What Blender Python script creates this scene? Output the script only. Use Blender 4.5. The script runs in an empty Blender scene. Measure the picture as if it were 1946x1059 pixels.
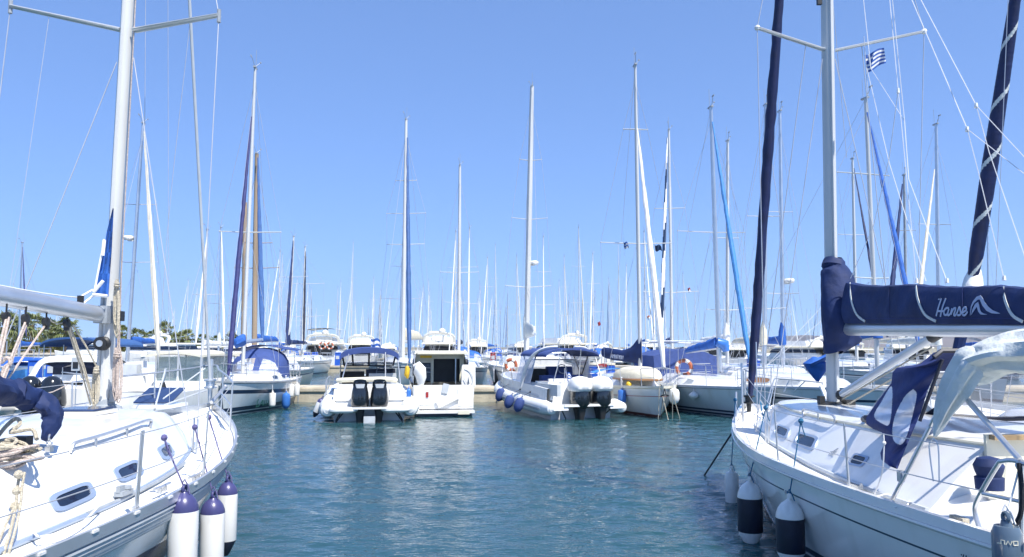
import bpy, math, random
import numpy as np
from mathutils import Vector, Matrix
random.seed(7)
R = math.radians
SC = bpy.context.scene
COL = SC.collection
V = Vector
# ------------------------------------------------------------------ camera
F, CX, CY, HOR, CAMZ = 1500.0, 973.0, 529.5, 658.0, 2.3
TH = math.atan((HOR - CY) / F)
cam = bpy.data.cameras.new('camera'); camo = bpy.data.objects.new('camera', cam); COL.objects.link(camo)
camo.location = (0, 0, CAMZ); camo.rotation_euler = (math.pi/2 + TH, 0, 0)
cam.sensor_width = 36; cam.lens = 36*F/1946; cam.clip_end = 30000; cam.clip_start = .05
SC.camera = camo
def ray(x, y):
    u, v = (x-CX)/F, (CY-y)/F
    return V((u, math.cos(TH)-v*math.sin(TH), math.sin(TH)+v*math.cos(TH)))
def at(x, y, d):
    r = ray(x, y); t = d/r.y
    return V((r.x*t, d, CAMZ+r.z*t))
def atz(x, y, z):
    r = ray(x, y); t = (z-CAMZ)/r.z
    return V((r.x*t, r.y*t, z))
def pix(p):
    x, y, z = p[0], p[1], p[2]-CAMZ
    fw = y*math.cos(TH)+z*math.sin(TH); up = -y*math.sin(TH)+z*math.cos(TH)
    return CX+F*x/fw, CY-F*up/fw
def lerp(a, b, t): return a+(b-a)*t
def sstep(a, b, x):
    t = min(1, max(0, (x-a)/(b-a))); return t*t*(3-2*t)
def interp(xs, ys, x):
    return float(np.interp(x, xs, ys))
# ------------------------------------------------------------------ materials
def M(name, col, rough=.45, metal=0., var=.08, scale=5., bump=0., bscale=30., coat=0., stretch=None, streak=None):
    m = bpy.data.materials.new(name); m.use_nodes = True
    nt = m.node_tree; b = nt.nodes['Principled BSDF']; L = nt.links
    b.inputs['Roughness'].default_value = rough; b.inputs['Metallic'].default_value = metal
    if coat: b.inputs['Coat Weight'].default_value = coat; b.inputs['Coat Roughness'].default_value = .08
    tc = nt.nodes.new('ShaderNodeTexCoord'); mp = nt.nodes.new('ShaderNodeMapping')
    L.new(tc.outputs['Object'], mp.inputs[0])
    if stretch: mp.inputs['Scale'].default_value = stretch
    n = nt.nodes.new('ShaderNodeTexNoise'); n.inputs['Scale'].default_value = scale; n.inputs['Detail'].default_value = 5
    L.new(mp.outputs[0], n.inputs[0])
    r = nt.nodes.new('ShaderNodeValToRGB'); L.new(n.outputs[0], r.inputs[0])
    c = V(col[:3])
    r.color_ramp.elements[0].position = .3; r.color_ramp.elements[1].position = .7
    r.color_ramp.elements[0].color = (*(c*(1-var)), 1); r.color_ramp.elements[1].color = (*[min(1, k*(1+var*.6)) for k in c], 1)
    out = r.outputs[0]
    if streak:
        n2 = nt.nodes.new('ShaderNodeTexNoise'); n2.inputs['Scale'].default_value = streak[1]; n2.inputs['Detail'].default_value = 6
        mp2 = nt.nodes.new('ShaderNodeMapping'); mp2.inputs['Scale'].default_value = streak[2]
        L.new(tc.outputs['Object'], mp2.inputs[0]); L.new(mp2.outputs[0], n2.inputs[0])
        rr = nt.nodes.new('ShaderNodeValToRGB'); rr.color_ramp.elements[0].position = .52; rr.color_ramp.elements[1].position = .72
        L.new(n2.outputs[0], rr.inputs[0])
        mu = nt.nodes.new('ShaderNodeMath'); mu.operation = 'MULTIPLY'; mu.inputs[1].default_value = streak[3]; L.new(rr.outputs[0], mu.inputs[0])
        mx = nt.nodes.new('ShaderNodeMix'); mx.data_type = 'RGBA'; L.new(mu.outputs[0], mx.inputs[0]); L.new(out, mx.inputs[6])
        mx.inputs[7].default_value = (*streak[0], 1); out = mx.outputs[2]
    L.new(out, b.inputs['Base Color'])
    if bump:
        n3 = nt.nodes.new('ShaderNodeTexNoise'); n3.inputs['Scale'].default_value = bscale; n3.inputs['Detail'].default_value = 4
        L.new(mp.outputs[0], n3.inputs[0]); bp = nt.nodes.new('ShaderNodeBump'); bp.inputs['Strength'].default_value = bump; bp.inputs['Distance'].default_value = .03
        L.new(n3.outputs[0], bp.inputs['Height']); L.new(bp.outputs[0], b.inputs['Normal'])
    return m
def clear(name, col, alpha, rough=.15):
    m = M(name, col, rough, var=.12, scale=3, bump=.25, bscale=5); nt = m.node_tree; b = nt.nodes['Principled BSDF']
    o = nt.nodes['Material Output']; t = nt.nodes.new('ShaderNodeBsdfTransparent'); mx = nt.nodes.new('ShaderNodeMixShader')
    mx.inputs[0].default_value = alpha; nt.links.new(t.outputs[0], mx.inputs[1]); nt.links.new(b.outputs[0], mx.inputs[2]); nt.links.new(mx.outputs[0], o.inputs[0])
    return m
DIRT = ((.42, .38, .3), 2.2, (1.2, 1.2, .25), .38)
mt = {}
mt['gel'] = M('gelcoat', (.80, .80, .78), .22, var=.05, scale=1.6, coat=.5, streak=((.50, .47, .40), 3., (1, 1, .2), .38))
mt['deck'] = M('deck_white', (.80, .80, .77), .5, var=.05, scale=3, bump=.06, bscale=160, streak=((.6, .58, .52), 2., (1, 1, 1), .22))
mt['hullL'] = M('hull_white', (.72, .73, .72), .18, var=.05, scale=1.2, coat=.6, streak=DIRT)
mt['hullR'] = M('hull_grey_white', (.80, .79, .78), .16, var=.05, scale=1.0, coat=.8, streak=((.55, .53, .48), 2.5, (1.4, 1.4, .2), .3))
mt['hullD'] = M('hull_pale', (.72, .76, .78), .2, var=.05, scale=1.5, coat=.5, streak=DIRT)
mt['hullG'] = M('hull_grey', (.68, .72, .73), .25, var=.05, scale=1.2, coat=.4, streak=DIRT)
mt['navy'] = M('navy_cloth', (.007, .023, .10), .75, var=.35, scale=4, bump=.5, bscale=7)
mt['navyd'] = M('dark_navy', (.010, .014, .035), .5, var=.3, scale=5)
mt['navyb'] = M('navy_stripe', (.012, .028, .07), .3, var=.15, scale=4)
mt['purple'] = M('purple_navy_cloth', (.008, .016, .075), .55, var=.3, scale=5, bump=.3, bscale=8)
mt['violetc'] = M('violet_cloth', (.032, .038, .15), .7, var=.25, scale=5, bump=.3, bscale=8)
mt['blue'] = M('blue_cloth', (.02, .11, .42), .75, var=.3, scale=4, bump=.5, bscale=8)
mt['bluel'] = M('light_blue_cloth', (.05, .22, .52), .7, var=.2, scale=5, bump=.3)
mt['bluep'] = M('blue_plastic', (.02, .10, .50), .4, var=.15)
mt['bluem'] = M('sail_blue', (.035, .10, .27), .7, var=.2)
mt['navy2'] = M('hood_navy', (.016, .032, .15), .75, var=.3, scale=4, bump=.4, bscale=7)
mt['bluef'] = M('blue_vinyl', (.045, .17, .52), .35, var=.15)
mt['bimini'] = M('bimini_blue', (.036, .068, .22), .75, var=.15, scale=6, bump=.3, bscale=6)
mt['cream'] = M('cream_gelcoat', (.72, .68, .54), .4, var=.08)
mt['creamc'] = M('cream_cloth', (.62, .58, .46), .85, var=.12, bump=.4, bscale=9)
mt['greyc'] = M('grey_cloth', (.60, .63, .61), .85, var=.14, scale=4, bump=.9, bscale=9)
mt['whitec'] = M('white_cloth', (.78, .78, .76), .85, var=.08, bump=.4, bscale=8)
mt['alu'] = M('aluminium', (.62, .65, .68), .36, .75, var=.08, scale=3)
mt['aluw'] = M('white_spar', (.56, .57, .56), .35, var=.08, scale=3, stretch=(1, 1, .2))
mt['steel'] = M('stainless', (.58, .59, .60), .28, .7, var=.1, scale=8)
mt['wire'] = M('rig_wire', (.55, .56, .58), .4, .5, var=.1)
mt['wirel'] = M('pale_line', (.72, .72, .72), .7, var=.1)
mt['rope'] = M('cream_rope', (.60, .54, .42), .9, var=.25, scale=40, bump=.8, bscale=120)
mt['ropep'] = M('pink_fleck_rope', (.62, .52, .46), .9, var=.3, scale=45, bump=.8, bscale=120)
mt['ropeb'] = M('blue_rope', (.02, .13, .25), .85, var=.3, scale=60)
mt['ropek'] = M('black_rope', (.015, .018, .025), .85, var=.3, scale=60)
mt['ropev'] = M('violet_rope', (.10, .095, .22), .85, var=.3, scale=60)
mt['rubber'] = M('black_rubber', (.02, .021, .023), .5, var=.25)
mt['cowl'] = M('black_cowl', (.012, .015, .02), .16, var=.2, coat=.6)
mt['glass'] = M('dark_glass', (.012, .02, .045), .06, var=.3, scale=3)
mt['glassg'] = M('green_glass', (.20, .30, .29), .08, var=.2, scale=2)
mt['acryl'] = M('smoked_acrylic', (.03, .055, .14), .12, var=.2, scale=3)
mt['frame'] = M('window_frame', (.34, .42, .55), .3, .35, var=.1)
mt['grey'] = M('grey_trim', (.30, .33, .36), .4, var=.15, scale=6)
mt['greyl'] = M('light_grey', (.50, .53, .55), .45, var=.1)
mt['stone'] = M('concrete', (.50, .45, .35), .9, var=.2, scale=1.3, bump=.5, bscale=12, streak=((.25, .23, .19), 1.5, (1, 1, .3), .5))
mt['wood'] = M('varnished_wood', (.30, .15, .06), .4, var=.3, scale=3, stretch=(1, 1, .1))
mt['teak'] = M('teak', (.36, .25, .13), .6, var=.3, scale=6)
mt['white'] = M('white_vinyl', (.80, .79, .76), .38, var=.06, scale=4, streak=((.40, .39, .36), 5, (1, 1, .4), .55))
mt['vcap'] = M('violet_vinyl', (.055, .055, .16), .3, var=.2)
mt['orange'] = M('lifebuoy_orange', (.46, .13, .06), .5, var=.15)
mt['red'] = M('red_paint', (.32, .03, .03), .45, var=.15)
mt['yellow'] = M('yellow_plastic', (.70, .45, .03), .45, var=.15)
mt['green'] = M('green_letters', (.008, .07, .06), .5, var=.1)
mt['antif'] = M('antifouling_red', (.10, .025, .02), .7, var=.2)
mt['logo'] = M('pale_blue_print', (.42, .48, .62), .6, var=.05)
mt['dark'] = M('dark_interior', (.02, .022, .025), .6, var=.3)
mt['brown'] = M('brown_mast', (.33, .25, .17), .5, var=.25, scale=3, stretch=(1, 1, .1))
mt['trunk'] = M('palm_bark', (.20, .15, .10), .9, var=.3, bump=.6)
mt['clear'] = clear('clear_vinyl', (.50, .52, .60), .33)
mt['clearb'] = clear('bluish_vinyl', (.60, .66, .80), .70)
mt['windsc'] = clear('tinted_screen', (.30, .40, .42), .45, .05)
mt['tubeg'] = M('tube_white', (.78, .79, .78), .4, var=.05, scale=3, streak=((.5, .5, .46), 4, (1, 1, .5), .25))
def leafmat(name, a, b):
    m = M(name, a, .6, var=.5, scale=.6); n = m.node_tree; p = n.nodes['Principled BSDF']
    r = [k for k in n.nodes if k.type == 'VALTORGB'][0]; r.color_ramp.elements[0].color = (*a, 1); r.color_ramp.elements[1].color = (*b, 1)
    return m
mt['leaf'] = leafmat('palm_leaf', (.07, .10, .03), (.20, .22, .07))
mt['bush'] = leafmat('bush_leaf', (.05, .075, .02), (.20, .19, .05))
# ------------------------------------------------------------------ mesh collector
class MB:
    def __init__(s): s.v = []; s.f = []; s.mi = []
    def add(s, vs, fs, mi=0):
        o = len(s.v); s.v += [tuple(p) for p in vs]; s.f += [tuple(i+o for i in q) for q in fs]
        s.mi += [mi]*len(fs) if isinstance(mi, int) else list(mi); return s
    def box(s, c, sz, mi=0, m=None, top=(1, 1)):
        x, y, z = [k/2 for k in sz]; c = V(c)
        vs = [V((sx*x*(top[0] if sz_ > 0 else 1), sy*y*(top[1] if sz_ > 0 else 1), sz_*z)) for sz_ in (-1, 1) for sx, sy in ((-1, -1), (1, -1), (1, 1), (-1, 1))]
        if m is not None: vs = [m @ p for p in vs]
        return s.add([p+c for p in vs], [(3, 2, 1, 0), (4, 5, 6, 7), (0, 1, 5, 4), (1, 2, 6, 5), (2, 3, 7, 6), (3, 0, 4, 7)], mi)
    def loft(s, rows, closed=False, mi=0, cap=False):
        n = len(rows[0]); vs = [p for r in rows for p in r]; fs = []; ms = []
        for i in range(len(rows)-1):
            for j in range(n if closed else n-1):
                k = (j+1) % n; fs.append((i*n+j, i*n+k, (i+1)*n+k, (i+1)*n+j)); ms.append(mi(i, j) if callable(mi) else mi)
        if cap:
            fs.append(tuple(range(n-1, -1, -1))); fs.append(tuple((len(rows)-1)*n+j for j in range(n))); ms += [mi(0, 0) if callable(mi) else mi]*2
        return s.add(vs, fs, ms)
    def tube(s, pts, r, n=8, mi=0, cap=True, sq=(1, 1), ref=None):
        pts = [V(p) for p in pts]; rows = []; up = None
        for i, p in enumerate(pts):
            a = pts[max(0, i-1)]; b = pts[min(len(pts)-1, i+1)]; t = (b-a)
            if t.length < 1e-9: t = V((0, 0, 1))
            t.normalize()
            if up is None:
                w = V(ref) if ref else (V((0, 0, 1)) if abs(t.z) < .9 else V((0, 1, 0)))
                up = (w-t*w.dot(t)).normalized()
            else: up = (up-t*up.dot(t)).normalized()
            sd = t.cross(up); rr = r[i] if isinstance(r, (list, tuple)) else r
            rows.append([p+(sd*math.cos(2*math.pi*k/n)*sq[0]+up*math.sin(2*math.pi*k/n)*sq[1])*rr for k in range(n)])
        return s.loft(rows, True, mi, cap)
    def lathe(s, prof, c=(0, 0, 0), n=16, mi=0, m=None):
        rows = []
        for r, z in prof:
            row = [V((r*math.cos(2*math.pi*k/n), r*math.sin(2*math.pi*k/n), z)) for k in range(n)]
            rows.append([(m @ p if m is not None else p)+V(c) for p in row])
        return s.loft(rows, True, mi, True)
    def torus(s, c, R0, r0, ax=(0, 0, 1), n=20, k=8, mi=0, mf=None):
        q = V((0, 0, 1)).rotation_difference(V(ax).normalized()).to_matrix(); rows = []
        for i in range(n+1):
            a = 2*math.pi*i/n
            rows.append([V(c)+q @ V(((R0+r0*math.cos(b))*math.cos(a), (R0+r0*math.cos(b))*math.sin(a), r0*math.sin(b))) for b in [2*math.pi*j/k for j in range(k)]])
        return s.loft(rows, True, mf if mf else mi)
    def ball(s, c, r, n=12, mi=0):
        rz = r if isinstance(r, (tuple, list)) else (r, r, r); rows = []
        for i in range(n//2+1):
            a = math.pi*i/(n//2)-math.pi/2; cs = max(.02, math.cos(a))
            rows.append([V(c)+V((rz[0]*cs*math.cos(2*math.pi*k/n), rz[1]*cs*math.sin(2*math.pi*k/n), rz[2]*math.sin(a))) for k in range(n)])
        return s.loft(rows, True, mi, True)
    def build(s, name, mats, parent=None, flat=False, ang=38):
        me = bpy.data.meshes.new(name); me.from_pydata(s.v, [], s.f); me.update()
        for m in (mats if isinstance(mats, (list, tuple)) else [mats]): me.materials.append(mt[m] if isinstance(m, str) else m)
        me.polygons.foreach_set('material_index', s.mi)
        if not flat:
            me.polygons.foreach_set('use_smooth', [True]*len(me.polygons)); me.set_sharp_from_angle(angle=R(ang))
        o = bpy.data.objects.new(name, me); COL.objects.link(o)
        if parent: o.parent = parent
        return o
def tag(o, label=None, cat=None, group=None, kind=None):
    for k, v in (('label', label), ('category', cat), ('group', group), ('kind', kind)):
        if v: o[k] = v
    return o
class Frame:
    """a thing's Empty plus the conversion between world and its own axes"""
    def __init__(s, name, loc, rz, label, cat, group=None):
        s.loc = V(loc); s.a = rz; s.m = Matrix.Rotation(rz, 3, 'Z'); s.im = s.m.transposed()
        e = bpy.data.objects.new(name, None); COL.objects.link(e); e.location = s.loc; e.rotation_euler = (0, 0, rz); e.empty_display_size = .1
        tag(e, label, cat, group); s.e = e
    def L(s, w): return s.im @ (V(w)-s.loc)
    def W(s, l): return s.m @ V(l)+s.loc
    def pl(s, x, y, lx):      # pixel -> own coordinates on the vertical plane own-x = lx
        r = s.im @ ray(x, y); o = s.L((0, 0, CAMZ)); t = (lx-o.x)/r.x
        return o+r*t
    def ply(s, x, y, ly):
        r = s.im @ ray(x, y); o = s.L((0, 0, CAMZ)); t = (ly-o.y)/r.y
        return o+r*t
    def at(s, x, y, d): return s.L(at(x, y, d))
    def az(s, x, y, z): return s.L(atz(x, y, z))
def kids(o): return [c for c in COL.objects if c.parent == o]
def dup(root, loc, rz, label, scale=1, group=None, ch=None):
    r = root.copy(); COL.objects.link(r); r.location = loc; r.rotation_euler = (0, 0, rz); r.scale = (scale,)*3
    r['label'] = label
    if group: r['group'] = group
    for a, sub in ch:
        c = a.copy(); COL.objects.link(c); c.parent = r
        for b in sub:
            g = b.copy(); COL.objects.link(g); g.parent = c
    return r
def tree_of(root):
    ks = kids(root); return [(k, kids(k)) for k in ks]
def catenary(a, b, sag, n=10):
    a, b = V(a), V(b); return [a.lerp(b, i/n)-V((0, 0, sag*4*(i/n)*(1-i/n))) for i in range(n+1)]
def smoothpath(pts, k=5):
    pts = [V(p) for p in pts]; out = []
    for i in range(len(pts)-1):
        p0, p1, p2, p3 = pts[max(0, i-1)], pts[i], pts[i+1], pts[min(len(pts)-1, i+2)]
        for j in range(k):
            t = j/k; out.append(.5*((2*p1)+(p2-p0)*t+(2*p0-5*p1+4*p2-p3)*t*t+(3*p1-p0-3*p2+p3)*t**3))
    return out+[pts[-1]]
# ------------------------------------------------------------------ sailing boats
class Sloop(Frame):
    def __init__(s, name, label, mid, a, L=9, B=3, sm=.55, p=1.8, q=1.02, fbb=1.2, fbm=.95, rake=.6, tr=.78, group=None, cat='sailing boat'):
        Frame.__init__(s, name, (mid[0], mid[1], 0), a, label, cat, group)
        s.Ln, s.B, s.sm, s.p, s.q, s.fbb, s.fbm, s.rake, s.tr = L, B, sm, p, q, fbb, fbm, rake, tr
    def half(s, t):
        f = (1-max(0, 1-t/s.sm)**s.p)**s.q if t < s.sm else 1-(1-s.tr)*((t-s.sm)/(1-s.sm))**2
        return max(.012, s.B/2*f)
    def zs(s, t): return s.fbm+(s.fbb-s.fbm)*(1-t/.75)**2*(1 if t < .75 else .35)
    def sheer(s, t, side=1, inset=0, dz=0): return V((side*max(.0, s.half(t)-inset), s.Ln/2-t*s.Ln, s.zs(t)+dz))
    def tpx(s, px, side, lo=.02, hi=.9):
        """station whose sheer shows in picture column px"""
        best = min((abs(pix(s.W(s.sheer(k/400, side)))[0]-px), k/400) for k in range(int(lo*400), int(hi*400))); return best[1]
    def ts(s, n): return [(i/n)**1.5 for i in range(n+1)]
    def hull(s, mat, bands=((0.0, .12, 'navyb'),), cove=None, n=30, under='antif'):
        mats = [mat, under]; zb = [(-.45, 1), (-.12, 1), (-.02, 0)]
        for a, b, m in bands:
            if m not in mats: mats.append(m)
            zb += [(a, mats.index(m)), (b, 0)]
        if cove and cove[2] not in mats: mats.append(cove[2])
        zmax = max(z for z, _ in zb); mb = MB(); rel = [.25, .5, .75]
        rows = []; bandmi = []
        for t in s.ts(n):
            zs = s.zs(t); lv = [z for z, _ in zb]; mi = [m for _, m in zb]
            if cove:
                c0, c1 = zs-cove[1], zs-cove[0]
                for k in (.33, .66): lv.append(lerp(zmax, c0, k)); mi.append(0)
                lv += [c0, c1, zs]; mi += [mats.index(cove[2]), 0]
            else:
                for k in rel: lv.append(lerp(zmax, zs, k)); mi.append(0)
                lv.append(zs)
            b = s.half(t); k = lerp(.75, .20, sstep(0, .55, t)); right = []
            for z in lv:
                h = max(0, (z+.45)/(zs+.45)); x = b*(h**k) if h > 0 else .0
                y = s.Ln/2-t*s.Ln-s.rake*(1-h)**1.2*(1-t)**4-(.25*s.Ln/10)*(h-1)*t**8
                right.append(V((x, y, z)))
            rows.append([V((-q.x, q.y, q.z)) for q in reversed(right)]+right); bandmi = mi
        m2 = list(reversed(bandmi)); full = m2+[1]+bandmi
        mb.loft(rows, False, lambda i, j: full[j])
        o = len(mb.v)-len(rows[-1]); mb.f.append(tuple(range(o, len(mb.v)))); mb.mi.append(0)
        return mb.build('hull', mats, s.e, ang=50)
    def deck(s, mat='deck', n=30, well=None):
        mb = MB(); rows = []
        for t in s.ts(n):
            b = max(.004, s.half(t)-.03); z = s.zs(t)-.05
            rows.append([V((x*b, s.Ln/2-t*s.Ln-.02*(1-t), z+.05*(1-x*x))) for x in (-1, -.9, -.6, -.3, 0, .3, .6, .9, 1)])
        mb.loft(rows); return mb.build('deck', mat, s.e)
    def toerail(s, mat, h=.045, w=.05, n=40, rub=None, t0=0.0):
        mb = MB()
        for sd in (-1, 1):
            rows = []
            for i in range(n+1):
                t = t0+(1-t0)*(i/n)**1.4; b = s.half(t)+.012; z = s.zs(t); y = s.Ln/2-t*s.Ln+.015
                rows.append([V((sd*x, y, zz)) for x, zz in ((b, z-.03), (b, z+h), (max(0, b-w), z+h), (max(0, b-w), z-.06))])
            mb.loft(rows, True, 0, True)
        o = mb.build('toe_rail', mat, s.e)
        if rub:
            m2 = MB()
            for sd in (-1, 1):
                rows = []
                for i in range(n+1):
                    t = .01+.99*(i/n)**1.4; z = s.zs(t); y = s.Ln/2-t*s.Ln; b = s.half(t)
                    prof = []
                    for k in range(9):
                        zz = z-rub[0]-rub[1]*k/8; h = (zz+.45)/(z+.45); kk = lerp(.75, .2, sstep(0, .55, t))
                        prof.append(V((sd*(b*h**kk+.012+(.011 if k % 2 else .005)), y-s.rake*(1-h)**1.2*(1-t)**4, zz)))
                    prof = [V((prof[0].x-sd*.03, prof[0].y, prof[0].z))]+prof+[V((prof[-1].x-sd*.03, prof[-1].y, prof[-1].z))]
                    rows.append(prof)
                m2.loft(rows)
            m2.build('rubbing_strake', rub[2], s.e)
        return o
    # coachroof: u 0 aft .. 1 front, w 0 side foot .. 1 centre line
    def setroof(s, y0, y1, cw, ht, ins=.22):   # y own coords, cw(u) half width at the foot, ht(u) height above deck
        s.ry0, s.ry1, s.cwf, s.htf, s.ins = y0, y1, cw, ht, ins
    def roof(s, u, w, side=1, off=0):
        y = lerp(s.ry0, s.ry1, u); t = (s.Ln/2-y)/s.Ln; zd = s.zs(t)-.035; c = interp(*s.cwf, u); h = interp(*s.htf, u)
        i = (s.ins(u) if callable(s.ins) else s.ins)/c if c > .01 else 0
        X = [1, 1-.5*i, 1-i, 1-i-.06/max(c, .1), .5*(1-i), 0]; Z = [0, .42, .80, .90, .97, 1]; Wk = [0, .25, .5, .58, .8, 1]
        return V((side*(c*interp(Wk, X, w)+off), y, zd+.03*w+h*interp(Wk, Z, w)+off*.35))
    def coach(s, mat='gel', n=26, aftmat=None):
        mb = MB(); ws = [0, .12, .25, .38, .5, .54, .58, .69, .8, .9, 1]; rows = []
        for i in range(n+1):
            u = i/n; rows.append([s.roof(u, w, 1) for w in ws]+[s.roof(u, w, -1) for w in reversed(ws[:-1])])
        mb.loft([list(reversed(r)) for r in rows]); o = len(mb.v)-len(rows[0])*len(rows)
        mb.f.append(tuple(range(o, o+len(rows[0])))); mb.mi.append(0)
        return mb.build('coachroof', mat, s.e, ang=50)
    def rooffind(s, px, py, side):
        best = None
        for i in range(61):
            for j in range(31):
                q = pix(s.W(s.roof(i/60, j/60, side))); d = (q[0]-px)**2+(q[1]-py)**2
                if best is None or d < best[0]: best = (d, i/60, j/60)
        return best[1:]
    def window(s, corners, side, pane='glass', name='window', framew=.22, parent=None, fm='frame', rr_=.32):
        """corners: (u, w) for aft-low, front-low, front-high, aft-high; frame in rounded outline, pane inside"""
        c = [V((a, b, 0)) for a, b in corners]
        def uv(p, q): return c[0]*(1-p)*(1-q)+c[1]*p*(1-q)+c[2]*p*q+c[3]*(1-p)*q
        def outline(k, off, n=6, r=rr_):
            pts = []
            for cx_, cy_, a0 in ((1-r, 1-r, 0), (r, 1-r, 90), (r, r, 180), (1-r, r, 270)):
                for i in range(n+1):
                    a = R(a0+90*i/n); x, y = cx_+r*math.cos(a), cy_+r*math.sin(a)
                    x, y = .5+(x-.5)*k[0], .5+(y-.5)*k[1]; g = uv(x, y); pts.append(s.roof(g.x, g.y, side, off))
            return pts
        k1 = (1-framew*.55, 1-framew)
        mb = MB(); mb.loft([outline((1, 1), -.004), outline((1, 1), .012), outline(k1, .016), outline((k1[0]-.01, k1[1]-.02), .002)], True)
        f = mb.build(name, fm, s.e if parent is None else parent)
        m2 = MB(); o = outline((k1[0], k1[1]), .006); m2.add(o, [tuple(range(len(o)))]); m2.build('pane', pane, f, flat=True)
        return f
    def windows(s, specs, side, **k):
        for q in specs: s.window(q, side, **k)
    def stanchions(s, tl, sides=(1, -1), h=.6, bow=.12, aft=.97, rail='steel', wires=True, push=True, lean=.03, pul=True):
        for sd in sides:
            for t in tl:
                mb = MB(); b = s.sheer(t, sd, .06); mb.tube([b-V((0, 0, .03)), b+V((sd*lean, 0, h))], [.0115, .009], 8)
                mb.tube([b-V((0, 0, .04)), b+V((0, 0, .05))], .022, 8); mb.build('stanchion', rail, s.e)
        pt = lambda t, sd, hh: s.sheer(t, sd, .06)+V((sd*lean*hh/h, 0, hh))
        if wires:
            for sd in sides:
                for hh in (h-.02, h*.5):
                    mb = MB(); P = [pt(t, sd, hh) for t in [bow]+list(tl)+[aft]]; Q = []
                    for a, b in zip(P, P[1:]): Q += catenary(a, b, .012, 4)[:-1]
                    mb.tube(Q+[P[-1]], .0045, 5); mb.build('lifeline', 'wire', s.e)
        if pul:
            mb = MB()
            P = [pt(bow, 1, h)]+[pt(bow*k, 1, h+.03*(1-k)) for k in (.6, .25)]+[V((0, s.Ln/2+.02, s.zs(0)+h+.04))]
            P = P+[V((-q.x, q.y, q.z)) for q in reversed(P[:-1])]
            mb.tube(smoothpath(P, 4), .0135, 8)
            for sd in (1, -1):
                for k in (1, .45): mb.tube([s.sheer(bow*k, sd, .05), pt(bow*k, sd, h+.03*(1-k))], .0125, 8)
                mb.tube([pt(bow, sd, h*.5), pt(bow*.45, sd, h*.52)], .011, 6)
            mb.build('pulpit', rail, s.e)
        if push:
            for sd in (1, -1):
                mb = MB()
                P = [s.sheer(aft-.12, sd, .08), pt(aft-.12, sd, h*.9), pt(aft-.10, sd, h), pt(aft, sd, h), V((sd*s.half(1)*.3, -s.Ln/2+.1, s.zs(1)+h))]
                mb.tube(smoothpath(P, 3), .0135, 8); mb.tube([s.sheer(aft, sd, .1), pt(aft, sd, h)], .0125, 8)
                mb.tube([pt(aft-.12, sd, h*.5), pt(aft, sd, h*.5), V((sd*s.half(1)*.3, -s.Ln/2+.1, s.zs(1)+h*.5))], .011, 6)
                mb.build('pushpit', rail, s.e)
    # rig; base and top in own coordinates
    def mast(s, base, top, r=(.085, .06), mat='aluw', spreaders=(), sp_mat=None, sweep=.25, head=True, radar=None, n=12, rise=.06):
        b, t = V(base), V(top); s.mb_, s.mt_ = b, t
        mb = MB(); N = 8; pts = [b.lerp(t, i/N) for i in range(N+1)]
        rr = [lerp(r[0], r[1], max(0, (i/N-.6)/.4)) for i in range(N+1)]
        mb.tube(pts, rr, n, sq=(.8, 1.15), ref=(0, 1, 0))
        mo = mb.build('mast', mat, s.e); s.sp = []
        for f, w in spreaders:
            c = b.lerp(t, f); tips = []
            for sd in (-1, 1):
                q = c+V((sd*w/2, -sweep*w/2, rise*w/2)); m2 = MB(); m2.tube([c+V((sd*.05, 0, 0)), q], [.032, .022], 8, sq=(1.5, .7)); m2.ball(q, .028, 6)
                m2.build('spreader', sp_mat or mat, mo); tips.append(q)
            s.sp.append(tips)
        if head:
            m2 = MB(); m2.box(t+V((0, -.03, .03)), (.09, .34, .06)); m2.tube([t+V((0, -.12, .05)), t+V((0, -.14, .75))], .008, 5)
            m2.tube([t+V((0, .08, .05)), t+V((.05, .3, .3))], .01, 5); m2.box(t+V((.07, .36, .33)), (.02, .18, .06)); m2.tube([t+V((-.02, .05, .05)), t+V((-.16, -.1, .24))], .009, 5)
            m2.ball(t+V((-.17, -.1, .25)), .035, 6); m2.build('wind_vane', 'grey', mo)
        if radar:
            c = b.lerp(t, radar[0])+V((radar[1]*.32, .28*radar[2] if len(radar) > 2 else 0, 0)); m2 = MB()
            m2.lathe([(.02, -.1), (.2, -.09), (.24, -.02), (.24, .05), (.2, .1), (.02, .12)], c, 14); m2.box(c+V((-radar[1]*.16, 0, -.13)), (.34, .08, .05)); m2.build('radar', 'white', mo)
        return mo
    def wires(s, r=.0045, bow=None, stern=None, chain=None, mat='wire', fs=True, frac=1.0, extra=()):
        mb = MB(); b, t = s.mb_, s.mt_; h = b.lerp(t, frac)
        if fs: mb.tube([h, bow], r, 4)
        if stern is not None: mb.tube([t, stern], r, 4)
        for sd in (0, 1):
            cp = chain[sd]; prev = cp
            for tips in s.sp: mb.tube([prev, tips[sd]], r, 4); prev = tips[sd]
            mb.tube([prev, h], r, 4)
            if s.sp: mb.tube([cp+V((0, -.25, 0)), b.lerp(t, .0)+(s.sp[0][0]+s.sp[0][1])/2-b+V((0, .0, -.15))], r, 4)
        for a, c in extra: mb.tube([a, c], r, 4)
        return mb.build('rigging', mat, s.e)
    def furl(s, a, b, r, mat, n=10, wob=.12, band=None, name='furled_genoa', seed=3, k=26):
        rn = random.Random(seed); a, b = V(a), V(b); pts, rr = [], []
        for i in range(k+1):
            u = i/k; w = r*wob*.5; pts.append(a.lerp(b, u)+V((rn.uniform(-w, w), rn.uniform(-w, w), 0)))
            rr.append((r*interp([0, .03, .08, .3, .7, 1], [.45, .7, .9, 1.0, .72, .3], u))*(1+rn.uniform(-wob, wob)))
        mb = MB(); mb.tube(pts, rr, n, mi=(lambda i, j: 1 if band and ((j+i*band[1]) % n) < band[2] else 0))
        return mb.build(name, [mat]+([band[0]] if band else []), s.e)
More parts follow.
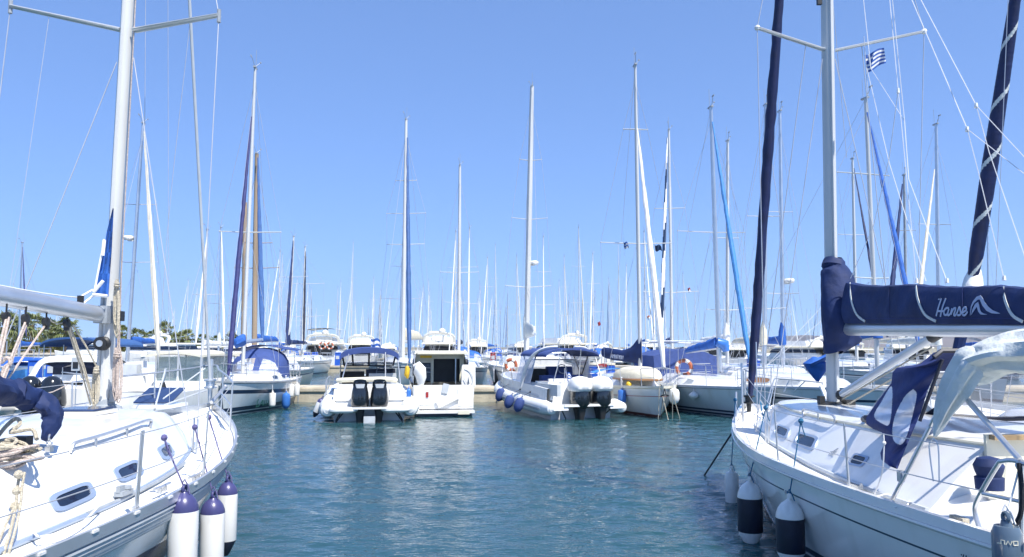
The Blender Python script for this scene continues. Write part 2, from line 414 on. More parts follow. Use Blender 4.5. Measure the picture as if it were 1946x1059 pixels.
    def boom(s, a, b, r=.07, mat='alu', cover=None, h=(.42, .25), w=.12, tail=True, n=14, seed=1):
        mb = MB(); a, b = V(a), V(b); mb.tube([a, b], r, 12, sq=(.8, 1.2)); bo = mb.build('boom', mat, s.e)
        if cover:
            rn = random.Random(seed); rows = []; d = (b-a).normalized(); sd = d.cross(V((0, 0, 1))).normalized()
            for i in range(n+1):
                u = i/n; c = a.lerp(b, .02+u*.95); hh = lerp(h[0], h[1], u)*(1+rn.uniform(-.08, .08)); ww = w*(1+rn.uniform(-.12, .12))*lerp(1, .8, u)
                if u > .97: hh *= .6
                row = []
                for k in range(12):
                    t = 2*math.pi*k/12; z = (math.sin(t)*.5+.5)
                    row.append(c+sd*math.cos(t)*ww*(1.0-.45*z)*(1+rn.uniform(-.05, .05))+V((0, 0, -r*.6+z*hh)))
                rows.append(row)
            m2 = MB(); m2.loft(rows, True, 0, True); m2.build('sail_cover', cover, bo if False else s.e)
            if tail and seed % 3 == 0:   # collar climbing the mast
                m3 = MB(); c0 = V(a); m3.tube([c0+V((0, .12, -r)), c0+V((0, .08, h[0]*.6)), c0+V((0, .1, h[0]+.15)), s.mb_.lerp(s.mt_, (c0.z+h[0]+.55-s.mb_.z)/(s.mt_.z-s.mb_.z))], [.16, .17, .15, .09], 12); m3.build('mast_collar', cover, s.e)
        return bo
def fender(name, top, length, r, mat, label, capm=None, rope=None, ropem='rope', shape='cyl', capm2=None, group=None, seed=0, text=None):
    """hangs from its rope; 'top' is the world position of its eye"""
    e = Frame(name, top, 0, label, 'fender', group)
    if shape == 'cyl': prof = [(.02, -length-.02), (r*.35, -length), (r*.6, -length+r*.5), (r, -length+r*1.35), (r, -r*1.3), (r*.96, -r*1.0), (r*.82, -r*.62), (r*.58, -r*.30), (r*.30, -r*.10), (.03, 0)]
    elif shape == 'stub': prof = [(.02, -length-.005), (r*.5, -length), (r*.9, -length+r*.2), (r, -length+r*.5), (r, -r*.45), (r*.9, -r*.18), (r*.4, -.02), (.03, 0)]
    elif shape == 'round': prof = [(.02, -length-.01), (r*.3, -length), (r*.75, -length+r*.35), (r, -length+r*1.0), (r, -r*.85), (r*.8, -r*.35), (r*.4, -.03), (.03, 0)]
    else: prof = [(.02, -length)]+[(max(.03, r*math.sin(math.pi*k/12)**.8), -length+length*k/12) for k in range(1, 12)]+[(.02, 0)]
    caps = [mat]+([capm] if capm else [])+([capm2] if capm2 else [])
    mb = MB()
    if capm:
        def mf(i, j):
            z = (prof[i][1]+prof[i+1][1])/2
            if z > -r*1.31: return 1
            if z < -length+r*1.36: return len(caps)-1
            return 0
        mb.lathe(prof, n=20, mi=mf) if False else None
        rows = [[V((rr*math.cos(2*math.pi*k/20), rr*math.sin(2*math.pi*k/20), z)) for k in range(20)] for rr, z in prof]; mb.loft(rows, True, mf, True)
    else: mb.lathe(prof, n=20)
    b = mb.build('body', caps, e.e)
    m2 = MB(); m2.torus((0, 0, .02), .03, .014, (1, 0, 0), 10, 6); m2.build('eye', capm or mat, e.e)
    if rope:
        m3 = MB(); a = e.L(rope); m3.tube([V((0, 0, .03)), V((0, 0, .03)).lerp(a, .5)+V((.0, 0, -.01)), a], .007, 6)
        m3.ball(a, .03, 8); m3.tube(catenary(a, a+V((.05, .02, -.16)), .02, 4), .006, 5); m3.tube([V((-.02, 0, .06)), V((0, 0, .10)), V((.03, 0, .05)), V((.05, -.01, -.02))], .007, 5); m3.build('lanyard', ropem, e.e)
    return e
# ------------------------------------------------------------------ light, sky, water, land
SUN_EL, SUN_AZ = 58, (0.62, -0.785)      # sun high behind the camera and to its right
w = bpy.data.worlds.new('World'); SC.world = w; w.use_nodes = True
nt = w.node_tree; bg = nt.nodes['Background']; sky = nt.nodes.new('ShaderNodeTexSky'); sky.sky_type = 'NISHITA'; sky.sun_disc = False
sky.sun_elevation = R(SUN_EL); sky.sun_rotation = math.atan2(SUN_AZ[0], SUN_AZ[1]); sky.air_density = .6; sky.dust_density = 0; sky.ozone_density = 6
gm = nt.nodes.new('ShaderNodeGamma'); gm.inputs[1].default_value = .54; nt.links.new(sky.outputs[0], gm.inputs[0])
tn = nt.nodes.new('ShaderNodeMix'); tn.data_type = 'RGBA'; tn.blend_type = 'MULTIPLY'; tn.inputs[0].default_value = 1; tn.clamp_result = False; nt.links.new(gm.outputs[0], tn.inputs[6]); tn.inputs[7].default_value = (.95, 1.31, 1.94, 1)
nt.links.new(tn.outputs[2], bg.inputs[0]); bg.inputs[1].default_value = .13
sl = bpy.data.lights.new('sun', 'SUN'); sl.energy = 4.2; sl.angle = R(.53); sl.color = (1, .955, .88)
so = bpy.data.objects.new('sun', sl); COL.objects.link(so)
ce = math.cos(R(SUN_EL)); sv = V((SUN_AZ[0]*ce, SUN_AZ[1]*ce, math.sin(R(SUN_EL)))); so.rotation_euler = sv.to_track_quat('Z', 'Y').to_euler()
SC.view_settings.view_transform = 'Standard'; SC.view_settings.look = 'None'; SC.view_settings.exposure = .92; SC.view_settings.gamma = 1
SC.cycles.max_bounces = 8; SC.cycles.transparent_max_bounces = 16; SC.cycles.volume_bounces = 0
def water():
    ds = list(np.arange(-60, 2.6, 2.5))+[2.6]
    while ds[-1] < 62: ds.append(ds[-1]*1.006+.004)
    while ds[-1] < 9000: ds.append(ds[-1]*1.12)
    ds = np.array(ds); n = 540
    u = np.linspace(-1, 1, n)
    hw = np.where(ds > 0, .72*ds+2.5, 4.5)
    X = u[None]*hw[:, None]; ext = [12., 60., 400., 3000., 9000.]
    Lx = np.stack([-hw-e-.3*abs(ds) for e in reversed(ext)], 1); X = np.concatenate([Lx, X, -Lx[:, ::-1]], 1)
    Y = np.repeat(ds[:, None], X.shape[1], 1)
    Z = np.zeros_like(X); rn = np.random.default_rng(4)
    lam = np.exp(rn.uniform(np.log(.14), np.log(1.1), 60))
    for l in lam:
        th = rn.normal(-1.9, .62); k = 2*np.pi/l; sl_ = .023*min(1.1, (l/.3)**-.12)
        fade = np.clip((l*4.2-Y*.0075*2.2)/(l*2.2), 0, 1)
        Z += fade*sl_/k*np.sin(k*(X*np.cos(th)+Y*np.sin(th))+rn.uniform(0, 6.28)+.9*np.sin(.37*X+rn.uniform(0, 6))+.7*np.sin(.29*Y+rn.uniform(0, 6)))
    patch = .70+.55*np.sin(.33*X+.21*Y+1)*np.sin(.19*X-.27*Y+.4)+.2*np.sin(.9*X+.5*Y)
    Z *= np.clip(patch, .3, 1.4)*np.clip((75-Y)/40, 0, 1)*(np.abs(X) < np.repeat((hw+1)[:, None], X.shape[1], 1))*(Y > 2)
    nr, nc = X.shape; me = bpy.data.meshes.new('water'); idx = np.arange(nr*nc).reshape(nr, nc)
    q = np.stack([idx[:-1, :-1], idx[:-1, 1:], idx[1:, 1:], idx[1:, :-1]], -1).reshape(-1, 4)
    me.from_pydata(np.stack([X, Y, Z], -1).reshape(-1, 3).tolist(), [], q.tolist()); me.polygons.foreach_set('use_smooth', [True]*len(me.polygons))
    m = bpy.data.materials.new('sea_water'); m.use_nodes = True; nt = m.node_tree; b = nt.nodes['Principled BSDF']; L = nt.links
    b.inputs['Base Color'].default_value = (.018, .064, .078, 1); b.inputs['Subsurface Weight'].default_value = 1; b.inputs['Subsurface Radius'].default_value = (.8, 1.2, 1.4); b.inputs['Subsurface Scale'].default_value = .9; b.subsurface_method = 'BURLEY'; b.inputs['Roughness'].default_value = .035; b.inputs['IOR'].default_value = 1.333
    tc = nt.nodes.new('ShaderNodeTexCoord'); hs = None
    for sc_, st, wgt in ((2.6, (1, 1.6, 1), .06), (7, (1, 1.8, 1), .046), (17, (1, 1.6, 1), .018)):
        mp = nt.nodes.new('ShaderNodeMapping'); mp.inputs['Scale'].default_value = st; mp.inputs['Rotation'].default_value = (0, 0, .3); L.new(tc.outputs['Object'], mp.inputs[0])
        nz = nt.nodes.new('ShaderNodeTexNoise'); nz.inputs['Scale'].default_value = sc_; nz.inputs['Detail'].default_value = 2; L.new(mp.outputs[0], nz.inputs[0])
        mu = nt.nodes.new('ShaderNodeMath'); mu.operation = 'MULTIPLY'; mu.inputs[1].default_value = wgt; L.new(nz.outputs[0], mu.inputs[0])
        if hs: ad = nt.nodes.new('ShaderNodeMath'); L.new(hs, ad.inputs[0]); L.new(mu.outputs[0], ad.inputs[1]); hs = ad.outputs[0]
        else: hs = mu.outputs[0]
    nz = nt.nodes.new('ShaderNodeTexNoise'); nz.inputs['Scale'].default_value = .13; nz.inputs['Detail'].default_value = 3; L.new(tc.outputs['Object'], nz.inputs[0])
    mr = nt.nodes.new('ShaderNodeMapRange'); mr.inputs[1].default_value = .35; mr.inputs[2].default_value = .65; mr.inputs[3].default_value = .45; mr.inputs[4].default_value = 1.25; L.new(nz.outputs[0], mr.inputs[0])
    mu = nt.nodes.new('ShaderNodeMath'); mu.operation = 'MULTIPLY'; L.new(hs, mu.inputs[0]); L.new(mr.outputs[0], mu.inputs[1]); hs = mu.outputs[0]
    bp = nt.nodes.new('ShaderNodeBump'); bp.inputs['Strength'].default_value = .36; bp.inputs['Distance'].default_value = 1.0; L.new(hs, bp.inputs['Height']); L.new(bp.outputs[0], b.inputs['Normal'])
    me.materials.append(m); o = bpy.data.objects.new('water', me); COL.objects.link(o); tag(o, 'rippled blue green harbour water', None, None, 'structure')
water()
HAZE = True
if HAZE:
    mb = MB(); mb.box((0, 2950, 205), (9000, 6300, 412)); o = mb.build('haze', 'white', flat=True); o.data.materials.clear()
    m = bpy.data.materials.new('haze_air'); m.use_nodes = True; n = m.node_tree; n.nodes.remove(n.nodes['Principled BSDF'])
    pv = n.nodes.new('ShaderNodeVolumePrincipled'); pv.inputs['Color'].default_value = (.66, .78, .96, 1); pv.inputs['Density'].default_value = .00011; pv.inputs['Anisotropy'].default_value = .2
    n.links.new(pv.outputs[0], n.nodes['Material Output'].inputs['Volume']); o.data.materials.append(m); tag(o, 'thin sea haze over the harbour', None, None, 'stuff')
# far hills
def hills():
    mt['hill'] = M('hill_rock', (.17, .13, .10), .95, var=.4, scale=.004)
    rn = random.Random(2); prof = [(1390, 658), (1440, 650), (1480, 648), (1500, 640), (1520, 637), (1536, 640), (1560, 645), (1600, 647), (1650, 640), (1700, 636), (1760, 628), (1820, 632), (1900, 640), (2000, 630), (2150, 640), (2400, 650)]
    mb = MB(); rows = []
    for k in range(9):
        f = k/8; row = []
        for i in range(140):
            x = 1390+(2400-1390)*i/139; y = interp([a for a, _ in prof], [b for _, b in prof], x); d = lerp(3600, 5200, f)
            top = at(x, y, 4400).z; hz = max(-3, top*math.sin(math.pi*min(1, max(0, f)))**.8*(1+.10*math.sin(i*.9+k*2)+.06*rn.uniform(-1, 1))) if 0 < k < 8 else -3
            row.append(V(((x-CX)/F*4400+(f-.5)*150*math.sin(i*.4), d, hz if k != 4 else max(-3, top))))
        rows.append(row)
    mb.loft(rows); tag(mb.build('hills', 'hill'), 'bare brown hills across the bay, blue with haze', None, None, 'structure')
hills()
def slab(name, x0, x1, y0, y1, z0, z1, label, mat='stone'):
    mb = MB(); mb.box(((x0+x1)/2, (y0+y1)/2, (z0+z1)/2), (x1-x0, y1-y0, z1-z0))
    mb.box(((x0+x1)/2, y0-.03, z1-.07), (x1-x0, .06, .1)); mb.box(((x0+x1)/2, (y0+y1)/2, z1+.012), (x1-x0, y1-y0-.3, .03))
    n = int((x1-x0)/6)
    for i in range(1, n): mb.box((x0+(x1-x0)*i/n, y0-.004, (z0+z1)/2), (.04, .02, z1-z0-.15), 1); mb.box((x0+(x1-x0)*i/n, (y0+y1)/2, z1+.03), (.04, y1-y0-.4, .008), 1)
    return tag(mb.build(name, [mat, 'grey'], flat=True), label, None, None, 'structure')
slab('pier', -22, 24, 33, 35.6, -.2, .55, 'low pale concrete pier behind the motor boats')
slab('pier', -60, 60, 69.5, 72.5, -.2, .55, 'second concrete pier further out')
slab('pier', -90, 90, 108, 111, -.2, .6, 'third concrete pier further out')
slab('pier', -130, 130, 165, 169, -.2, .7, 'far low concrete pier across the harbour')
slab('breakwater', -40, 330, 236, 246, -.3, 1.9, 'low stone breakwater closing the harbour')
slab('quay', -140, -26, 100, 190, -.3, 1.3, 'quay with palm trees on the shore')
def palmcrown(seed, r=1.7):
    rn = random.Random(seed); mb = MB()
    for k in range(58):
        a = rn.uniform(0, 6.283); el = rn.uniform(-1.0, 1.35); ln = r*rn.uniform(.75, 1.1); d = V((math.cos(a)*math.cos(el), math.sin(a)*math.cos(el), math.sin(el)))
        base = d*.15; hub = d*ln*.55-V((0, 0, .08*ln)); sd = d.cross(V((0, 0, 1))).normalized(); up = sd.cross(d)
        mb.add([base+sd*.02, base-sd*.02, hub-sd*.02, hub+sd*.02], [(0, 1, 2, 3)])
        for j in range(9):
            b = R(-78+156*j/8); dd = (d*math.cos(b)+sd*math.sin(b)).normalized(); l2 = ln*.55*(1-.25*abs(b)); nn = dd.cross(up).normalized()*.075*r/1.7
            m1 = hub+dd*l2*.6-V((0, 0, .05*ln)); tip = hub+dd*l2-V((0, 0, .22*ln*rn.uniform(.6, 1.5)))
            mb.add([hub, m1+nn, tip, m1-nn], [(0, 1, 2, 3)])
    return mb
def palm(x, yt, d, label, seed, wpx):
    top = at(x, yt-4, d); r = wpx*1.35/2/F*d; e = Frame('palm_tree', (top.x, d, 1.2), 0, label, 'palm tree', 'palms along the shore')
    h = top.z-1.2-r*.75; palmcrown(seed, r).build('crown', 'leaf', e.e, flat=True).location = (0, 0, h)
    mb = MB(); rn = random.Random(seed); mb.tube([V((rn.uniform(-.04, .04), rn.uniform(-.04, .04), h*i/8)) for i in range(9)], [.24, .2, .18, .17, .17, .17, .18, .21, .25], 9); mb.build('trunk', 'trunk', e.e)
palm(13, 594, 112, 'tall fan palm at the far left edge above the blue boats', 1, 44)
palm(62, 597, 110, 'broad fan palm right above the blue canopy boat, near the mainsheet blocks', 2, 48)
palm(128, 606, 112, 'fan palm under the silver boom near the thick left mast', 3, 46)
palm(313, 613, 110, 'tallest fan palm beside the beige mast, above the pilothouse boat', 4, 32)
palm(355, 628, 116, 'small round fan palm right of the tallest palm', 5, 30)
palm(335, 634, 122, 'low shaggy fan palm between two taller palms', 6, 28)
palm(262, 627, 120, 'short fan palm behind the white flybridge yacht', 7, 34)
palm(232, 620, 118, 'fan palm just right of the thick left mast', 8, 30)
palm(440, 634, 130, 'dark low palm behind the mast of the small white sloop with green letters', 9, 30)
palm(98, 610, 116, 'small fan palm left of the arched blue canopy top', 10, 36)
palm(288, 630, 124, 'small dark fan palm left of the tallest palm', 11, 28)
palm(386, 637, 126, 'small fan palm behind the silver forestay', 12, 26)
palm(412, 640, 132, 'tiny fan palm right of the silver forestay', 13, 24)
palm(36, 604, 118, 'tall fan palm above the mainsheet ropes at the far left', 14, 40)
def bushes():
    rn = random.Random(5); mb = MB()
    for k in range(330):
        px = rn.uniform(-60, 445); hgt = interp([-60, 60, 150, 230, 330, 400, 445], [2.6, 2.4, 2.2, 2.0, 1.6, 1.2, .8], px)*rn.uniform(.5, 1); d = rn.uniform(118, 134); c = at(px, 655, d); r = rn.uniform(.5, 1.1)*min(1.2, hgt/2.5)
        for q in range(42):
            n = V((rn.gauss(0, 1), rn.gauss(0, 1), rn.gauss(0, 1))).normalized(); p = V((c.x, d, max(.9, 1.3+hgt-r)))+n*r*rn.uniform(.6, 1.05); t = n.orthogonal().normalized()*rn.uniform(.1, .22); b = n.cross(t).normalized()*rn.uniform(.1, .22)
            mb.add([p-t, p-b*.6, p+t, p+b], [(0, 1, 2, 3)])
        for q in range(8):
            p = V((c.x+rn.uniform(-.8, .8), d+rn.uniform(-.8, .8), 1.3+rn.uniform(0, hgt))); mb.add([p+V((-.2, 0, 0)), p+V((.2, 0, 0)), p+V((.1, 0, .4)), p+V((-.1, 0, .4))], [(0, 1, 2, 3)])
    tag(mb.build('shrubbery', 'bush', flat=True), 'mass of yellow green shrubs under the palms', None, None, 'stuff')
bushes()
# ------------------------------------------------------------------ near sloop on the left
def ext(a, b, k): return V(a)+(V(b)-V(a))*k
def leftboat():
    S = Sloop('sailing_yacht', 'big white sloop with silver boom and three bow fenders, filling the near left corner', (-4.854, 7.434), .013, L=11.36, B=4.1, sm=.567, p=1.817, q=1.005, fbb=1.327, fbm=1.028, rake=.9, tr=.8)
    S.hull('hullL', bands=((.04, .10, 'hullL'), (.50, .68, 'navyb')), n=60); S.deck(n=60)
    S.toerail('alu', h=.05, w=.03, n=70, rub=(.05, .13, 'greyl'))
    for i in range(5, 15):     # white fairlead tabs on the rail
        t = .03+.05*i; p = S.sheer(t, 1, -.012, .035); mb = MB(); mb.box(p, (.02, .07, .018)); mb.build('rail_fitting', 'white', S.e)
    yo = lambda d: d-7.434
    S.setroof(yo(2.6), yo(11.3), ((0, .12, .46, .63, .81, .92, 1), (1.45, 1.58, 1.62, 1.46, 1.05, .66, .28)), ((0, .3, .6, .8, .92, 1), (.56, .55, .52, .44, .27, .0)), ins=.30)
    S.coach('gel', n=40)
    rf = lambda x, y: S.rooffind(x, y, 1)
    for c in (((105, 978), (183, 946), (166, 915), (88, 942)), ((230, 919), (271, 900), (259, 870), (215, 890)), ((308, 877), (330, 863), (317, 839), (291, 853))):
        S.window([rf(*p) for p in c], 1, 'glass', framew=.38, rr_=.24)
    # raised grey gutter at the foot of the coachroof
    mb = MB(); mb.tube([S.roof(u, .02, 1, .02) for u in [i/24*.82 for i in range(25)]], .022, 6); mb.tube([S.roof(u, .02, -1, .02) for u in [i/24*.82 for i in range(25)]], .022, 6); mb.build('deck_gutter', 'frame', S.e)
    # handrail
    mb = MB(); g = [rf(*p) for p in ((129, 842), (170, 828), (230, 810), (278, 796))]
    P = [S.roof(a, b) for a, b in g]; up = V((0, 0, .075))
    mb.tube(smoothpath([P[0], P[0]+up*.8+V((0, .05, 0)), P[0]+up+V((0, .12, 0))]+[p+up for p in P[1:]]+[P[3]], 4), .016, 8)
    for p in P[1:3]: mb.tube([p, p+up], .014, 8)
    mb.build('handrail', 'steel', S.e)
    # tracks and deck gear
    mb = MB(); mb.tube([S.roof(.1, .86), S.roof(.7, .9)], .012, 5, sq=(1, .6)); mb.tube([S.roof(.1, .93), S.roof(.7, .95)], .01, 5, sq=(1, .6)); mb.build('deck_track', 'cream', S.e)
    mb = MB(); mb.tube([S.sheer(t, 1, .42, -.0) for t in (.42, .46, .5, .54, .58, .62)], .016, 6); mb.build('genoa_track', 'grey', S.e)
    for px, py in ((235, 943), (338, 868)):
        p = S.az(px, py, 1.06); mb = MB(); mb.box(p+V((0, 0, .03)), (.07, .2, .04)); mb.lathe([(.02, 0), (.045, .005), (.045, .03), (.02, .035)], p+V((0, .03, .05)), 12); mb.box(p+V((0, -.06, .07)), (.03, .09, .05)); mb.build('fairlead_block', 'grey', S.e)
    for px, py in ((372, 913), (308, 935)):
        p = S.az(px, py, 1.05); mb = MB(); mb.box(p+V((0, -.05, .02)), (.03, .03, .04)); mb.box(p+V((0, .05, .02)), (.03, .03, .04)); mb.tube([p+V((0, -.16, .05)), p+V((0, 0, .045)), p+V((0, .16, .05))], .014, 6); mb.build('cleat', 'steel', S.e)
    # foredeck hatch standing open, roof hatch near the mast
    h = S.az(290, 775, 1.38); m = Matrix.Rotation(R(20), 3, 'X')
    mb = MB(); mb.box(h+V((0, .25, .02)), (.62, .6, .05)); hb = mb.build('hatch', 'gel', S.e); m2 = MB(); m2.box(h+V((0, .24, .17)), (.56, .56, .02), m=m); m2.build('lid', 'acryl', hb)
    h = S.az(150, 781, 1.60); mb = MB(); mb.box(h+V((0, .1, -.02)), (.5, .5, .04)); hb = mb.build('hatch', 'gel', S.e); m2 = MB(); m2.box(h+V((0, .1, .015)), (.44, .44, .02)); m2.build('lid', 'acryl', hb)
    # rail
    S.stanchions([S.tpx(398, 1), S.tpx(274, 1, .2), .62, .80], bow=S.tpx(444, 1, .01, .3), h=.62)
    # rig
    b = S.at(200, 768, 9.65); t0 = S.at(244, 0, 9.65); top = ext(b, t0, 2.55)
    fr = (S.at(243, 55, 9.65)-b).length/(top-b).length
    mo = S.mast(b-V((0, 0, .1)), top, (.088, .068), 'aluw', spreaders=(), n=20)
    tips = [S.at(20, 12, 9.3), S.at(416, 29, 9.3)]
    for q, c in zip(tips, (S.at(229, 57, 9.62), S.at(256, 58, 9.62))):
        mb = MB(); mb.tube([c, q], [.04, .032], 10, sq=(1.5, .7)); so_ = mb.build('spreader', 'alu', mo); m2 = MB(); m2.tube([q-V((0, 0, .09)), q+V((0, 0, .07))], .025, 8); m2.build('tip_fitting', 'grey', so_)
    mb = MB()     # groove and fittings on the aft face
    g = V((.0, -.115, 0)); mb.tube([b+g+V((0, 0, .1)), top+g], .018, 6); mb.tube([b+V((-.07, -.06, .1)), b.lerp(top, .14)+V((-.07, -.06, 0))], .028, 8); mb.build('sail_track', 'aluw', mo)
    mb = MB(); mb.lathe([(.05, 0), (.19, .0), (.18, .03), (.11, .06), (.10, .12)], b-V((0, 0, .06)), 14); mb.box(b+V((-.11, -.06, .14)), (.07, .1, .26)); mb.box(b+V((.11, -.02, .1)), (.06, .1, .14)); mb.build('mast_foot', 'grey', mo)
    gn = S.at(192, 598, 9.5); mb = MB(); mb.box(gn+V((.02, .02, .0)), (.16, .16, .21)); mb.build('gooseneck', 'grey', mo)
    wn = S.at(196, 653, 9.5); q = Matrix.Rotation(R(90), 3, 'X'); mb = MB(); mb.lathe([(.02, -.02), (.085, -.02), (.085, .01), (.065, .03), (.065, .06), (.08, .08), (.02, .085)], wn, 18, m=q); wo = mb.build('mast_winch', 'rubber', mo); m2 = MB(); m2.lathe([(.01, .085), (.04, .085), (.04, .095), (.01, .095)], wn, 12, m=q); m2.build('winch_cap', 'steel', wo)
    mb = MB(); mb.box(S.at(228, 601, 9.6), (.07, .1, .12)); mb.build('mast_clutch', 'rubber', mo)
    bb = S.at(0, 563, 7.55); be = ext(gn, bb, 1.9); mb = MB(); mb.tube([gn, be], .088, 16, sq=(.85, 1.1)); bo = mb.build('boom', 'alu', S.e)
    mb = MB(); mb.tube(catenary(S.at(150, 566, 9.2), ext(gn, bb, 1.5)+V((0, 0, .12)), .03), .008, 6); mb.tube([S.at(150, 566, 9.2), S.at(176, 551, 9.4)], .012, 6); mb.tube([S.at(158, 577, 9.2), S.at(180, 560, 9.4)], .012, 6); mb.build('outhaul_line', 'wirel', S.e)
    mb = MB(); c = S.at(153, 571, 9.15); mb.box(c, (.05, .06, .11)); mb.build('boom_block', 'rubber', bo)
    # blue cloth triangle on the mast with its pole
    A = [S.at(214, 396, 9.5), S.at(207, 480, 9.5), S.at(204, 564, 9.5), S.at(181, 560, 9.35), S.at(188, 505, 9.4), S.at(202, 440, 9.47)]
    mb = MB(); off = V((0, .015, 0)); rows = []
    L_ = [(214, 396), (203, 440), (196, 480), (188, 520), (181, 558)]; R_ = [(215, 396), (213, 440), (211, 480), (208, 520), (205, 564)]
    for (a, b_), (c, d_) in zip(L_, R_): rows.append([S.at(lerp(a, c, k/6), lerp(b_, d_, k/6), 9.42+.02*math.sin(k*2.1+b_*.1)) for k in range(7)])
    mb.loft(rows); mb.loft([[p+off for p in reversed(r)] for r in rows]); mb.build('sail_clew', 'blue', S.e)
    mb = MB(); mb.tube([S.at(198, 455, 9.35), S.at(179, 556, 9.3)], .012, 6); mb.tube([S.at(196, 534, 9.3), S.at(178, 555, 9.3)], .02, 6); mb.tube([S.at(176, 560, 9.3), S.at(204, 563, 9.35)], .022, 6); mb.tube([S.at(198, 456, 9.33), S.at(195, 486, 9.33)], .022, 6); mb.build('clew_fitting', 'whitec', S.e)
    # standing rigging
    bowp = V((0, S.Ln/2-.12, S.zs(0)+.06)); hd = ext(b, top, .985); chs = [S.az(373, 853, 1.14), S.az(366, 850, 1.14)]; chp = V((-chs[0].x-.1, chs[0].y, chs[0].z))
    mb = MB(); r = .0065
    mb.tube([chs[0], tips[1], ext(b, top, .8)], r, 5); mb.tube([chs[1], S.at(254, 110, 9.6)], r, 5); mb.tube([chp, tips[0], ext(b, top, .8)], r, 5); mb.tube([chp+V((.05, 0, 0)), S.at(222, 118, 9.6)], r, 5)
    mb.tube([S.at(93, 33, 9.4), chp+V((.2, .2, 0))], .004, 4); mb.tube([S.at(361, 45, 9.4), S.at(332, 300, 9.5), S.at(318, 440, 9.55), S.at(300, 700, 9.6)], .004, 4)
    mb.tube([V((0, -S.Ln/2+.1, 1.2)), top], r, 5); mb.tube([S.at(319, -60, 10.9), S.at(320, 430, 11.2), S.at(322, 770, 11.3)], .004, 4); mb.tube([ext(b, top, .75), S.at(275, 250, 10), S.at(300, 690, 10.4)], .004, 4)
    mb.build('rigging', 'wire', S.e)
    for c in chs:
        mb = MB(); d = (tips[1]-c).normalized(); mb.tube([c-V((0, 0, .05)), c+d*.1, c+d*.32, c+d*.34], [.016, .013, .013, .007], 8); mb.build('rigging_screw', 'steel', S.e)
    mb = MB(); mb.tube([bowp+V((0, 0, .25)), hd], .024, 8); mb.build('furling_foil', 'greyl', S.e)
    mb = MB(); a = bowp; mb.lathe([(.03, .0), (.035, .22), (.10, .23), (.10, .25), (.07, .26), (.07, .34), (.10, .35), (.10, .37), (.04, .38), (.035, .7)], a, 16); mb.build('furling_drum', 'alu', S.e)
    mb = MB(); p = S.at(402, 765, 12.6); q2 = S.at(428, 735, 13.2); mb.tube([p, q2], .03, 8); mb.ball(q2, .04, 8); mb.build('bow_roller', 'steel', S.e)
    # anchor-chain guard rail, vertical tube by the pulpit
    # halyards along the mast, hanks of rope, vang tackle and mainsheet
    mb = MB(); d = V((.115, -.03, 0))
    for k in range(3): mb.tube([b+V((.14+.02*k, -.06, .1)), b.lerp(top, .12)+d+V((.012*k, -.02*k, 0)), top+d*.6], .0075, 5)
    mb.build('halyard', 'ropep', S.e)
    def hank(name, x, y0, y1, wpx, d, mat, n, sd):
        rn = random.Random(sd); mb = MB(); dy = y1-y0
        for k in range(n):
            a, c = rn.uniform(.3, 1)*wpx/2, x+rn.uniform(-.25, .25)*wpx; yt = y0+rn.uniform(0, .12)*dy; yb = y1-rn.uniform(0, .2)*dy
            P = [S.at(c+rn.uniform(-2, 2), yt, d), S.at(c+a, lerp(yt, yb, .3), d-.02*k/n), S.at(c+a*.9, lerp(yt, yb, .8), d-.03), S.at(c, yb, d-.02), S.at(c-a, lerp(yt, yb, .8), d+.02), S.at(c-a*.8, lerp(yt, yb, .3), d), S.at(c, yt, d)]
            mb.tube(smoothpath(P, 4), .0085, 6)
        c = S.at(x, y0+dy*.16, d-.03); mb.torus(c, wpx/F*d*.32, .012, (0, 0, 1), 14, 6); mb.torus(c+V((0, 0, -.03)), wpx/F*d*.34, .012, (0, .1, 1), 14, 6); mb.build(name, mat, S.e)
    hank('rope_hank', 222, 520, 640, 11, 9.45, 'rope', 5, 1); hank('rope_hank', 222, 655, 768, 14, 9.4, 'ropep', 7, 2); hank('rope_hank', 183, 690, 775, 12, 9.3, 'rope', 6, 3)
    mb = MB()
    for xa, ya, xb, yb, dd in ((127, 618, 172, 770, 8.9), (130, 618, 178, 772, 8.9), (134, 620, 182, 775, 8.95), (139, 618, 185, 700, 9.0)): mb.tube([S.at(xa, ya, dd), S.at(lerp(xa, xb, .5)+2, lerp(ya, yb, .5), dd+.2), S.at(xb, yb, dd+.4)], .010, 6)
    mb.tube(catenary(S.at(90, 603, 8.4), S.at(122, 612, 8.8), .04), .007, 5); mb.build('kicker_tackle', 'rope', S.e)
    mb = MB()
    for xa, ya, xb, yb, dd in ((12, 604, -18, 730, 7.5), (17, 604, -10, 735, 7.5), (49, 610, 4, 722, 7.9), (52, 612, 8, 720, 7.95), (86, 618, 14, 722, 8.3)): mb.tube([S.at(xa, ya, dd), S.at(xb, yb, dd-.9)], .011, 6)
    mb.tube(smoothpath([S.at(2, 690, 7.2), S.at(14, 680, 7.2), S.at(20, 690, 7.2), S.at(8, 700, 7.2), S.at(2, 720, 7.2)], 4), .018, 6)
    mb.build('mainsheet', 'ropep', S.e)
    for x, y, dd in ((12, 597, 7.5), (49, 600, 7.9), (88, 607, 8.3), (127, 610, 8.8)):
        mb = MB(); c = S.at(x, y, dd); mb.tube([c+V((0, 0, .10)), c], .01, 6); mb.lathe([(.01, -.025), (.05, -.02), (.05, .02), (.01, .025)], c-V((0, 0, .03)), 12, m=Matrix.Rotation(R(80), 3, 'Y')); mb.box(c-V((0, 0, .05)), (.05, .035, .12)); mb.build('sheet_block', 'rubber', S.e)
    # spare line strung from mast foot to the foredeck furler
    mb = MB(); mb.tube(catenary(S.at(312, 770, 10.9), S.at(392, 742, 12.7), -.0), .012, 6); mb.tube([S.at(310, 758, 11.4), S.at(390, 700, 12.4)], .01, 6); mb.tube([S.at(296, 770, 11.2), S.at(315, 700, 11.4)], .012, 6); mb.build('furling_line', 'greyl', S.e)
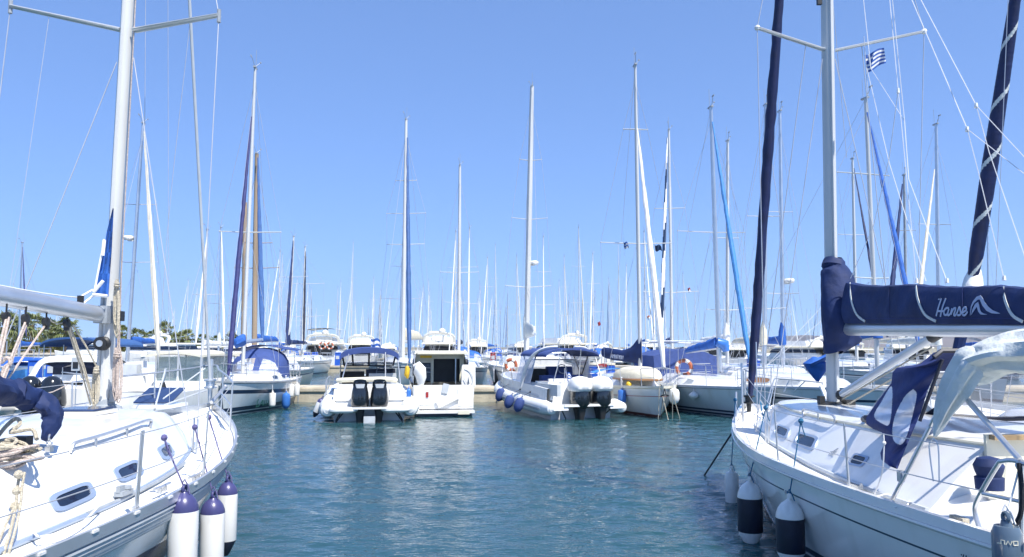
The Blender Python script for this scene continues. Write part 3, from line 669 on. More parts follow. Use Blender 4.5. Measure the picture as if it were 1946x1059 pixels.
    mb = MB(); mb.tube([S.roof(.3, .9)+V((0, 0, .06)), S.at(100, 745, 8), S.at(128, 732, 8.4)], .006, 5); mb.build('thin_line', 'ropep', S.e)
    # navy canvas bundled over the cabin top
    tp_ = S.roof(*rf(80, 846)); D0 = S.W(tp_).y; D1 = S.W(S.roof(*rf(25, 850))).y
    P = [S.at(-95, 742, D0-1.0), S.at(-40, 740, D0-.7), S.at(0, 748, D0-.4), S.at(30, 747, D0-.2), S.at(62, 756, D0), S.at(88, 770, D0+.05), S.at(101, 790, D0+.06), S.at(96, 815, D0+.03), S.at(83, 838, D0)]
    pts = smoothpath(P, 6); rn = random.Random(11); n = len(pts); mb = MB(); rows = []
    for i, p in enumerate(pts):
        u = i/(n-1); r = interp([0, .25, .5, .7, .85, .97, 1], [.12*D0/6.4, .095*D0/6.4, .08*D0/6.4, .072*D0/6.4, .062*D0/6.4, .036*D0/6.4, .018], u); t = (pts[min(n-1, i+1)]-pts[max(0, i-1)]).normalized(); sd = t.cross(V((0, 1, 0))).normalized(); bk = t.cross(sd)
        rows.append([p+(sd*math.cos(a)+bk*math.sin(a)*1.2)*r*(1+.14*math.sin(a*3+i*.33)+.10*math.sin(a*5-i*.7)+rn.uniform(-.05, .05)) for a in [2*math.pi*k/18 for k in range(18)]])
    mb.loft(rows, True, 0, True); mb.build('folded_canvas', 'navy', S.e)
    mb = MB(); c = S.roof(*rf(48, 800))+V((-.25, .3, .05)); mb.box(c-V((0, 0, .02)), (.26, .22, .08)); mb.box(c+V((-.05, 0, .06)), (.12, .1, .08), 1); mb.box(c+V((-.3, 0, 0)), (.5, .2, .1), 2); mb.build('traveller', ['grey', 'rubber', 'greyl'], S.e)
    # rope coil on the roof
    rn = random.Random(3); c = S.roof(*rf(24, 838))+V((-.12, .0, .01)); ks = .88*D1/5.75
    for mat, k0, nm in (('ropep', 9, 'rope_coil'), ('rope', 7, 'rope_coil')):
        mb = MB()
        for k in range(k0):
            a, b_ = rn.uniform(.20, .33)*ks, rn.uniform(.10, .17)*ks; o = c+V((rn.uniform(-.05, .05)-(.02 if mat == 'rope' else 0), rn.uniform(-.05, .05), .012+.014*k+(.06 if mat == 'rope' else 0))); ph = rn.uniform(-.2, .2)
            mb.tube([o+V((a*math.cos(x)*math.cos(ph)-b_*math.sin(x)*math.sin(ph), a*math.cos(x)*math.sin(ph)+b_*math.sin(x)*math.cos(ph), .02*math.sin(x*2+k))) for x in [2*math.pi*q/22 for q in range(23)]], .0125, 6)
        if mat == 'rope': mb.tube(smoothpath([*[S.at(x_, y_, D1+.05+(850-y_)*.004) for x_, y_ in ((-20, 850), (10, 812), (30, 796), (38, 806), (20, 822), (60, 816), (70, 835))]], 5), .015, 6)
        mb.build(nm, mat, S.e)
    mb = MB(); p = tp_+V((0, 0, .16)); mb.torus(p, .02, .008, (1, .3, 0), 12, 6); mb.torus(p-V((0, 0, .045)), .022, .008, (.2, 1, 0), 12, 6); mb.box(p-V((0, 0, .09)), (.04, .05, .04)); mb.build('shackle', 'steel', S.e)
    # knotted line on the aft lifeline
    mb = MB(); P = [S.at(38, 898, 5.35), S.at(34, 920, 5.3), S.at(30, 960, 5.25), S.at(22, 1000, 5.2), S.at(8, 1050, 5.1), S.at(0, 1090, 5.1)]; mb.tube(smoothpath(P, 4), .010, 6); mb.tube(smoothpath([p+V((.03, 0, 0)) for p in P], 4), .009, 6); mb.tube(smoothpath([P[2], S.at(14, 990, 5.2), S.at(-6, 1040, 5.1)], 4), .008, 6)
    for y in (902, 933, 962): mb.ball(S.at(35-(y-902)*.12, y, 5.28), .03, 8)
    mb.build('knotted_line', 'rope', S.e)
    mb = MB(); P = [S.az(64, 1008, 1.06), S.az(75, 1020, 1.06), S.az(120, 1010, 1.06), S.az(160, 990, 1.06), S.az(193, 955, 1.1)]; mb.tube(smoothpath(P, 4), .008, 5); mb.build('jib_sheet', 'wirel', S.e)
    # shroud-to-toerail short ropes and plate lines are part of the rigging
    for px, top_y, len_, r, lab, rp in ((350, 934, 1.06, .122, 'white fender with violet top, nearest and widest of the three on the left sloop', (312, 832)), (405, 945, .98, .112, 'white fender with violet top, middle one on the left sloop', (370, 812)), (433, 914, .74, .102, 'white fender with violet top and dark foot, furthest of the three on the left sloop', (397, 793))):
        t = S.tpx(px-4, 1, .31); p = S.sheer(t, 1, -(r+.035), 0); wpos = S.W(p); dd = wpos.y; tp = at(px, top_y, dd-.05)
        fender('fender', tp, len_, r, 'white', lab, 'vcap', at(rp[0], rp[1], S.W(S.sheer(t, 1, .06)).y+.05), 'ropev', capm2='navyd')
    return S
LB = leftboat()
# ------------------------------------------------------------------ near sloop on the right
def polyholes(mb, outer, holes, thick, mi=0):
    import bmesh
    bm = bmesh.new(); 
    for lp in [outer]+holes:
        vs = [bm.verts.new(p) for p in lp]
        for a, b in zip(vs, vs[1:]+vs[:1]): bm.edges.new((a, b))
    bmesh.ops.triangle_fill(bm, use_beauty=True, edges=bm.edges[:])
    bm.verts.index_update(); vs = [v.co.copy() for v in bm.verts]; fs = [tuple(v.index for v in f.verts) for f in bm.faces]; bm.free()
    o = V(thick); mb.add(vs, fs, mi); mb.add([v+o for v in vs], [tuple(reversed(f)) for f in fs], mi)
    for lp in [outer]+holes: mb.loft([lp+[lp[0]], [p+o for p in lp]+[lp[0]+o]], False, mi)
def ribbon(mb, pts, w, nrm, t=.004, mi=0):
    """flat painted stroke of width w lying across a surface with normal nrm"""
    n = V(nrm).normalized(); rows = []; pts = [V(p) for p in pts]
    for i, p in enumerate(pts):
        d = (pts[min(len(pts)-1, i+1)]-pts[max(0, i-1)]).normalized(); s = d.cross(n).normalized()*w/2; rows.append([p-s, p-s+n*t, p+s+n*t, p+s])
    mb.loft(rows, True, mi, True)
def rightboat():
    S = Sloop('sailing_yacht', 'white sloop with navy boom cover and navy spray hood, filling the near right corner', (4.389, 9.324), .061, L=9.6, B=3.163, sm=.547, p=1.81, q=1.096, fbb=1.268, fbm=1.003, rake=.25, tr=.82)
    S.hull('hullR', bands=((.03, .10, 'navyb'), (.13, .20, 'navyb')), cove=(.245, .262, 'navyb'), n=60); S.deck(n=60)
    S.toerail('hullR', h=.05, w=.05, n=70)
    mb = MB()
    for sd in (-1, 1):
        rows = []
        for i in range(60):
            t = .0+(i/59)**1.4; z = S.zs(t); b = S.half(t); y = S.Ln/2-t*S.Ln
            rows.append([V((sd*(b+x), y+.02*(1-t), z+q)) for x, q in ((-.01, -.03), (.022, -.035), (.024, -.05), (-.01, -.075))])
        mb.loft(rows)
    mb.build('rubbing_strake', 'gel', S.e)
    yo = lambda d: d-9.324
    S.setroof(yo(6.45), yo(12.5), ((0, .12, .38, .66, .86, .95, 1), (1.30, 1.31, 1.21, .98, .70, .52, .40)), ((0, .3, .66, .86, .95, 1), (.62, .57, .48, .42, .34, .06)), ins=lambda u: interp([0, .25, .6, 1], [.52, .42, .32, .3], u))
    S.coach('gel', n=40)
    rf = lambda x, y: S.rooffind(x, y, -1)
    for c in (((1495, 836), (1469, 823), (1481, 805), (1505, 815)), ((1547, 861), (1506, 844), (1521, 821), (1561, 831)), ((1637, 890), (1611, 882), (1624, 860), (1651, 866))):
        S.window([rf(*p) for p in c], -1, 'glass', framew=.34, rr_=.2)
    mb = MB(); us = [i/24*.93 for i in range(25)]
    for sd in (-1, 1): mb.tube([S.roof(u, .54, sd, .005) for u in us], .016, 6)
    mb.build('roof_moulding', 'cream', S.e)
    mb = MB()
    for sd in (-1, 1): mb.tube([S.roof(u, .03, sd, .015) for u in us], .022, 6)
    mb.build('deck_gutter', 'greyl', S.e)
    mb = MB(); P = [S.roof(*rf(x, y), -1) for x, y in ((1529, 790), (1556, 797), (1588, 806))]; up = V((0, 0, .085)); mb.tube(smoothpath([P[0], P[0]+up, P[1]+up, P[2]+up+V((0, .03, 0)), P[2]], 4), .014, 8); mb.tube([P[1], P[1]+up], .012, 8); mb.build('handrail', 'steel', S.e)
    mb = MB()   # the emblem on the coachroof side: a slanted open letter A of thin strokes
    q = rf(1585, 858); c = S.roof(q[0], q[1], -1, .012); e1 = (S.roof(q[0]-.02, q[1], -1, .012)-c).normalized(); e2 = (S.roof(q[0], q[1]+.05, -1, .012)-c).normalized(); nn = e1.cross(e2); nn = nn if nn.x < 0 else -nn
    for pl in (((-.06, -.05), (-.02, .0), (.03, .05), (.04, .055)), ((.04, .055), (.03, 0), (.02, -.055)), ((-.02, -.05), (.0, -.01), (.02, .02)), ((-.07, -.01), (-.02, .0), (.05, -.02))): ribbon(mb, [c+e1*x+e2*y for x, y in pl], .007, nn)
    mb.build('emblem', 'grey', S.e)
    # companionway bulkhead
    y0 = S.ry0-.02; z0 = 1.0
    mb = MB(); mb.box((.15, y0-.01, z0+.2), (1.90, .03, .80)); mb.build('bulkhead', 'cream', S.e)
    mb = MB(); mb.box((.1, y0-.05, z0+.58), (1.75, .09, .035)); mb.box((-.2, y0-.05, z0+.17), (.05, .05, .78)); mb.box((.5, y0-.05, z0+.17), (.05, .05, .78)); mb.build('companionway_trim', 'teak', S.e)
    mb = MB(); mb.box((.15, y0-.035, z0+.18), (.64, .02, .74)); d = mb.build('companionway_door', 'gel', S.e); m2 = MB(); m2.tube([(-.1, y0-.07, z0+.36), (.08, y0-.07, z0+.36)], .022, 8); m2.build('handle', 'rubber', d)
    # cockpit coamings and winches
    for sd in (-1, 1):
        mb = MB(); rows = []
        for i in range(10):
            y = lerp(S.ry0, -S.Ln/2+.25, i/9); k = lerp(1, .9, i/9); rows.append([V((sd*x*k, y, z)) for x, z in ((1.30, .97), (1.18, 1.04), (1.05, 1.10), (.95, 1.13), (.80, 1.12), (.76, .95))])
        mb.loft(rows, False); mb.f.append(tuple(len(mb.v)-6+k for k in range(6))); mb.mi.append(0); mb.build('cockpit_coaming', 'gel', S.e)
    c = S.pl(1881, 930, -.9); mb = MB(); mb.lathe([(.02, 0), (.10, 0), (.105, .09), (.085, .10), (.10, .14), (.11, .18), (.08, .235), (.02, .25)], c, 16); w = mb.build('winch_cover', 'navy', S.e)
    mb = MB(); mb.lathe([(.02, 0), (.09, 0), (.09, .05), (.06, .09), (.06, .14), (.075, .17), (.02, .17)], (.86, c.y, 1.27), 16); mb.build('winch', 'steel', S.e)
    # guard rails
    tl = [S.tpx(1470, -1), S.tpx(1602, -1)]; S.stanchions(tl, bow=S.tpx(1412, -1, .02, .3), h=.6, aft=S.tpx(1852, -1, .6, .98), push=False)
    # rig
    b = S.at(1583, 770, 10.6); t0 = S.at(1571.5, 0, 10.6); top = ext(b, t0, 2.3); mo = S.mast(b-V((0, 0, .08)), top, (.094, .075), 'aluw', n=20)
    mb = MB(); mb.tube([b+V((.0, -.125, .1)), top+V((0, -.1, 0))], .022, 6); mb.build('sail_track', 'aluw', mo)
    tips = [S.at(1439, 53, 10.25), S.at(1756, 60, 10.25)]
    for q, c in zip(tips, (S.at(1569, 96, 10.58), S.at(1587, 96, 10.58))):
        mb = MB(); mb.tube([c, q], [.03, .025], 10, sq=(1.5, .7)); so_ = mb.build('spreader', 'alu', mo); m2 = MB(); m2.ball(q, .04, 8); m2.build('tip_fitting', 'whitec', so_)
    mb = MB(); mb.lathe([(.02, 0), (.2, 0), (.19, .05), (.1, .08)], b-V((0, 0, .03)), 14); mb.box(b+V((-.16, .0, .07)), (.07, .09, .1)); mb.box(b+V((.15, -.12, .04)), (.12, .16, .08)); mb.build('mast_foot', 'rubber', mo)
    mb = MB(); c = S.at(1557, 3, 10.45); mb.box(c, (.06, .05, .09)); mb.build('steaming_light', 'rubber', mo)
    # boom, cover with name and device, kicker strut
    ba = S.at(1612, 625, 10.2); bm_ = S.at(1946, 624, 6.9); be = ext(ba, bm_, 1.28)
    mb = MB(); mb.tube([ba, be], .082, 16, sq=(.85, 1.05)); bo = mb.build('boom', 'alu', S.e)
    rows = []; rn = random.Random(8); n = 60; xs = [1618+(2040-1618)*i/n for i in range(n+1)]
    d_of = lambda x: interp([1600, 1946, 2050], [10.3, 6.9, ext(V((10.3, 0, 0)), V((6.9, 0, 0)), 1.2).x], x)
    # depth along the boom is linear in space, not in px: solve by stepping the boom line
    bl = [(pix(S.W(ext(ba, be, k/400)))[0], k/400) for k in range(401)]
    def onboom(x): return ext(ba, be, interp([q[0] for q in bl], [q[1] for q in bl], x))
    topy = lambda x: interp([1600, 1612, 1640, 1670, 1700, 1742, 1775, 1820, 1860, 1908, 1940, 2000, 2050], [530, 533, 540, 542.5, 542, 539.5, 542, 544.5, 544, 541.5, 545, 547.5, 547], x)+.5*math.sin(x*.21)
    for x in xs:
        c = onboom(x); dd = S.W(c).y; zt = at(x, topy(x), dd).z; zb = at(x, 613, dd).z; hh = zt-zb; row = []
        for k in range(16):
            a = 2*math.pi*k/16; z = math.sin(a)*.5+.5; ww = (.15-.07*z)*(1+.05*math.sin(x*.05+k)+.035*math.sin(x*.16-z*5)*math.sin(math.pi*z))
            row.append(V((c.x+math.copysign(abs(math.cos(a))**.45, math.cos(a))*ww, c.y, zb+z*hh-.0+(-.03 if z < .04 else 0))))
        rows.append(row)
    mb = MB(); mb.loft(rows, True, 0, True); cv = mb.build('sail_cover', 'navy', S.e)
    tab = []
    for i in range(len(rows)-1):
        for f in (0, .2, .4, .6, .8):
            pr = [rows[i][k].lerp(rows[i+1][k], f) for k in range(4, 13)]
            for k in range(8):
                for g in (0, .2, .4, .6, .8): p = pr[k].lerp(pr[k+1], g); q = pix(S.W(p)); tab.append((q[0], q[1], p.x, p.y, p.z))
    tab = np.array(tab)
    def sidex(x, y):      # point on the port face of the cover at that picture position
        dd = (tab[:, 0]-x)**2+(tab[:, 1]-y)**2; ii = np.argsort(dd)[:4]; wt = 1/(dd[ii]+.2); p = (tab[ii, 2:]*wt[:, None]).sum(0)/wt.sum(); return V(p)+V((-.006, 0, 0))
    zx = lambda X, Y: (1770+X/13.9, 550+Y/13.9)      # coordinates read off an enlargement of the lettering
    strokes = [((285, 240), (235, 380), (195, 500), (145, 715)), ((398, 235), (345, 380), (300, 520), (255, 725)), ((180, 575), (250, 575), (340, 575)), ((218, 250), (214, 272)),
        ((480, 500), (430, 490), (375, 530), (350, 600), (365, 670), (420, 670), (460, 610), (485, 510), (450, 640), (470, 690), (520, 650), (545, 590), (565, 500), (535, 660), (570, 570), (620, 500), (660, 500), (640, 580), (615, 660), (650, 690), (700, 620), (755, 480), (780, 560), (800, 640), (760, 685), (705, 680)),
        ((800, 650), (850, 610), (930, 560), (945, 500), (900, 480), (850, 540), (840, 620), (870, 685), (920, 670), (975, 590))]
    mb = MB()
    for st in strokes: ribbon(mb, smoothpath([sidex(*zx(*p)) for p in st], 4), .020, (-1, 0, .1), .003)
    mb.build('lettering', 'logo', cv)
    mb = MB()
    for st in (((1040, 690, 8), (1075, 460, 30), (1130, 340, 50), (1230, 235, 75), (1310, 215, 90), (1350, 280, 100), (1400, 390, 105), (1500, 510, 105), (1620, 590, 70), (1740, 620, 40), (1830, 635, 5)), ((1075, 670, 8), (1130, 540, 55), (1200, 420, 80), (1240, 380, 90), (1255, 450, 80), (1285, 560, 70), (1330, 630, 55), (1400, 655, 25), (1490, 660, 5))):
        P = [sidex(*zx(a, b_)) for a, b_, _ in st]; rows2 = []
        for i, p in enumerate(P):
            dv = (P[min(len(P)-1, i+1)]-P[max(0, i-1)]).normalized(); s_ = dv.cross(V((-1, 0, 0))).normalized()*st[i][2]/13.9/F*9*.5; rows2.append([p-s_, p-s_+V((-.003, 0, 0)), p+s_+V((-.003, 0, 0)), p+s_])
        mb.loft(rows2, True, 0, True)
    mb.build('device', 'logo', cv)
    for xa in (1690, 1830): mb = MB(); ribbon(mb, [sidex(xa, topy(xa)+3+q*.0+(608-topy(xa)-3)*q/8) for q in range(9)], .010, (-1, 0, .1), .002); mb.build('seam', 'navy2', cv)
    mb = MB(); ribbon(mb, [sidex(x, 606) for x in range(1625, 1945, 8)], .008, (-1, 0, .1), .002); mb.build('seam', 'navy2', cv)
    for xa, xb in ((1616, 1645), (1742, 1780), (1908, 1945)):
        mb = MB(); ribbon(mb, smoothpath([sidex(xa, topy(xa)+4), sidex(lerp(xa, xb, .1), 570), sidex(lerp(xa, xb, .45), 598), sidex(xb, 611)], 4), .028, (-1, 0, .1), .006); mb.build('cover_strap', 'greyc', cv)
    # front piece wrapped round the mast
    prof = [(491, 1569, 1596, 10.55), (497, 1565, 1603, 10.53), (503, 1562, 1606, 10.5), (508, 1565, 1611, 10.5), (516, 1561, 1614, 10.47), (530, 1562, 1622, 10.44), (560, 1561, 1627, 10.38), (600, 1562, 1624, 10.36), (625, 1563, 1623, 10.36), (645, 1565, 1638, 10.4), (655, 1566, 1632, 10.42), (670, 1567, 1600, 10.45)]
    rows3 = []
    for y, xa, xb, dd in prof:
        c = S.at((xa+xb)/2, y, dd); w = (xb-xa)/2/F*dd; rows3.append([c+V((math.cos(a)*w*(1+.05*math.sin(4*a+y*.3)), -abs(math.sin(a))*0+math.sin(a)*max(.17, w*.7)*(1+.08*math.sin(3*a+y*.2)), .02*math.sin(2*a+y))) for a in [2*math.pi*k/20 for k in range(20)]])
    mb = MB(); rows3 = [r for a, b_ in zip(rows3, rows3[1:]) for r in (a, [p.lerp(q, .5)+V((.006*math.sin(i*2.7), 0, 0)) for i, (p, q) in enumerate(zip(a, b_))])]+[rows3[-1]]; mb.loft(rows3, True, 0, False); mb.build('mast_collar', 'navy', S.e)
    ka, kb = S.at(1598, 751, 10.35), S.at(1770, 642, 8.4); mb = MB(); mb.tube([ka, kb], .048, 12); k = mb.build('boom_strut', 'alu', S.e); m2 = MB(); m2.ball(ka, .07, 10); m2.tube([kb, ext(ka, kb, 1.07)], .06, 10); m2.build('strut_end', 'rubber', k)
    mb = MB(); mb.tube([ka+V((0, 0, -.06)), kb+V((0, 0, -.1))], .01, 5); mb.tube([ka+V((.05, 0, -.14)), kb+V((0, 0, -.2))], .01, 5); mb.build('kicker_tackle', 'rope', S.e)
    # standing rigging
    bow = V((0, S.Ln/2-.25, S.zs(0)+.1)); cp = [S.az(1455, 826, 1.15), None]; cp[1] = V((-cp[0].x, cp[0].y, cp[0].z)); r = .0062; hd = ext(b, top, .9); mb = MB()
    for q, c, x0 in ((tips[0], cp[0], 1563), (tips[1], cp[1], 1587)):
        mb.tube([c, q, ext(b, top, .8)], r, 5); mb.tube([c+V((0, -.1, 0)), S.at(x0, 112, 10.55)], r, 5); mb.tube([c+V((0, .1, 0)), c.lerp(b, .0)+V((0, .1, 0)).lerp(q-c, .0)], r, 4); mb.tube([c+V((0, .35, 0)), q.lerp(S.at(1578, 97, 10.6), .66)], r, 5)
    mb.tube([S.at(1609, 300, 10.7), S.at(1565, -200, 10.7)], .004, 4); mb.tube([V((.0, -S.Ln/2+.3, 1.9)), top], r, 5)
    mb.build('rigging', 'wire', S.e)
    for dx in (0, -.1):
        c = cp[0]+V((0, dx, 0)); mb = MB(); d = (tips[0]-c).normalized(); mb.tube([c-V((0, 0, .1)), c+d*.1, c+d*.3, c+d*.32], [.014, .012, .012, .006], 8); mb.build('rigging_screw', 'steel', S.e)
    lz = lambda pts, dd: [S.at(x, y, d) for (x, y), d in zip(pts, dd)]
    mb = MB(); J = ext(b, top, .62)
    for pts, dd in ((((1720, -30), (1838, 245), (1946, 330)), (9.4, 7.7, 6.6)), (((1838, 245), (1860, 330), (1908, 530)), (7.7, 7.6, 7.25)), (((1745, -10), (1855, 200), (1990, 345)), (9.3, 7.6, 6.3)), (((1855, 200), (1880, 290), (1962, 530)), (7.6, 7.5, 6.8)), (((1690, -10), (1707, 172), (1742, 535)), (9.6, 9.2, 8.75)), (((1640, -10), (1655, 130), (1719, 230), (1727, 340), (1800, 535)), (10, 9.8, 9.2, 9, 8.1)), (((1695, -10), (1719, 230)), (9.5, 9.2)), (((1707, 172), (1690, 300), (1660, 430), (1616, 530)), (9.2, 9.4, 9.8, 10.1)), (((1645, 120), (1690, 310), (1760, 535)), (9.8, 9.4, 8.5))):
        mb.tube(lz(pts, dd), .0048, 4)
    mb.build('lazy_jack', 'wirel', S.e)
    for x, y, d in ((1838, 245, 7.7), (1855, 200, 7.6), (1707, 172, 9.2), (1742, 533, 8.75), (1800, 533, 8.1), (1908, 528, 7.25)): 
        mb = MB(); mb.tube([S.at(x, y-4, d), S.at(x, y+5, d)], [.014, .02], 6); mb.build('lazy_jack_block', 'whitec', S.e)
    # furled navy genoa
    S.furl(S.at(1426, 752, 13.3), ext(S.at(1426, 752, 13.3), S.at(1480, 10, 11.9), 2.05), .084, 'purple', n=12, wob=.10, k=70, seed=4)
    mb = MB(); a = S.at(1423, 762, 13.4); mb.lathe([(.03, -.25), (.04, -.05), (.1, -.04), (.1, -.02), (.06, -.01), (.06, .06), (.1, .07), (.1, .09), (.04, .1)], a, 14); mb.build('furling_drum', 'rubber', S.e)
    mb = MB()
    for (xa, ya), (xb, yb) in (((1413, 828), (1409, 690)), ((1399, 800), (1399, 745)), ((1440, 838), (1437, 650)), ((1446, 838), (1470, 735)), ((1435, 790), (1470, 770)), ((1445, 760), (1462, 785))): mb.tube([S.at(xa, ya, 12.4), S.at(xb, yb, 12.5)], .017 if xa < 1420 else .009, 6)
    mb.build('bow_frame', 'steel', S.e)
    mb = MB(); mb.tube(smoothpath([S.at(1445, 762, 13), S.at(1450, 790, 12.6), S.at(1458, 770, 12.6), S.at(1448, 800, 12.3), S.at(1440, 820, 12)], 4), .012, 6); mb.build('blue_line', 'ropeb', S.e)
    # spray hood: wing, windows, top, front screen
    LX = lambda x, y, lx: S.pl(x, y, lx)
    out = [LX(*p) for p in ((1645, 806, -1.02), (1646, 794, -1.0), (1666, 765, -.98), (1695, 728, -.97), (1696, 708, -.97), (1704, 699, -.96), (1743, 693, -.95), (1775, 686, -.95), (1791, 683, -.95), (1779, 705, -.98), (1762, 742, -1.03), (1749, 784, -1.08), (1735, 815, -1.12), (1706, 891, -1.2), (1690, 886, -1.21), (1674, 874, -1.21), (1673, 861, -1.2), (1681, 842, -1.17), (1676, 822, -1.12), (1660, 816, -1.08))]
    h1 = [LX(*p) for p in ((1667, 796, -1.04), (1666, 785, -1.02), (1678, 762, -1.0), (1693, 738, -.99), (1694, 770, -1.03), (1690, 805, -1.08), (1680, 805, -1.08))]
    h2 = [LX(*p) for p in ((1735, 742, -1.02), (1741, 751, -1.03), (1734, 786, -1.08), (1722, 829, -1.13), (1711, 843, -1.15), (1698, 833, -1.14), (1700, 796, -1.09), (1719, 757, -1.04))]
    Yl = [684, 693, 699, 708, 728, 765, 794, 806, 816, 822, 842, 861, 874, 886, 891]; Xl = [1772, 1743, 1704, 1696, 1694, 1666, 1646, 1646, 1660, 1676, 1681, 1673, 1675, 1690, 1703]
    Yr = [684, 705, 742, 784, 815, 850, 891]; Xr = [1791, 1780, 1763, 1750, 1737, 1722, 1706]; Ys = [684, 728, 765, 806, 850, 891]; Ls = [-.95, -.97, -.99, -1.03, -1.13, -1.2]
    P1 = ((1664, 797), (1662, 786), (1676, 762), (1694, 734), (1695, 770), (1690, 806), (1678, 806)); P2 = ((1735, 740), (1742, 750), (1735, 786), (1723, 829), (1712, 845), (1697, 834), (1699, 796), (1718, 756))
    def inside(x, y, P):
        c = False
        for (xa, ya), (xb, yb) in zip(P, P[1:]+P[:1]):
            if (ya > y) != (yb > y) and x < (xb-xa)*(y-ya)/(yb-ya)+xa: c = not c
        return c
    sm_ = lambda P: [(p.x, p.y) for p in smoothpath([V((x, y, 0)) for x, y in P+P[:1]], 5)]; P1, P2 = sm_(P1), sm_(P2)
    NV, NU = 200, 130; G_, C_ = [], []
    for j in range(NV+1):
        y = lerp(684, 891, j/NV); row, cr = [], []
        for i in range(NU+1):
            u = i/NU; x = lerp(interp(Yl, Xl, y), interp(Yr, Xr, y), u); bul = .10*math.sin(math.pi*u)*math.sin(math.pi*min(1, .15+j/NV*.85)); row.append(LX(x, y, interp(Ys, Ls, y)-bul+.012*math.sin(u*9+j*.12))); cr.append((x, y))
        G_.append(row); C_.append(cr)
    mb = MB(); panes = [MB(), MB(), MB(), MB()]
    for sg in (1, -1):
        for j in range(NV):
            for i in range(NU):
                cx_, cy_ = (C_[j][i][0]+C_[j+1][i+1][0])/2, (C_[j][i][1]+C_[j+1][i+1][1])/2; k_ = 0 if sg > 0 else 2; tgt = panes[k_] if inside(cx_, cy_, P1) else panes[k_+1] if inside(cx_, cy_, P2) else mb
                q = [G_[j][i], G_[j][i+1], G_[j+1][i+1], G_[j+1][i]]
                if sg < 0: q = [V((-p.x, p.y, p.z)) for p in reversed(q)]
                tgt.add(q, [(0, 1, 2, 3)])
    def weld(m):
        idx, vs, mp = {}, [], []
        for p in m.v:
            k = (round(p[0], 5), round(p[1], 5), round(p[2], 5))
            if k not in idx: idx[k] = len(vs); vs.append(p)
            mp.append(idx[k])
        m.f = [tuple(mp[i] for i in f) for f in m.f]; m.v = vs
    weld(mb); [weld(p_) for p_ in panes]
    tp = [(.0, 2.06), (-.12, 2.12), (-.6, 2.17), (-1.1, 2.16)]
    yA = out[7].y; zA = out[7].z; yF = out[3].y; zF = out[3].z
    rowsT = []
    for i in range(9):
        a = math.pi*i/8; x = -.95*math.cos(a); k = math.sin(a)**.6
        rowsT.append([V((x, lerp(yF, yA, u/6)+.25*k*(1-u/6)*.5, lerp(zF, zA, (u/6)**.7)+.12*k+.03*math.sin(u*1.3+i))) for u in range(7)])
    mb.loft(rowsT); mb.loft([[p+V((0, 0, -.015)) for p in reversed(r)] for r in rowsT])
    hd_ = mb.build('spray_hood', 'navy2', S.e)
    for m2 in panes: m2.build('side_window', 'clearb', hd_)
    fb = [V((-1.0, out[1].y, out[1].z)), V((-.7, out[1].y+.55, 1.53)), V((0, out[1].y+.75, 1.57)), V((.7, out[1].y+.55, 1.53)), V((1.0, out[1].y, out[1].z))]; fb = smoothpath(fb, 4); ft = [rowsT[min(8, int(round(8*i/(len(fb)-1))))][0] for i in range(len(fb))]
    m2 = MB(); m2.loft([fb, ft]); m2.build('front_window', 'clear', hd_)
    m2 = MB(); m2.tube(fb, .028, 6); m2.tube([fb[len(fb)//2]+V((0.1, 0, 0)), ft[len(fb)//2]+V((.1, 0, 0))], .035, 6, sq=(1.6, .5)); m2.tube([rowsT[i][6] for i in range(9)], .022, 6); m2.tube([out[8], LX(1748, 800, -1.05)], .016, 6); m2.build('hood_frame', 'navyd', hd_)
    # tubular frame and grey cloth thrown over it
    mb = MB(); mb.tube([LX(1692, 957, -1.42), LX(1765, 815, -1.3), LX(1830, 690, -1.2)], .017, 8); mb.tube([LX(1712, 920, -1.41), LX(1768, 812, -1.32)], .014, 8); mb.tube([LX(1829, 750, -1.2), LX(1938, 874, -1.35)], .02, 8); mb.box(LX(1712, 905, -1.4), (.04, .05, .09)); mb.tube([LX(1829, 690, -1.2), V((0, LX(1829, 690, -1.2).y, 2.38)), V((1.2, LX(1829, 690, -1.2).y, 2.1))], .016, 8); mb.build('awning_frame', 'steel', S.e)
    rn = random.Random(6)
    def drape(P, seed, k=6, fl=.16):
        pts = smoothpath([LX(x, y, lx) for x, y, lx, _, _ in P], k); n = len(pts); wd = [p[3] for p in P]; dp = [p[4] for p in P]; us = [i/(len(P)-1) for i in range(len(P))]; rows = []
        for i, p in enumerate(pts):
            u = i/(n-1); t = (pts[min(n-1, i+1)]-pts[max(0, i-1)]).normalized(); sd = t.cross(V((1, 0, 0))).normalized(); bk = t.cross(sd)
            rows.append([p+(sd*math.cos(a)*interp(us, wd, u)+bk*math.sin(a)*interp(us, dp, u))*(1+fl*math.sin(a*4+u*2+seed)+fl*.6*math.sin(a*7-u*5)) for a in [2*math.pi*q/28 for q in range(28)]])
        return rows
    mb = MB(); mb.loft(drape(((2030, 665, -.9, .14, .16), (1946, 670, -1.0, .135, .16), (1900, 676, -1.08, .12, .15), (1862, 690, -1.12, .13, .14), (1835, 705, -1.18, .12, .1), (1828, 716, -1.2, .05, .05)), 1), True, 0, True)
    mb.loft(drape(((1862, 672, -1.18, .03, .03), (1840, 690, -1.22, .125, .07), (1815, 735, -1.26, .115, .06), (1797, 775, -1.29, .075, .05), (1784, 808, -1.31, .04, .03), (1776, 830, -1.33, .008, .008)), 3, fl=.2), True, 0, True)
    mb.build('awning_cover', 'greyc', S.e)
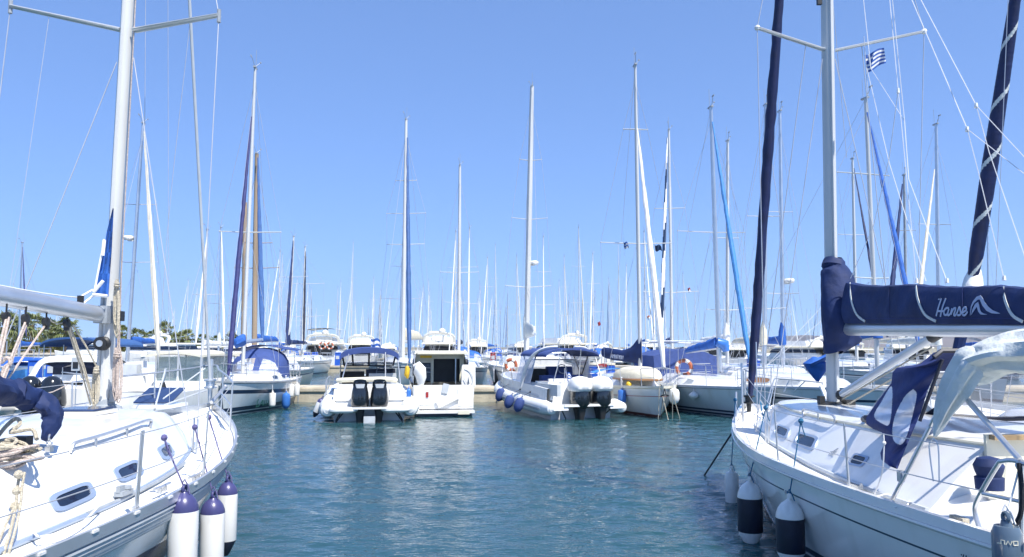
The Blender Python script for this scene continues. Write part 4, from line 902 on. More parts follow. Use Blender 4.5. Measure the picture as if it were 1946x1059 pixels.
    mb = MB(); mb.tube(smoothpath([LX(1773, 833, -1.33), LX(1766, 850, -1.33), LX(1774, 915, -1.36)], 4), .006, 5); mb.tube(smoothpath([LX(1773, 833, -1.33), LX(1783, 850, -1.33), LX(1785, 920, -1.36)], 4), .006, 5); mb.tube(smoothpath([LX(1679, 824, -1.4), LX(1680, 850, -1.4), LX(1676, 900, -1.4), LX(1662, 940, -1.4)], 4), .0065, 5); mb.ball(LX(1680, 842, -1.4), .018, 8); mb.tube(smoothpath([S.az(1662, 944, 1.02), S.az(1690, 940, 1.02), S.az(1725, 948, 1.02), S.az(1722, 962, 1.02), S.az(1700, 965, 1.02)], 4), .006, 5); mb.build('lashing', 'wirel', S.e)
    mb = MB(); c = S.az(1625, 928, 1.01); mb.box(c+V((0, 0, .02)), (.05, .2, .035)); mb.tube([c+V((0, -.12, .05)), c+V((0, .12, .05))], .014, 6); mb.build('cleat', 'steel', S.e)
    mb = MB(); c = S.az(1840, 1000, 1.02); mb.box(c+V((0, .1, .02)), (.05, .16, .05)); mb.tube(smoothpath([S.az(1690, 957, 1.02), S.az(1760, 980, 1.02), S.az(1840, 1003, 1.03)], 3), .006, 5); mb.build('jib_sheet', 'rope', S.e)
    mb = MB(); p = LX(1490, 910, -1.56); c = S.sheer(S.tpx(1494, -1), -1, -.012, -.23); mb.lathe([(.005, -.005), (.022, -.005), (.022, .012), (.005, .012)], c, 12, m=Matrix.Rotation(R(-90), 3, 'Y')); mb.build('drain_fitting', 'steel', S.e)
    # stern rail of tube seen at the edge of the picture
    t = S.tpx(1852, -1, .6, .98); mb = MB(); bs = S.sheer(t, -1, .06, -.03); x_ = bs.x; mb.tube(smoothpath([bs, LX(1853, 975, x_), LX(1860, 945, x_), LX(1895, 885, x_), LX(1906, 877, x_), LX(1935, 877, x_), LX(1990, 900, x_)], 4), .017, 8); mb.tube([LX(1868, 938, x_), LX(1946, 955, x_), LX(2000, 965, x_)], .014, 8); mb.tube([LX(1940, 874, x_), LX(1942, 1040, x_)], .017, 8); mb.build('stern_rail', 'steel', S.e)
    mb = MB(); mb.tube(smoothpath([LX(1936, 880, x_-.02), LX(1942, 930, x_-.03), LX(1940, 975, x_-.03), LX(1928, 1000, x_-.03)], 4), .016, 6); mb.build('dark_line', 'ropek', S.e)
    # first strokes of the name on the topsides
    mb = MB(); hx = lambda x, y: LX(x, y, -S.half(t)-.02)
    for pl in (((1832, 1054), (1829, 1064), (1825, 1082)), ((1837, 1056), (1834, 1066), (1830, 1084)), ((1827, 1070), (1834, 1070)), ((1827, 1053), (1828, 1056))): ribbon(mb, [hx(*p) for p in pl], .007, (-1, -.1, 0))
    mb.build('name_lettering', 'navyb', S.e)
    # mooring line from the bow into the water
    mb = MB(); mb.tube(catenary(S.W(V((-.1, S.Ln/2-.35, 1.15))), atz(1337, 906, -.02), .0), .015, 6); tag(mb.build('mooring_line', 'ropek'), 'taut black mooring line running from the right sloop bow down into the water', 'mooring line')
    for px, ty, by, r, mat, cap, lab, rp, sh, rm in ((1390, 893, 968, .10, 'white', None, 'slim all white fender hanging at the bow of the right sloop', (1397, 760), 'round', 'ropeb'), (1424, 915, 1042, .145, 'navyd', 'white', 'navy fender with white ends hanging clear of the water at the right sloop bow', (1455, 775), 'cyl', 'ropeb'), (1500, 949, 1085, .142, 'navyd', 'white', 'navy fender with white top, cut by the bottom edge of the photo', (1522, 800), 'cyl', 'ropeb')):
        t = S.tpx(px+(4 if px < 1420 else 2), -1); p = S.W(S.sheer(t, -1, -(r+.04), 0)); dd = p.y; tp = at(px, ty, dd); ln = tp.z-at(px, by, dd).z
        fender('fender', tp, ln, r, mat, lab, cap, at(rp[0], rp[1], S.W(S.sheer(t, -1, .03)).y), rm, shape=sh)
    p = LX(1912, 990, x_-.14); fd = fender('fender', S.W(p), .62, .088, 'fgrey', 'grey blue fender on the stern rail of the right sloop at the picture edge', None, S.W(LX(1938, 885, x_)), 'wirel', shape='round')
    mb = MB()
    for k, q in enumerate((((0, 0), (.03, .004)), ((.035, .0), (.035, .03), (.06, .03), (.06, 0)), ((.07, 0), (.085, .03), (.10, 0), (.115, .03)), ((.125, 0), (.125, .03), (.16, .03), (.16, 0), (.125, 0)))):
        P = []
        for a, z in q:
            ph = R(-160)+a/.118*1.0; P.append(V((math.cos(ph)*.0895, math.sin(ph)*.0895, -.13+z*.8)))
        c = V((math.cos(R(-115)), math.sin(R(-115)), 0)); ribbon(mb, P, .007, c, .002)
    mb.build('lettering', 'cream', fd.e)
    # flag under the spreader
    fl = Frame('courtesy_flag', S.W(S.at(1643, 122, 9.9)), 0, 'blue and white striped flag with a cross, flying under the spreader of the right sloop', 'flag'); flag(fl, [(1643, 105), (1648, 138)], [(1680, 90), (1684, 119)], 9.9, S)
    return S
mt['fgrey'] = M('grey_blue_vinyl', (.085, .125, .17), .25, var=.15, coat=.4)
mt['flagb'] = M('flag_blue', (.03, .10, .36), .8, var=.1); mt['flagw'] = M('flag_white', (.72, .73, .74), .8, var=.08)
def flag(fl, left, right, d, S=None, stripes=9, canton=True, cols=('flagb', 'flagw')):
    nu, nv = 18, stripes*2; mb = MB(); rows = []
    for i in range(nu+1):
        u = i/nu; (xa, ya), (xb, yb) = left; (xc, yc), (xd, yd) = right
        rows.append([fl.L(at(lerp(lerp(xa, xb, v/nv), lerp(xc, xd, v/nv), u), lerp(lerp(ya, yb, v/nv), lerp(yc, yd, v/nv), u)+1.6*math.sin(u*7), d+.05*math.sin(u*9+v*.15))) for v in range(nv+1)])
    def mi(i, j):
        st = j//2; c = st % 2
        if canton and i < nu*.38 and st < 5: c = 1 if (st == 2 or nu*.38*.38 < i+.5 < nu*.38*.64) else 0
        return c
    mb.loft(rows, False, mi); o = mb.build('cloth', list(cols), fl.e); m2 = MB(); m2.tube([rows[0][0]+V((0, 0, .25)), rows[0][-1]-V((0, 0, .3))], .004, 4); m2.build('halyard', 'wirel', fl.e); return o
RB = rightboat()
# ------------------------------------------------------------------ sloops moored at the first pier
def stdrig(S, mx, ytop, d, lean=0, sp=((.5, 2.2),), r=(.075, .055), mat='aluw', radar=None, chain=True, ybase=640, frac=.95, xb=None, wires=True, foot=None):
    b0 = S.at(mx if xb is None else xb, ybase, d); b0.z = foot if foot is not None else 1.25
    t = S.at(mx+lean, ytop, d); b = b0 if xb is None else b0
    S.mast(b, t, r, mat, spreaders=sp, radar=radar)
    if wires:
        w = S.half((S.Ln/2-b.y)/S.Ln)*.9
        S.wires(.0065, V((0, S.Ln/2-.1, S.zs(0)+.1)), V((0, -S.Ln/2+.1, S.zs(1)+.1)), [V((-w, b.y-.25, S.zs(.4))), V((w, b.y-.25, S.zs(.4)))], frac=frac)
def dusty():
    a = math.pi+.10; S = Sloop('sailing_yacht', 'small white sloop with a green name, navy stripe and blue spray hood', (-9.78, 29.85), a, L=8.6, B=2.95, sm=.5, p=1.9, fbb=1.16, fbm=.98, rake=.7)
    S.hull('hullD', bands=((.02, .10, 'navyb'), (.13, .27, 'navyb')), cove=(.27, .40, 'navyb')); S.deck(); S.toerail('grey', h=.03, w=.04)
    S.setroof(-1.9, 2.5, ((0, .3, .7, .9, 1), (1.1, 1.12, .95, .7, .4)), ((0, .5, .85, 1), (.42, .38, .28, .0))); S.coach('gel', n=16)
    for u0 in (.15, .42): S.window([(u0, .12), (u0+.18, .14), (u0+.17, .4), (u0, .4)], -1, 'glass', fm='greyl'); S.window([(u0, .12), (u0+.18, .14), (u0+.17, .4), (u0, .4)], 1, 'glass', fm='greyl')
    S.stanchions([.3, .5, .7], h=.55); stdrig(S, 463, 130, 28.5, 22, sp=((.455, 2.2),), r=(.085, .06), foot=1.3)
    S.furl(S.at(433, 722, 26.0), S.at(478, 222, 28.2), .085, 'violetc', k=40, n=8)
    mb = MB(); p = S.at(433, 726, 26.0); mb.lathe([(.03, 0), (.09, .01), (.09, .1), (.03, .11)], p, 10); mb.build('furling_drum', 'grey', S.e)
    bm = S.mb_+V((0, -.1, 1.15)); S.boom(bm, bm+V((0, -3.0, .1)), .06, 'alu'); mb = MB(); mb.tube([S.at(463, 638, 28.2), S.at(458, 648, 28.0), S.at(449, 652, 27.9), S.at(443, 647, 27.9)], [.08, .22, .2, .06], 9); mb.build('sail_bundle', 'blue', S.e)
    # spray hood and cover
    rows = []; y0, y1 = -.6, -2.0; z0 = S.roof(.3, 1).z
    for i in range(11):
        an = math.pi*i/10; x = math.cos(an); k = max(0, math.sin(an))**.55; rows.append([V((x*lerp(.75, 1.05, min(1, u/2)), lerp(y0+.5, y1, u/4), lerp(1.12 if abs(x) > .9 else z0, z0+.85, [0, .55, .85, 1, 1.02][u])*k+(1-k)*1.1)) for u in range(5)])
    mb = MB(); mb.loft(rows, False, lambda i, j: 1 if j == 0 and i in (1, 2, 3, 4, 6, 7, 8) else 0); mb.build('spray_hood', ['bimini', 'clear'], S.e)
    mb = MB(); rows = [[V((x*1.2, y, 2.08+.28*math.cos(x*1.3)-.02*abs(y+2.6)+.03*math.sin(x*6+y*3))) for x in (-1, -.7, -.35, 0, .35, .7, 1)] for y in (-1.4, -2.0, -2.8, -3.5, -4.1)]; mb.loft(rows); mb.loft([[p-V((0, 0, .015)) for p in reversed(r)] for r in rows]); mb.build('awning', 'bimini', S.e)
    for sx, y in ((-1, -2.2), (1, -2.2), (-1, -3.8), (1, -3.8)): mb = MB(); mb.tube([V((sx*1.15, y, .95)), V((sx*1.2, y, 2.12))], .014, 5); mb.build('awning_pole', 'steel', S.e)
    # name on the topsides in slanted strokes
    def hs(x, y):
        best = None
        for k in range(60):
            t = .1+.8*k/59
            for q in range(24):
                z = lerp(.2, S.zs(t)-.3, q/23); h = (z+.45)/(S.zs(t)+.45); kk = lerp(.75, .2, sstep(0, .55, t)); p = V((-S.half(t)*h**kk-.012, S.Ln/2-t*S.Ln, z)); e = pix(S.W(p)); dd = (e[0]-x)**2+(e[1]-y)**2
                if best is None or dd < best[0]: best = (dd, p)
        return best[1]
    o = hs(488, 767); e1 = (hs(508, 767)-o)/20; e1.z = 0; e2 = V((0, 0, (hs(488, 752).z-o.z)/15)); mb = MB(); sl = .28
    nn = e1.cross(e2).normalized(); nn = nn if nn.x < 0 else -nn; T = lambda x, y: o+e1*((x+y*sl)*1.35-3)+e2*(y*1.35-4)+nn*.03
    for st, wd in ((((0, 0), (0, 14)), .035), (((-1, 14), (4, 14.5), (6, 11), (6, 5), (3, 0), (-1, 0)), .035), (((7.5, 7), (7.5, 2), (8.5, .3), (10, 2), (10, 7), (10, .5)), .026), (((14.5, 6.5), (12.5, 6.5), (12.5, 4), (14, 3), (14, .5), (11.8, .5)), .026), (((16, 10.5), (16, 2), (16.5, .3), (17.5, .5)), .026), (((14.8, 7), (17.6, 7)), .022), (((19, 7), (19, 3), (20, 1.5), (21.5, 3)), .026), (((22, 7), (22, -2), (20.5, -4), (19, -3)), .026)): ribbon(mb, [T(*p) for p in st], wd*1.15, nn, .006)
    mb.build('name_lettering', 'green', S.e)
    for px, yt, yb, r, m, lab, sh in ((518, 746, 772, .115, 'white', 'stubby white fender on the hull beside the green name', 'stub'), (544, 746, 777, .15, 'bluef', 'pear shaped blue fender at the quarter of the sloop with the green name', 'round'), (553, 730, 754, .13, 'white', 'white fender high on the stern quarter, left one of a pair', 'stub'), (564.5, 730, 752, .10, 'white', 'white fender hanging at the stern corner, right one of a pair', 'stub')):
        t = S.tpx(min(px, 552), -1, .1, 1.0); p = S.W(S.sheer(t, -1, -(r+.03))); dd = p.y if px < 550 else p.y+.3; tp = at(px, yt, dd); ln = tp.z-at(px, yb, dd).z; fender('fender', tp, ln, r, m, lab, None, at(px-.5, 715, dd+.1), 'wirel', shape=sh)
    return S
dusty()
def greysloop():
    a = math.pi+.08; S = Sloop('sailing_yacht', 'grey sloop with red waterline, upturned dinghy and lettered navy boom cover', (4.45, 29.2), a, L=8.4, B=2.8, sm=.5, p=1.75, fbb=1.0, fbm=.86, rake=.9)
    S.hull('hullG', bands=((.0, .09, 'antif'),), cove=(.28, .30, 'red')); S.deck(); S.toerail('cream', h=.05, w=.05)
    S.setroof(-2.2, 1.5, ((0, .5, .9, 1), (1.0, 1.0, .7, .4)), ((0, .5, .85, 1), (.42, .38, .3, .05))); S.coach('gel', n=14)
    S.stanchions([.25, .45, .65, .8], h=.6); stdrig(S, 1216, 125, 28.3, -9, sp=((.42, 2.6), (.79, .9)), r=(.085, .06), foot=1.2)
    S.furl(S.at(1262, 700, 25.4), S.at(1211, 245, 28.0), .10, 'whitec', k=40, n=9)
    bm = S.at(1216, 676, 28.3); be = S.at(1146, 663, 29.6); S.boom(bm, be, .06, 'alu'); mb = MB(); rows = []
    for i in range(15):
        u = i/14; x = lerp(1219, 1143, u); d = lerp(28.25, 29.6, u); yt = interp([1143, 1150, 1185, 1197, 1206, 1212, 1219], [664, 660, 666, 662, 653, 643, 641], x); yb = interp([1143, 1150, 1170, 1219], [676, 681, 685, 692], x); c = S.at(x, (yt+yb)/2, d); h = (yb-yt)/2/F*d; rows.append([c+V((math.cos(t)*.02, math.cos(t)*.13*(1 if u < .95 else .6), math.sin(t)*h)) for t in [2*math.pi*k/12 for k in range(12)]])
    mb.loft(rows, True, 0, True); cv = mb.build('sail_cover', 'navy', S.e)
    o = S.at(1159.5, 676.5, 29.1); e1 = (S.at(1184, 680, 28.7)-o)/24.5; e2 = V((0, 0, 1/F*29)); n = V((0, 1, 0)); o = o+n*.16; mb = MB()
    G = {'A': (((0, 0), (1.2, 7), (2.4, 0)), ((.5, 2.5), (1.9, 2.5))), 'M': (((0, 0), (0, 7), (1.2, 3), (2.4, 7), (2.4, 0)),), 'B': (((0, 0), (0, 7), (1.8, 6.5), (1.8, 4), (0, 3.7), (2, 3), (2, .3), (0, 0)),), 'I': (((.5, 0), (.5, 7)),), 'T': (((0, 7), (2.4, 7)), ((1.2, 7), (1.2, 0))), 'O': (((.2, 1), (.2, 6), (1.2, 7), (2.2, 6), (2.2, 1), (1.2, 0), (.2, 1)),), 'N': (((0, 0), (0, 7), (2.2, 0), (2.2, 7)),)}
    x = 0
    for ch in 'AMBITION':
        for st in G[ch]: ribbon(mb, [o+e1*(x+p[0])+e2*(p[1]-3.5) for p in st], .017, n, .005)
        x += 1.8 if ch == 'I' else 3.4
    mb.build('lettering', 'logo', cv)
    for px, yt, yb, r, m, lab, sh in ((1182, 740, 766, .14, 'bluef', 'dull blue fender hanging on the grey hull beside the angled boat', 'stub'),): 
        dd = S.W(S.sheer(S.tpx(px, 1, .1, .9), 1, -(r+.03))).y; tp = at(px, yt, dd); fender('fender', tp, tp.z-at(px, yb, dd).z, r, m, lab, None, at(px-1, 718, dd+.1), 'wirel', shape=sh)
    tp = at(1281, 737, 25.6); fender('fender', tp, tp.z-at(1281, 768, 25.6).z, .17, 'white', 'fat white fender squeezed between the grey sloop bow and the next hull', None, at(1279, 728, 25.6), 'wirel', shape='round')
    e = Frame('dinghy', S.W(V((0.1, 1.35, 1.16))), a+.35, 'upturned grey dinghy lying on the foredeck of the grey sloop', 'dinghy'); rows = []
    for i in range(13):
        u = i/12; b = .62*(1-abs(2*u-1.0)**(5 if u < .5 else 2.2))+.04; h = .42*(1-abs(2*u-1)**4)+.02; rows.append([V((math.cos(t)*b, -1.2+2.4*u, math.sin(t)**.7*h if math.sin(t) > 0 else 0)) for t in [math.pi*k/12 for k in range(13)]])
    mb = MB(); mb.loft(rows); mb.build('hull', 'creamc', e.e); m2 = MB()
    for k in (0, 12): m2.tube([r[k] for r in rows], .04, 6)
    m2.build('rub_rail', 'wood', e.e)
    mb = MB(); c = S.at(1195, 731, 26.9); mb.ball(c, .09, 10); 
    e = Frame('horseshoe_float', at(1195, 731, 27.3), 0, 'round yellow float hung on the rail of the grey sloop', 'float'); m2 = MB(); m2.ball((0, 0, 0), .11, 12); m2.build('body', 'yellow', e.e); m2 = MB(); m2.tube([(0, 0, .1), (0, 0, .3)], .006, 4); m2.build('lanyard', 'wirel', e.e)
    mb = MB(); p = S.at(1277, 742, 24.9); p = V((0, S.Ln/2+.05, S.zs(0)-.05)); mb.tube([p+V((0, -.5, .12)), p, p+V((0, .12, -.12))], .022, 6); mb.tube([p+V((-.12, .0, -.2)), p+V((0, .12, -.16)), p+V((.12, .0, -.2))], .025, 6); mb.build('anchor', 'rubber', S.e)
    mb = MB(); mb.tube([S.at(1254, 730, 25.2), atz(1270, 800, 0) and S.az(1270, 799, 0)], .012, 5); mb.tube([S.at(1278, 745, 25.2), S.az(1278, 795, 0)], .012, 5); mb.tube([S.at(1279, 750, 25.2), S.az(1292, 796, 0)], .012, 5); mb.tube([S.at(1253, 735, 25.1), S.az(1251, 797, 0)], .014, 5); mb.build('bow_line', 'rope', S.e)
    mb = MB(); rows = [[V((x, y, 1.55+.12*math.cos(x*2)+.04*math.sin(y*5))) for x in (-1, -.5, 0, .5, 1)] for y in (-2.6, -3.2, -3.9)]
    mb.loft([[p-V((0, 0, .25)) for p in r] for r in rows]); mb.build('cockpit_cover', 'bluel', S.e)
    return S
GS = greysloop()
def stripesloop():
    a = math.pi+.17; S = Sloop('sailing_yacht', 'pale sloop with two navy waterline stripes and a bright blue boom cover', (7.15, 29.2), a, L=9.8, B=3.2, sm=.5, p=1.8, fbb=1.0, fbm=.88, rake=.5)
    S.hull('hullG', bands=((.02, .08, 'navyb'), (.13, .19, 'navyb'))); S.deck(); S.toerail('greyl', h=.05, w=.04)
    S.setroof(-2.4, 3.0, ((0, .5, .8, 1), (1.2, 1.2, .9, .3)), ((0, .5, .8, 1), (.42, .38, .28, .0)), .34); S.coach('gel', n=20)
    for sd in (1, -1): S.window([(.35, .12), (.62, .14), (.62, .42), (.35, .44)], sd, 'grey', framew=.12, fm='greyl')
    S.stanchions([.25, .42, .6, .78], h=.6); stdrig(S, 1366, 205, 28.3, -15, sp=((.52, 2.6),), r=(.095, .07), mat='alu', foot=1.4)
    S.furl(S.at(1425, 690, 24.6), S.at(1354, 232, 28.0), .085, 'bluel', k=40, n=9, name='furled_genoa')
    bm = S.at(1366, 660, 28.3); be = S.at(1304, 669, 30.5); S.boom(bm, be, .06, 'alu', 'blue', h=(.42, .2), w=.2, seed=5); mb = MB(); mb.tube([S.at(1380, 668, 28.2), S.at(1377, 655, 28.2), S.at(1362, 650, 28.2)], [.12, .2, .16], 10); mb.build('sail_bundle', 'bluef', S.e)
    for px, yt, yb, r, m, lab, sh in ((1318, 744, 760, .165, 'white', 'round white ball fender on the pale hull with navy waterline stripes', 'ball'),):
        dd = S.W(S.sheer(S.tpx(px, 1, .1, .9), 1, -(r+.03))).y; tp = at(px, yt, dd); fender('fender', tp, tp.z-at(px, yb, dd).z, r, m, lab, None, at(px-1, 735, dd+.1), 'wirel', shape=sh)
    mb = MB(); rows = [[V((x*1.3, y, 1.75+.45*math.cos(x*1.2)+.02*math.sin(y*5+x*4))) for x in (-1, -.5, 0, .5, 1)] for y in (-2.0, -3.0, -4.4)]; mb.loft(rows); 
    for sx in (0, 4): mb.loft([[r[sx], V((r[sx].x, r[sx].y, 1.15))] for r in rows])
    mb.loft([[p, V((p.x, p.y+.05, 1.1))] for p in rows[0]]); mb.build('cockpit_tent', 'bimini', S.e)
    mb = MB(); [mb.tube([V((sx*1.35, -4.6, 1.0)), V((sx*1.35, -4.4, 2.3)), V((sx*1.2, -4.3, 2.42)), V((0, -4.3, 2.46))], .025, 6) for sx in (-1, 1)]; mb.tube([V((-1.2, -3, 2.5)), V((1.2, -3, 2.5))], .02, 6); mb.tube([V((-1.2, -4.3, 2.42)), V((-1.2, -2.8, 2.5))], .02, 6); mb.tube([V((1.2, -4.3, 2.42)), V((1.2, -2.8, 2.5))], .02, 6); mb.box((0, -4.3, 2.52), (1.3, .5, .03)); mb.build('stern_arch', 'whitec', S.e)
    p = at(1300, 699, 29.6); e = Frame('lifebuoy', p, 0, 'orange lifebuoy on the rail of the pale sloop, below the blue cockpit tent', 'lifebuoy'); ring(e, .26, .065); return S
def ring(e, R0, r0, ax=(0.2, 1, 0)):
    mb = MB(); mb.torus((0, 0, 0), R0, r0, ax, 24, 8, mf=lambda i, j: 1 if i % 6 in (0, 1) else 0); mb.build('ring', ['orange', 'white'], e.e); m2 = MB(); m2.torus((0, 0, 0), R0+r0+.012, .008, ax, 20, 5); m2.build('grab_line', 'rope', e.e)
stripesloop()
def stripeboat2():
    a = math.pi+.28; S = Sloop('sailing_yacht', 'grey white sloop with thick navy side stripe, behind the thick right mast', (9.5, 26.0), a, L=10.5, B=3.3, sm=.5, p=1.9, fbb=1.15, fbm=1.0, rake=.9)
    S.hull('hullG', bands=((.05, .15, 'navyb'),), cove=(.30, .37, 'navyb')); S.deck(); S.toerail('greyl', h=.04, w=.05)
    S.setroof(-2.8, 2.2, ((0, .5, .85, 1), (1.15, 1.15, .85, .4)), ((0, .5, .85, 1), (.45, .4, .3, .05)), .3); S.coach('gel', n=16)
    S.window([(.2, .12), (.5, .14), (.5, .42), (.2, .42)], 1, 'wood', framew=.15, fm='greyl'); S.window([(.55, .12), (.75, .14), (.75, .42), (.55, .42)], 1, 'grey', framew=.15, fm='greyl')
    S.stanchions([.22, .36, .5, .64, .8], h=.62); stdrig(S, 1665, 188, 27.5, -20, sp=((.34, 1.6), (.72, 2.2)), r=(.08, .06), foot=1.35)
    S.furl(S.at(1748, 665, 24.2), S.at(1648, 214, 27.2), .085, 'blue', k=40, n=9)
    bm = S.at(1664, 640, 27.5); S.boom(bm, S.at(1600, 650, 29.5), .06, 'aluw', 'blue', h=(.5, .25), w=.18, seed=9)
    for nm, x, y, d, sx in (('winch_bag', 1553, 703, 22.5, .32),): 
        mb = MB(); c = S.at(x, y, d); mb.tube([c+V((0, 0, .34)), c+V((.05, 0, .18)), c, c-V((0, 0, .34))], [.12, .34, .27, .03], 10); mb.build('blue_cover', 'blue', S.e)
    mb = MB(); a_, b_ = S.at(1545, 640, 22), S.at(1590, 700, 21.5); rows = [[S.at(lerp(1540, 1600, i/6), lerp(692, 664, i/6)+6*math.sin(j*1.4), 22+j*.25) for j in range(4)] for i in range(7)]; mb.loft(rows); mb.loft([[p-V((0, 0, .02)) for p in reversed(r)] for r in rows]); mb.build('foredeck_awning', 'blue', S.e)
    mb = MB(); mb.tube([S.at(1561, 735, 21), S.at(1577, 772, 20.3)], .06, 8); mb.build('bow_roller', 'whitec', S.e)
    mb = MB(); mb.tube(smoothpath([S.at(1458, 765, 20.4), S.at(1470, 725, 20.6), S.at(1482, 720, 20.8), S.at(1555, 727, 21.3), S.at(1563, 732, 21.2), S.at(1566, 765, 20.8)], 3), .018, 6); mb.tube([S.at(1500, 722, 21), S.at(1490, 745, 21)], .014, 6); mb.tube([S.at(1530, 725, 21), S.at(1508, 745, 21.2)], .014, 6); mb.build('bow_rail', 'steel', S.e)
    return S
stripeboat2()
def neighbour():
    a = .05; S = Sloop('sailing_yacht', 'white sloop behind the spray hood, its furled navy sail twisted with white', (8.3, 10.6), a, L=10, B=3.2, fbb=1.3, fbm=1.0, sm=.5)
    S.hull('hullR', bands=((.1, .2, 'navyb'),)); S.deck(); S.toerail('greyl'); S.setroof(-2.5, 2.4, ((0, .5, .9, 1), (1.15, 1.15, .8, .4)), ((0, .5, .85, 1), (.45, .4, .3, .05))); S.coach('gel', n=14)
    S.stanchions([.2, .4, .6, .8])
    lo = S.at(1812, 700, 15.4); hi = ext(S.at(1850, 520, 15.0), S.at(1929, 0, 13.6), 1.35)
    c = V((.15, .9, 1.4)); S.mast(c, V((c.x-.2, c.y-.6, 15.5)), (.09, .07), 'aluw', spreaders=((.5, 2.3),)); S.wires(.006, lo, V((0, -4.9, 1.1)), [V((-1.5, .8, 1.05)), V((1.5, .8, 1.05))], fs=False)
    S.furl(S.at(1847, 540, 15.0), hi, .138, 'purple', band=('greyc', .72, 5), n=48, wob=.012, k=430, seed=2)
    mb = MB(); mb.tube([S.at(1854, 497, 15), S.at(1853, 512, 15), S.at(1850, 530, 15), S.at(1848, 550, 15)], [.01, .10, .16, .19], 10); mb.tube([S.at(1848, 548, 15), lo], [.13, .09], 8, 1); mb.build('sail_tack', ['whitec', 'navy'], S.e)
    return S
neighbour()
# ------------------------------------------------------------------ motor boats
def rrect(cx_, cy_, z, hx, hy, r=.35, n=4, p=None):
    out = []
    for sx, sy, a0 in ((1, 1, 0), (-1, 1, 90), (-1, -1, 180), (1, -1, 270)):
        for i in range(n+1):
            a = R(a0+90*i/n); rr = r*min(hx, hy); out.append(V((cx_+sx*(hx-rr)+rr*math.cos(a), cy_+sy*(hy-rr)+rr*math.sin(a), z)))
    return out
def outboard(par, x, y, z, h=.78, mat='cowl', tilt=0, cover=None, w=.30, handle=True):
    """outboard engine: cowl, white badge, leg, gearcase, propeller; y is the transom face, engine hangs aft"""
    mb = MB(); prof = [(0, .70, .8), (.07, .92, .9), (.18, 1.0, 1.0), (.38, .99, .98), (.58, .93, .92), (.74, .83, .82), (.86, .70, .68), (.94, .52, .5), (1, .25, .26)]
    q = Matrix.Rotation(R(tilt), 3, 'X'); o = V((x, y-.32, z)); T = lambda p: q @ p+o
    mb.loft([[T(p) for p in rrect(0, -.06*k, k*h, w*a, .36*b, .92, 5)] for k, a, b in prof], True, 0, True); mo = mb.build('outboard_motor', mat, par)
    if cover:
        m2 = MB(); m2.loft([[T(p) for p in rrect(0, .06-.1*k, k*h*1.12+.05, w*1.12*a, .42*b, .8)] for k, a, b in [(.50, .9, .85), (.58, 1, 1), (.7, .98, 1), (.85, .85, .9), (.96, .6, .6), (1, .2, .2)]], True, 0, True); m2.build('motor_cover', cover, mo)
    elif handle:
        m2 = MB(); m2.loft([[T(p) for p in rrect(0, -.30-.0*k, h*(.74+.14*k), w*(.42+.12*k), .045, .5)] for k in (0, .5, 1)], True, 0, True); m2.build('badge', 'greyl', mo)
        m2 = MB(); m2.tube(smoothpath([T(V((-w*.66, -.2, h*.80))), T(V((-w*.52, -.24, h*.99))), T(V((w*.52, -.24, h*.99))), T(V((w*.66, -.2, h*.80)))], 4), .035, 6); m2.build('grip', mat, mo)
    m2 = MB(); m2.loft([[T(p) for p in rrect(0, .02, k, a, b, .6)] for k, a, b in ((.02, .15, .26), (-.3, .10, .2), (-.62, .075, .17), (-.66, .13, .3), (-.69, .13, .3), (-.72, .07, .16), (-1.0, .06, .14))], True, 0, True); m2.build('leg', 'rubber', mo)
    m2 = MB(); m2.tube([T(V((0, .3, -1.0))), T(V((0, .1, -1.0))), T(V((0, -.3, -1.0))), T(V((0, -.42, -1.0)))], [.03, .09, .085, .05], 10); m2.box(T(V((0, .06, -1.2))), (.02, .2, .3)); m2.build('gearcase', 'rubber', mo)
    m2 = MB()
    for k in range(3):
        a = R(120*k+20); c, s_ = math.cos(a), math.sin(a); P = [V((r*c-t*s_, -.40+yy, -1.0+r*s_+t*c)) for r, t, yy in ((.05, -.03, .03), (.16, -.09, .04), (.19, 0, 0), (.15, .08, -.04), (.05, .03, -.03))]; m2.add([T(p) for p in P], [(0, 1, 2, 3, 4)]); m2.add([T(p+V((0, .012, 0))) for p in P], [(4, 3, 2, 1, 0)])
    m2.build('propeller', 'steel', mo); return mo
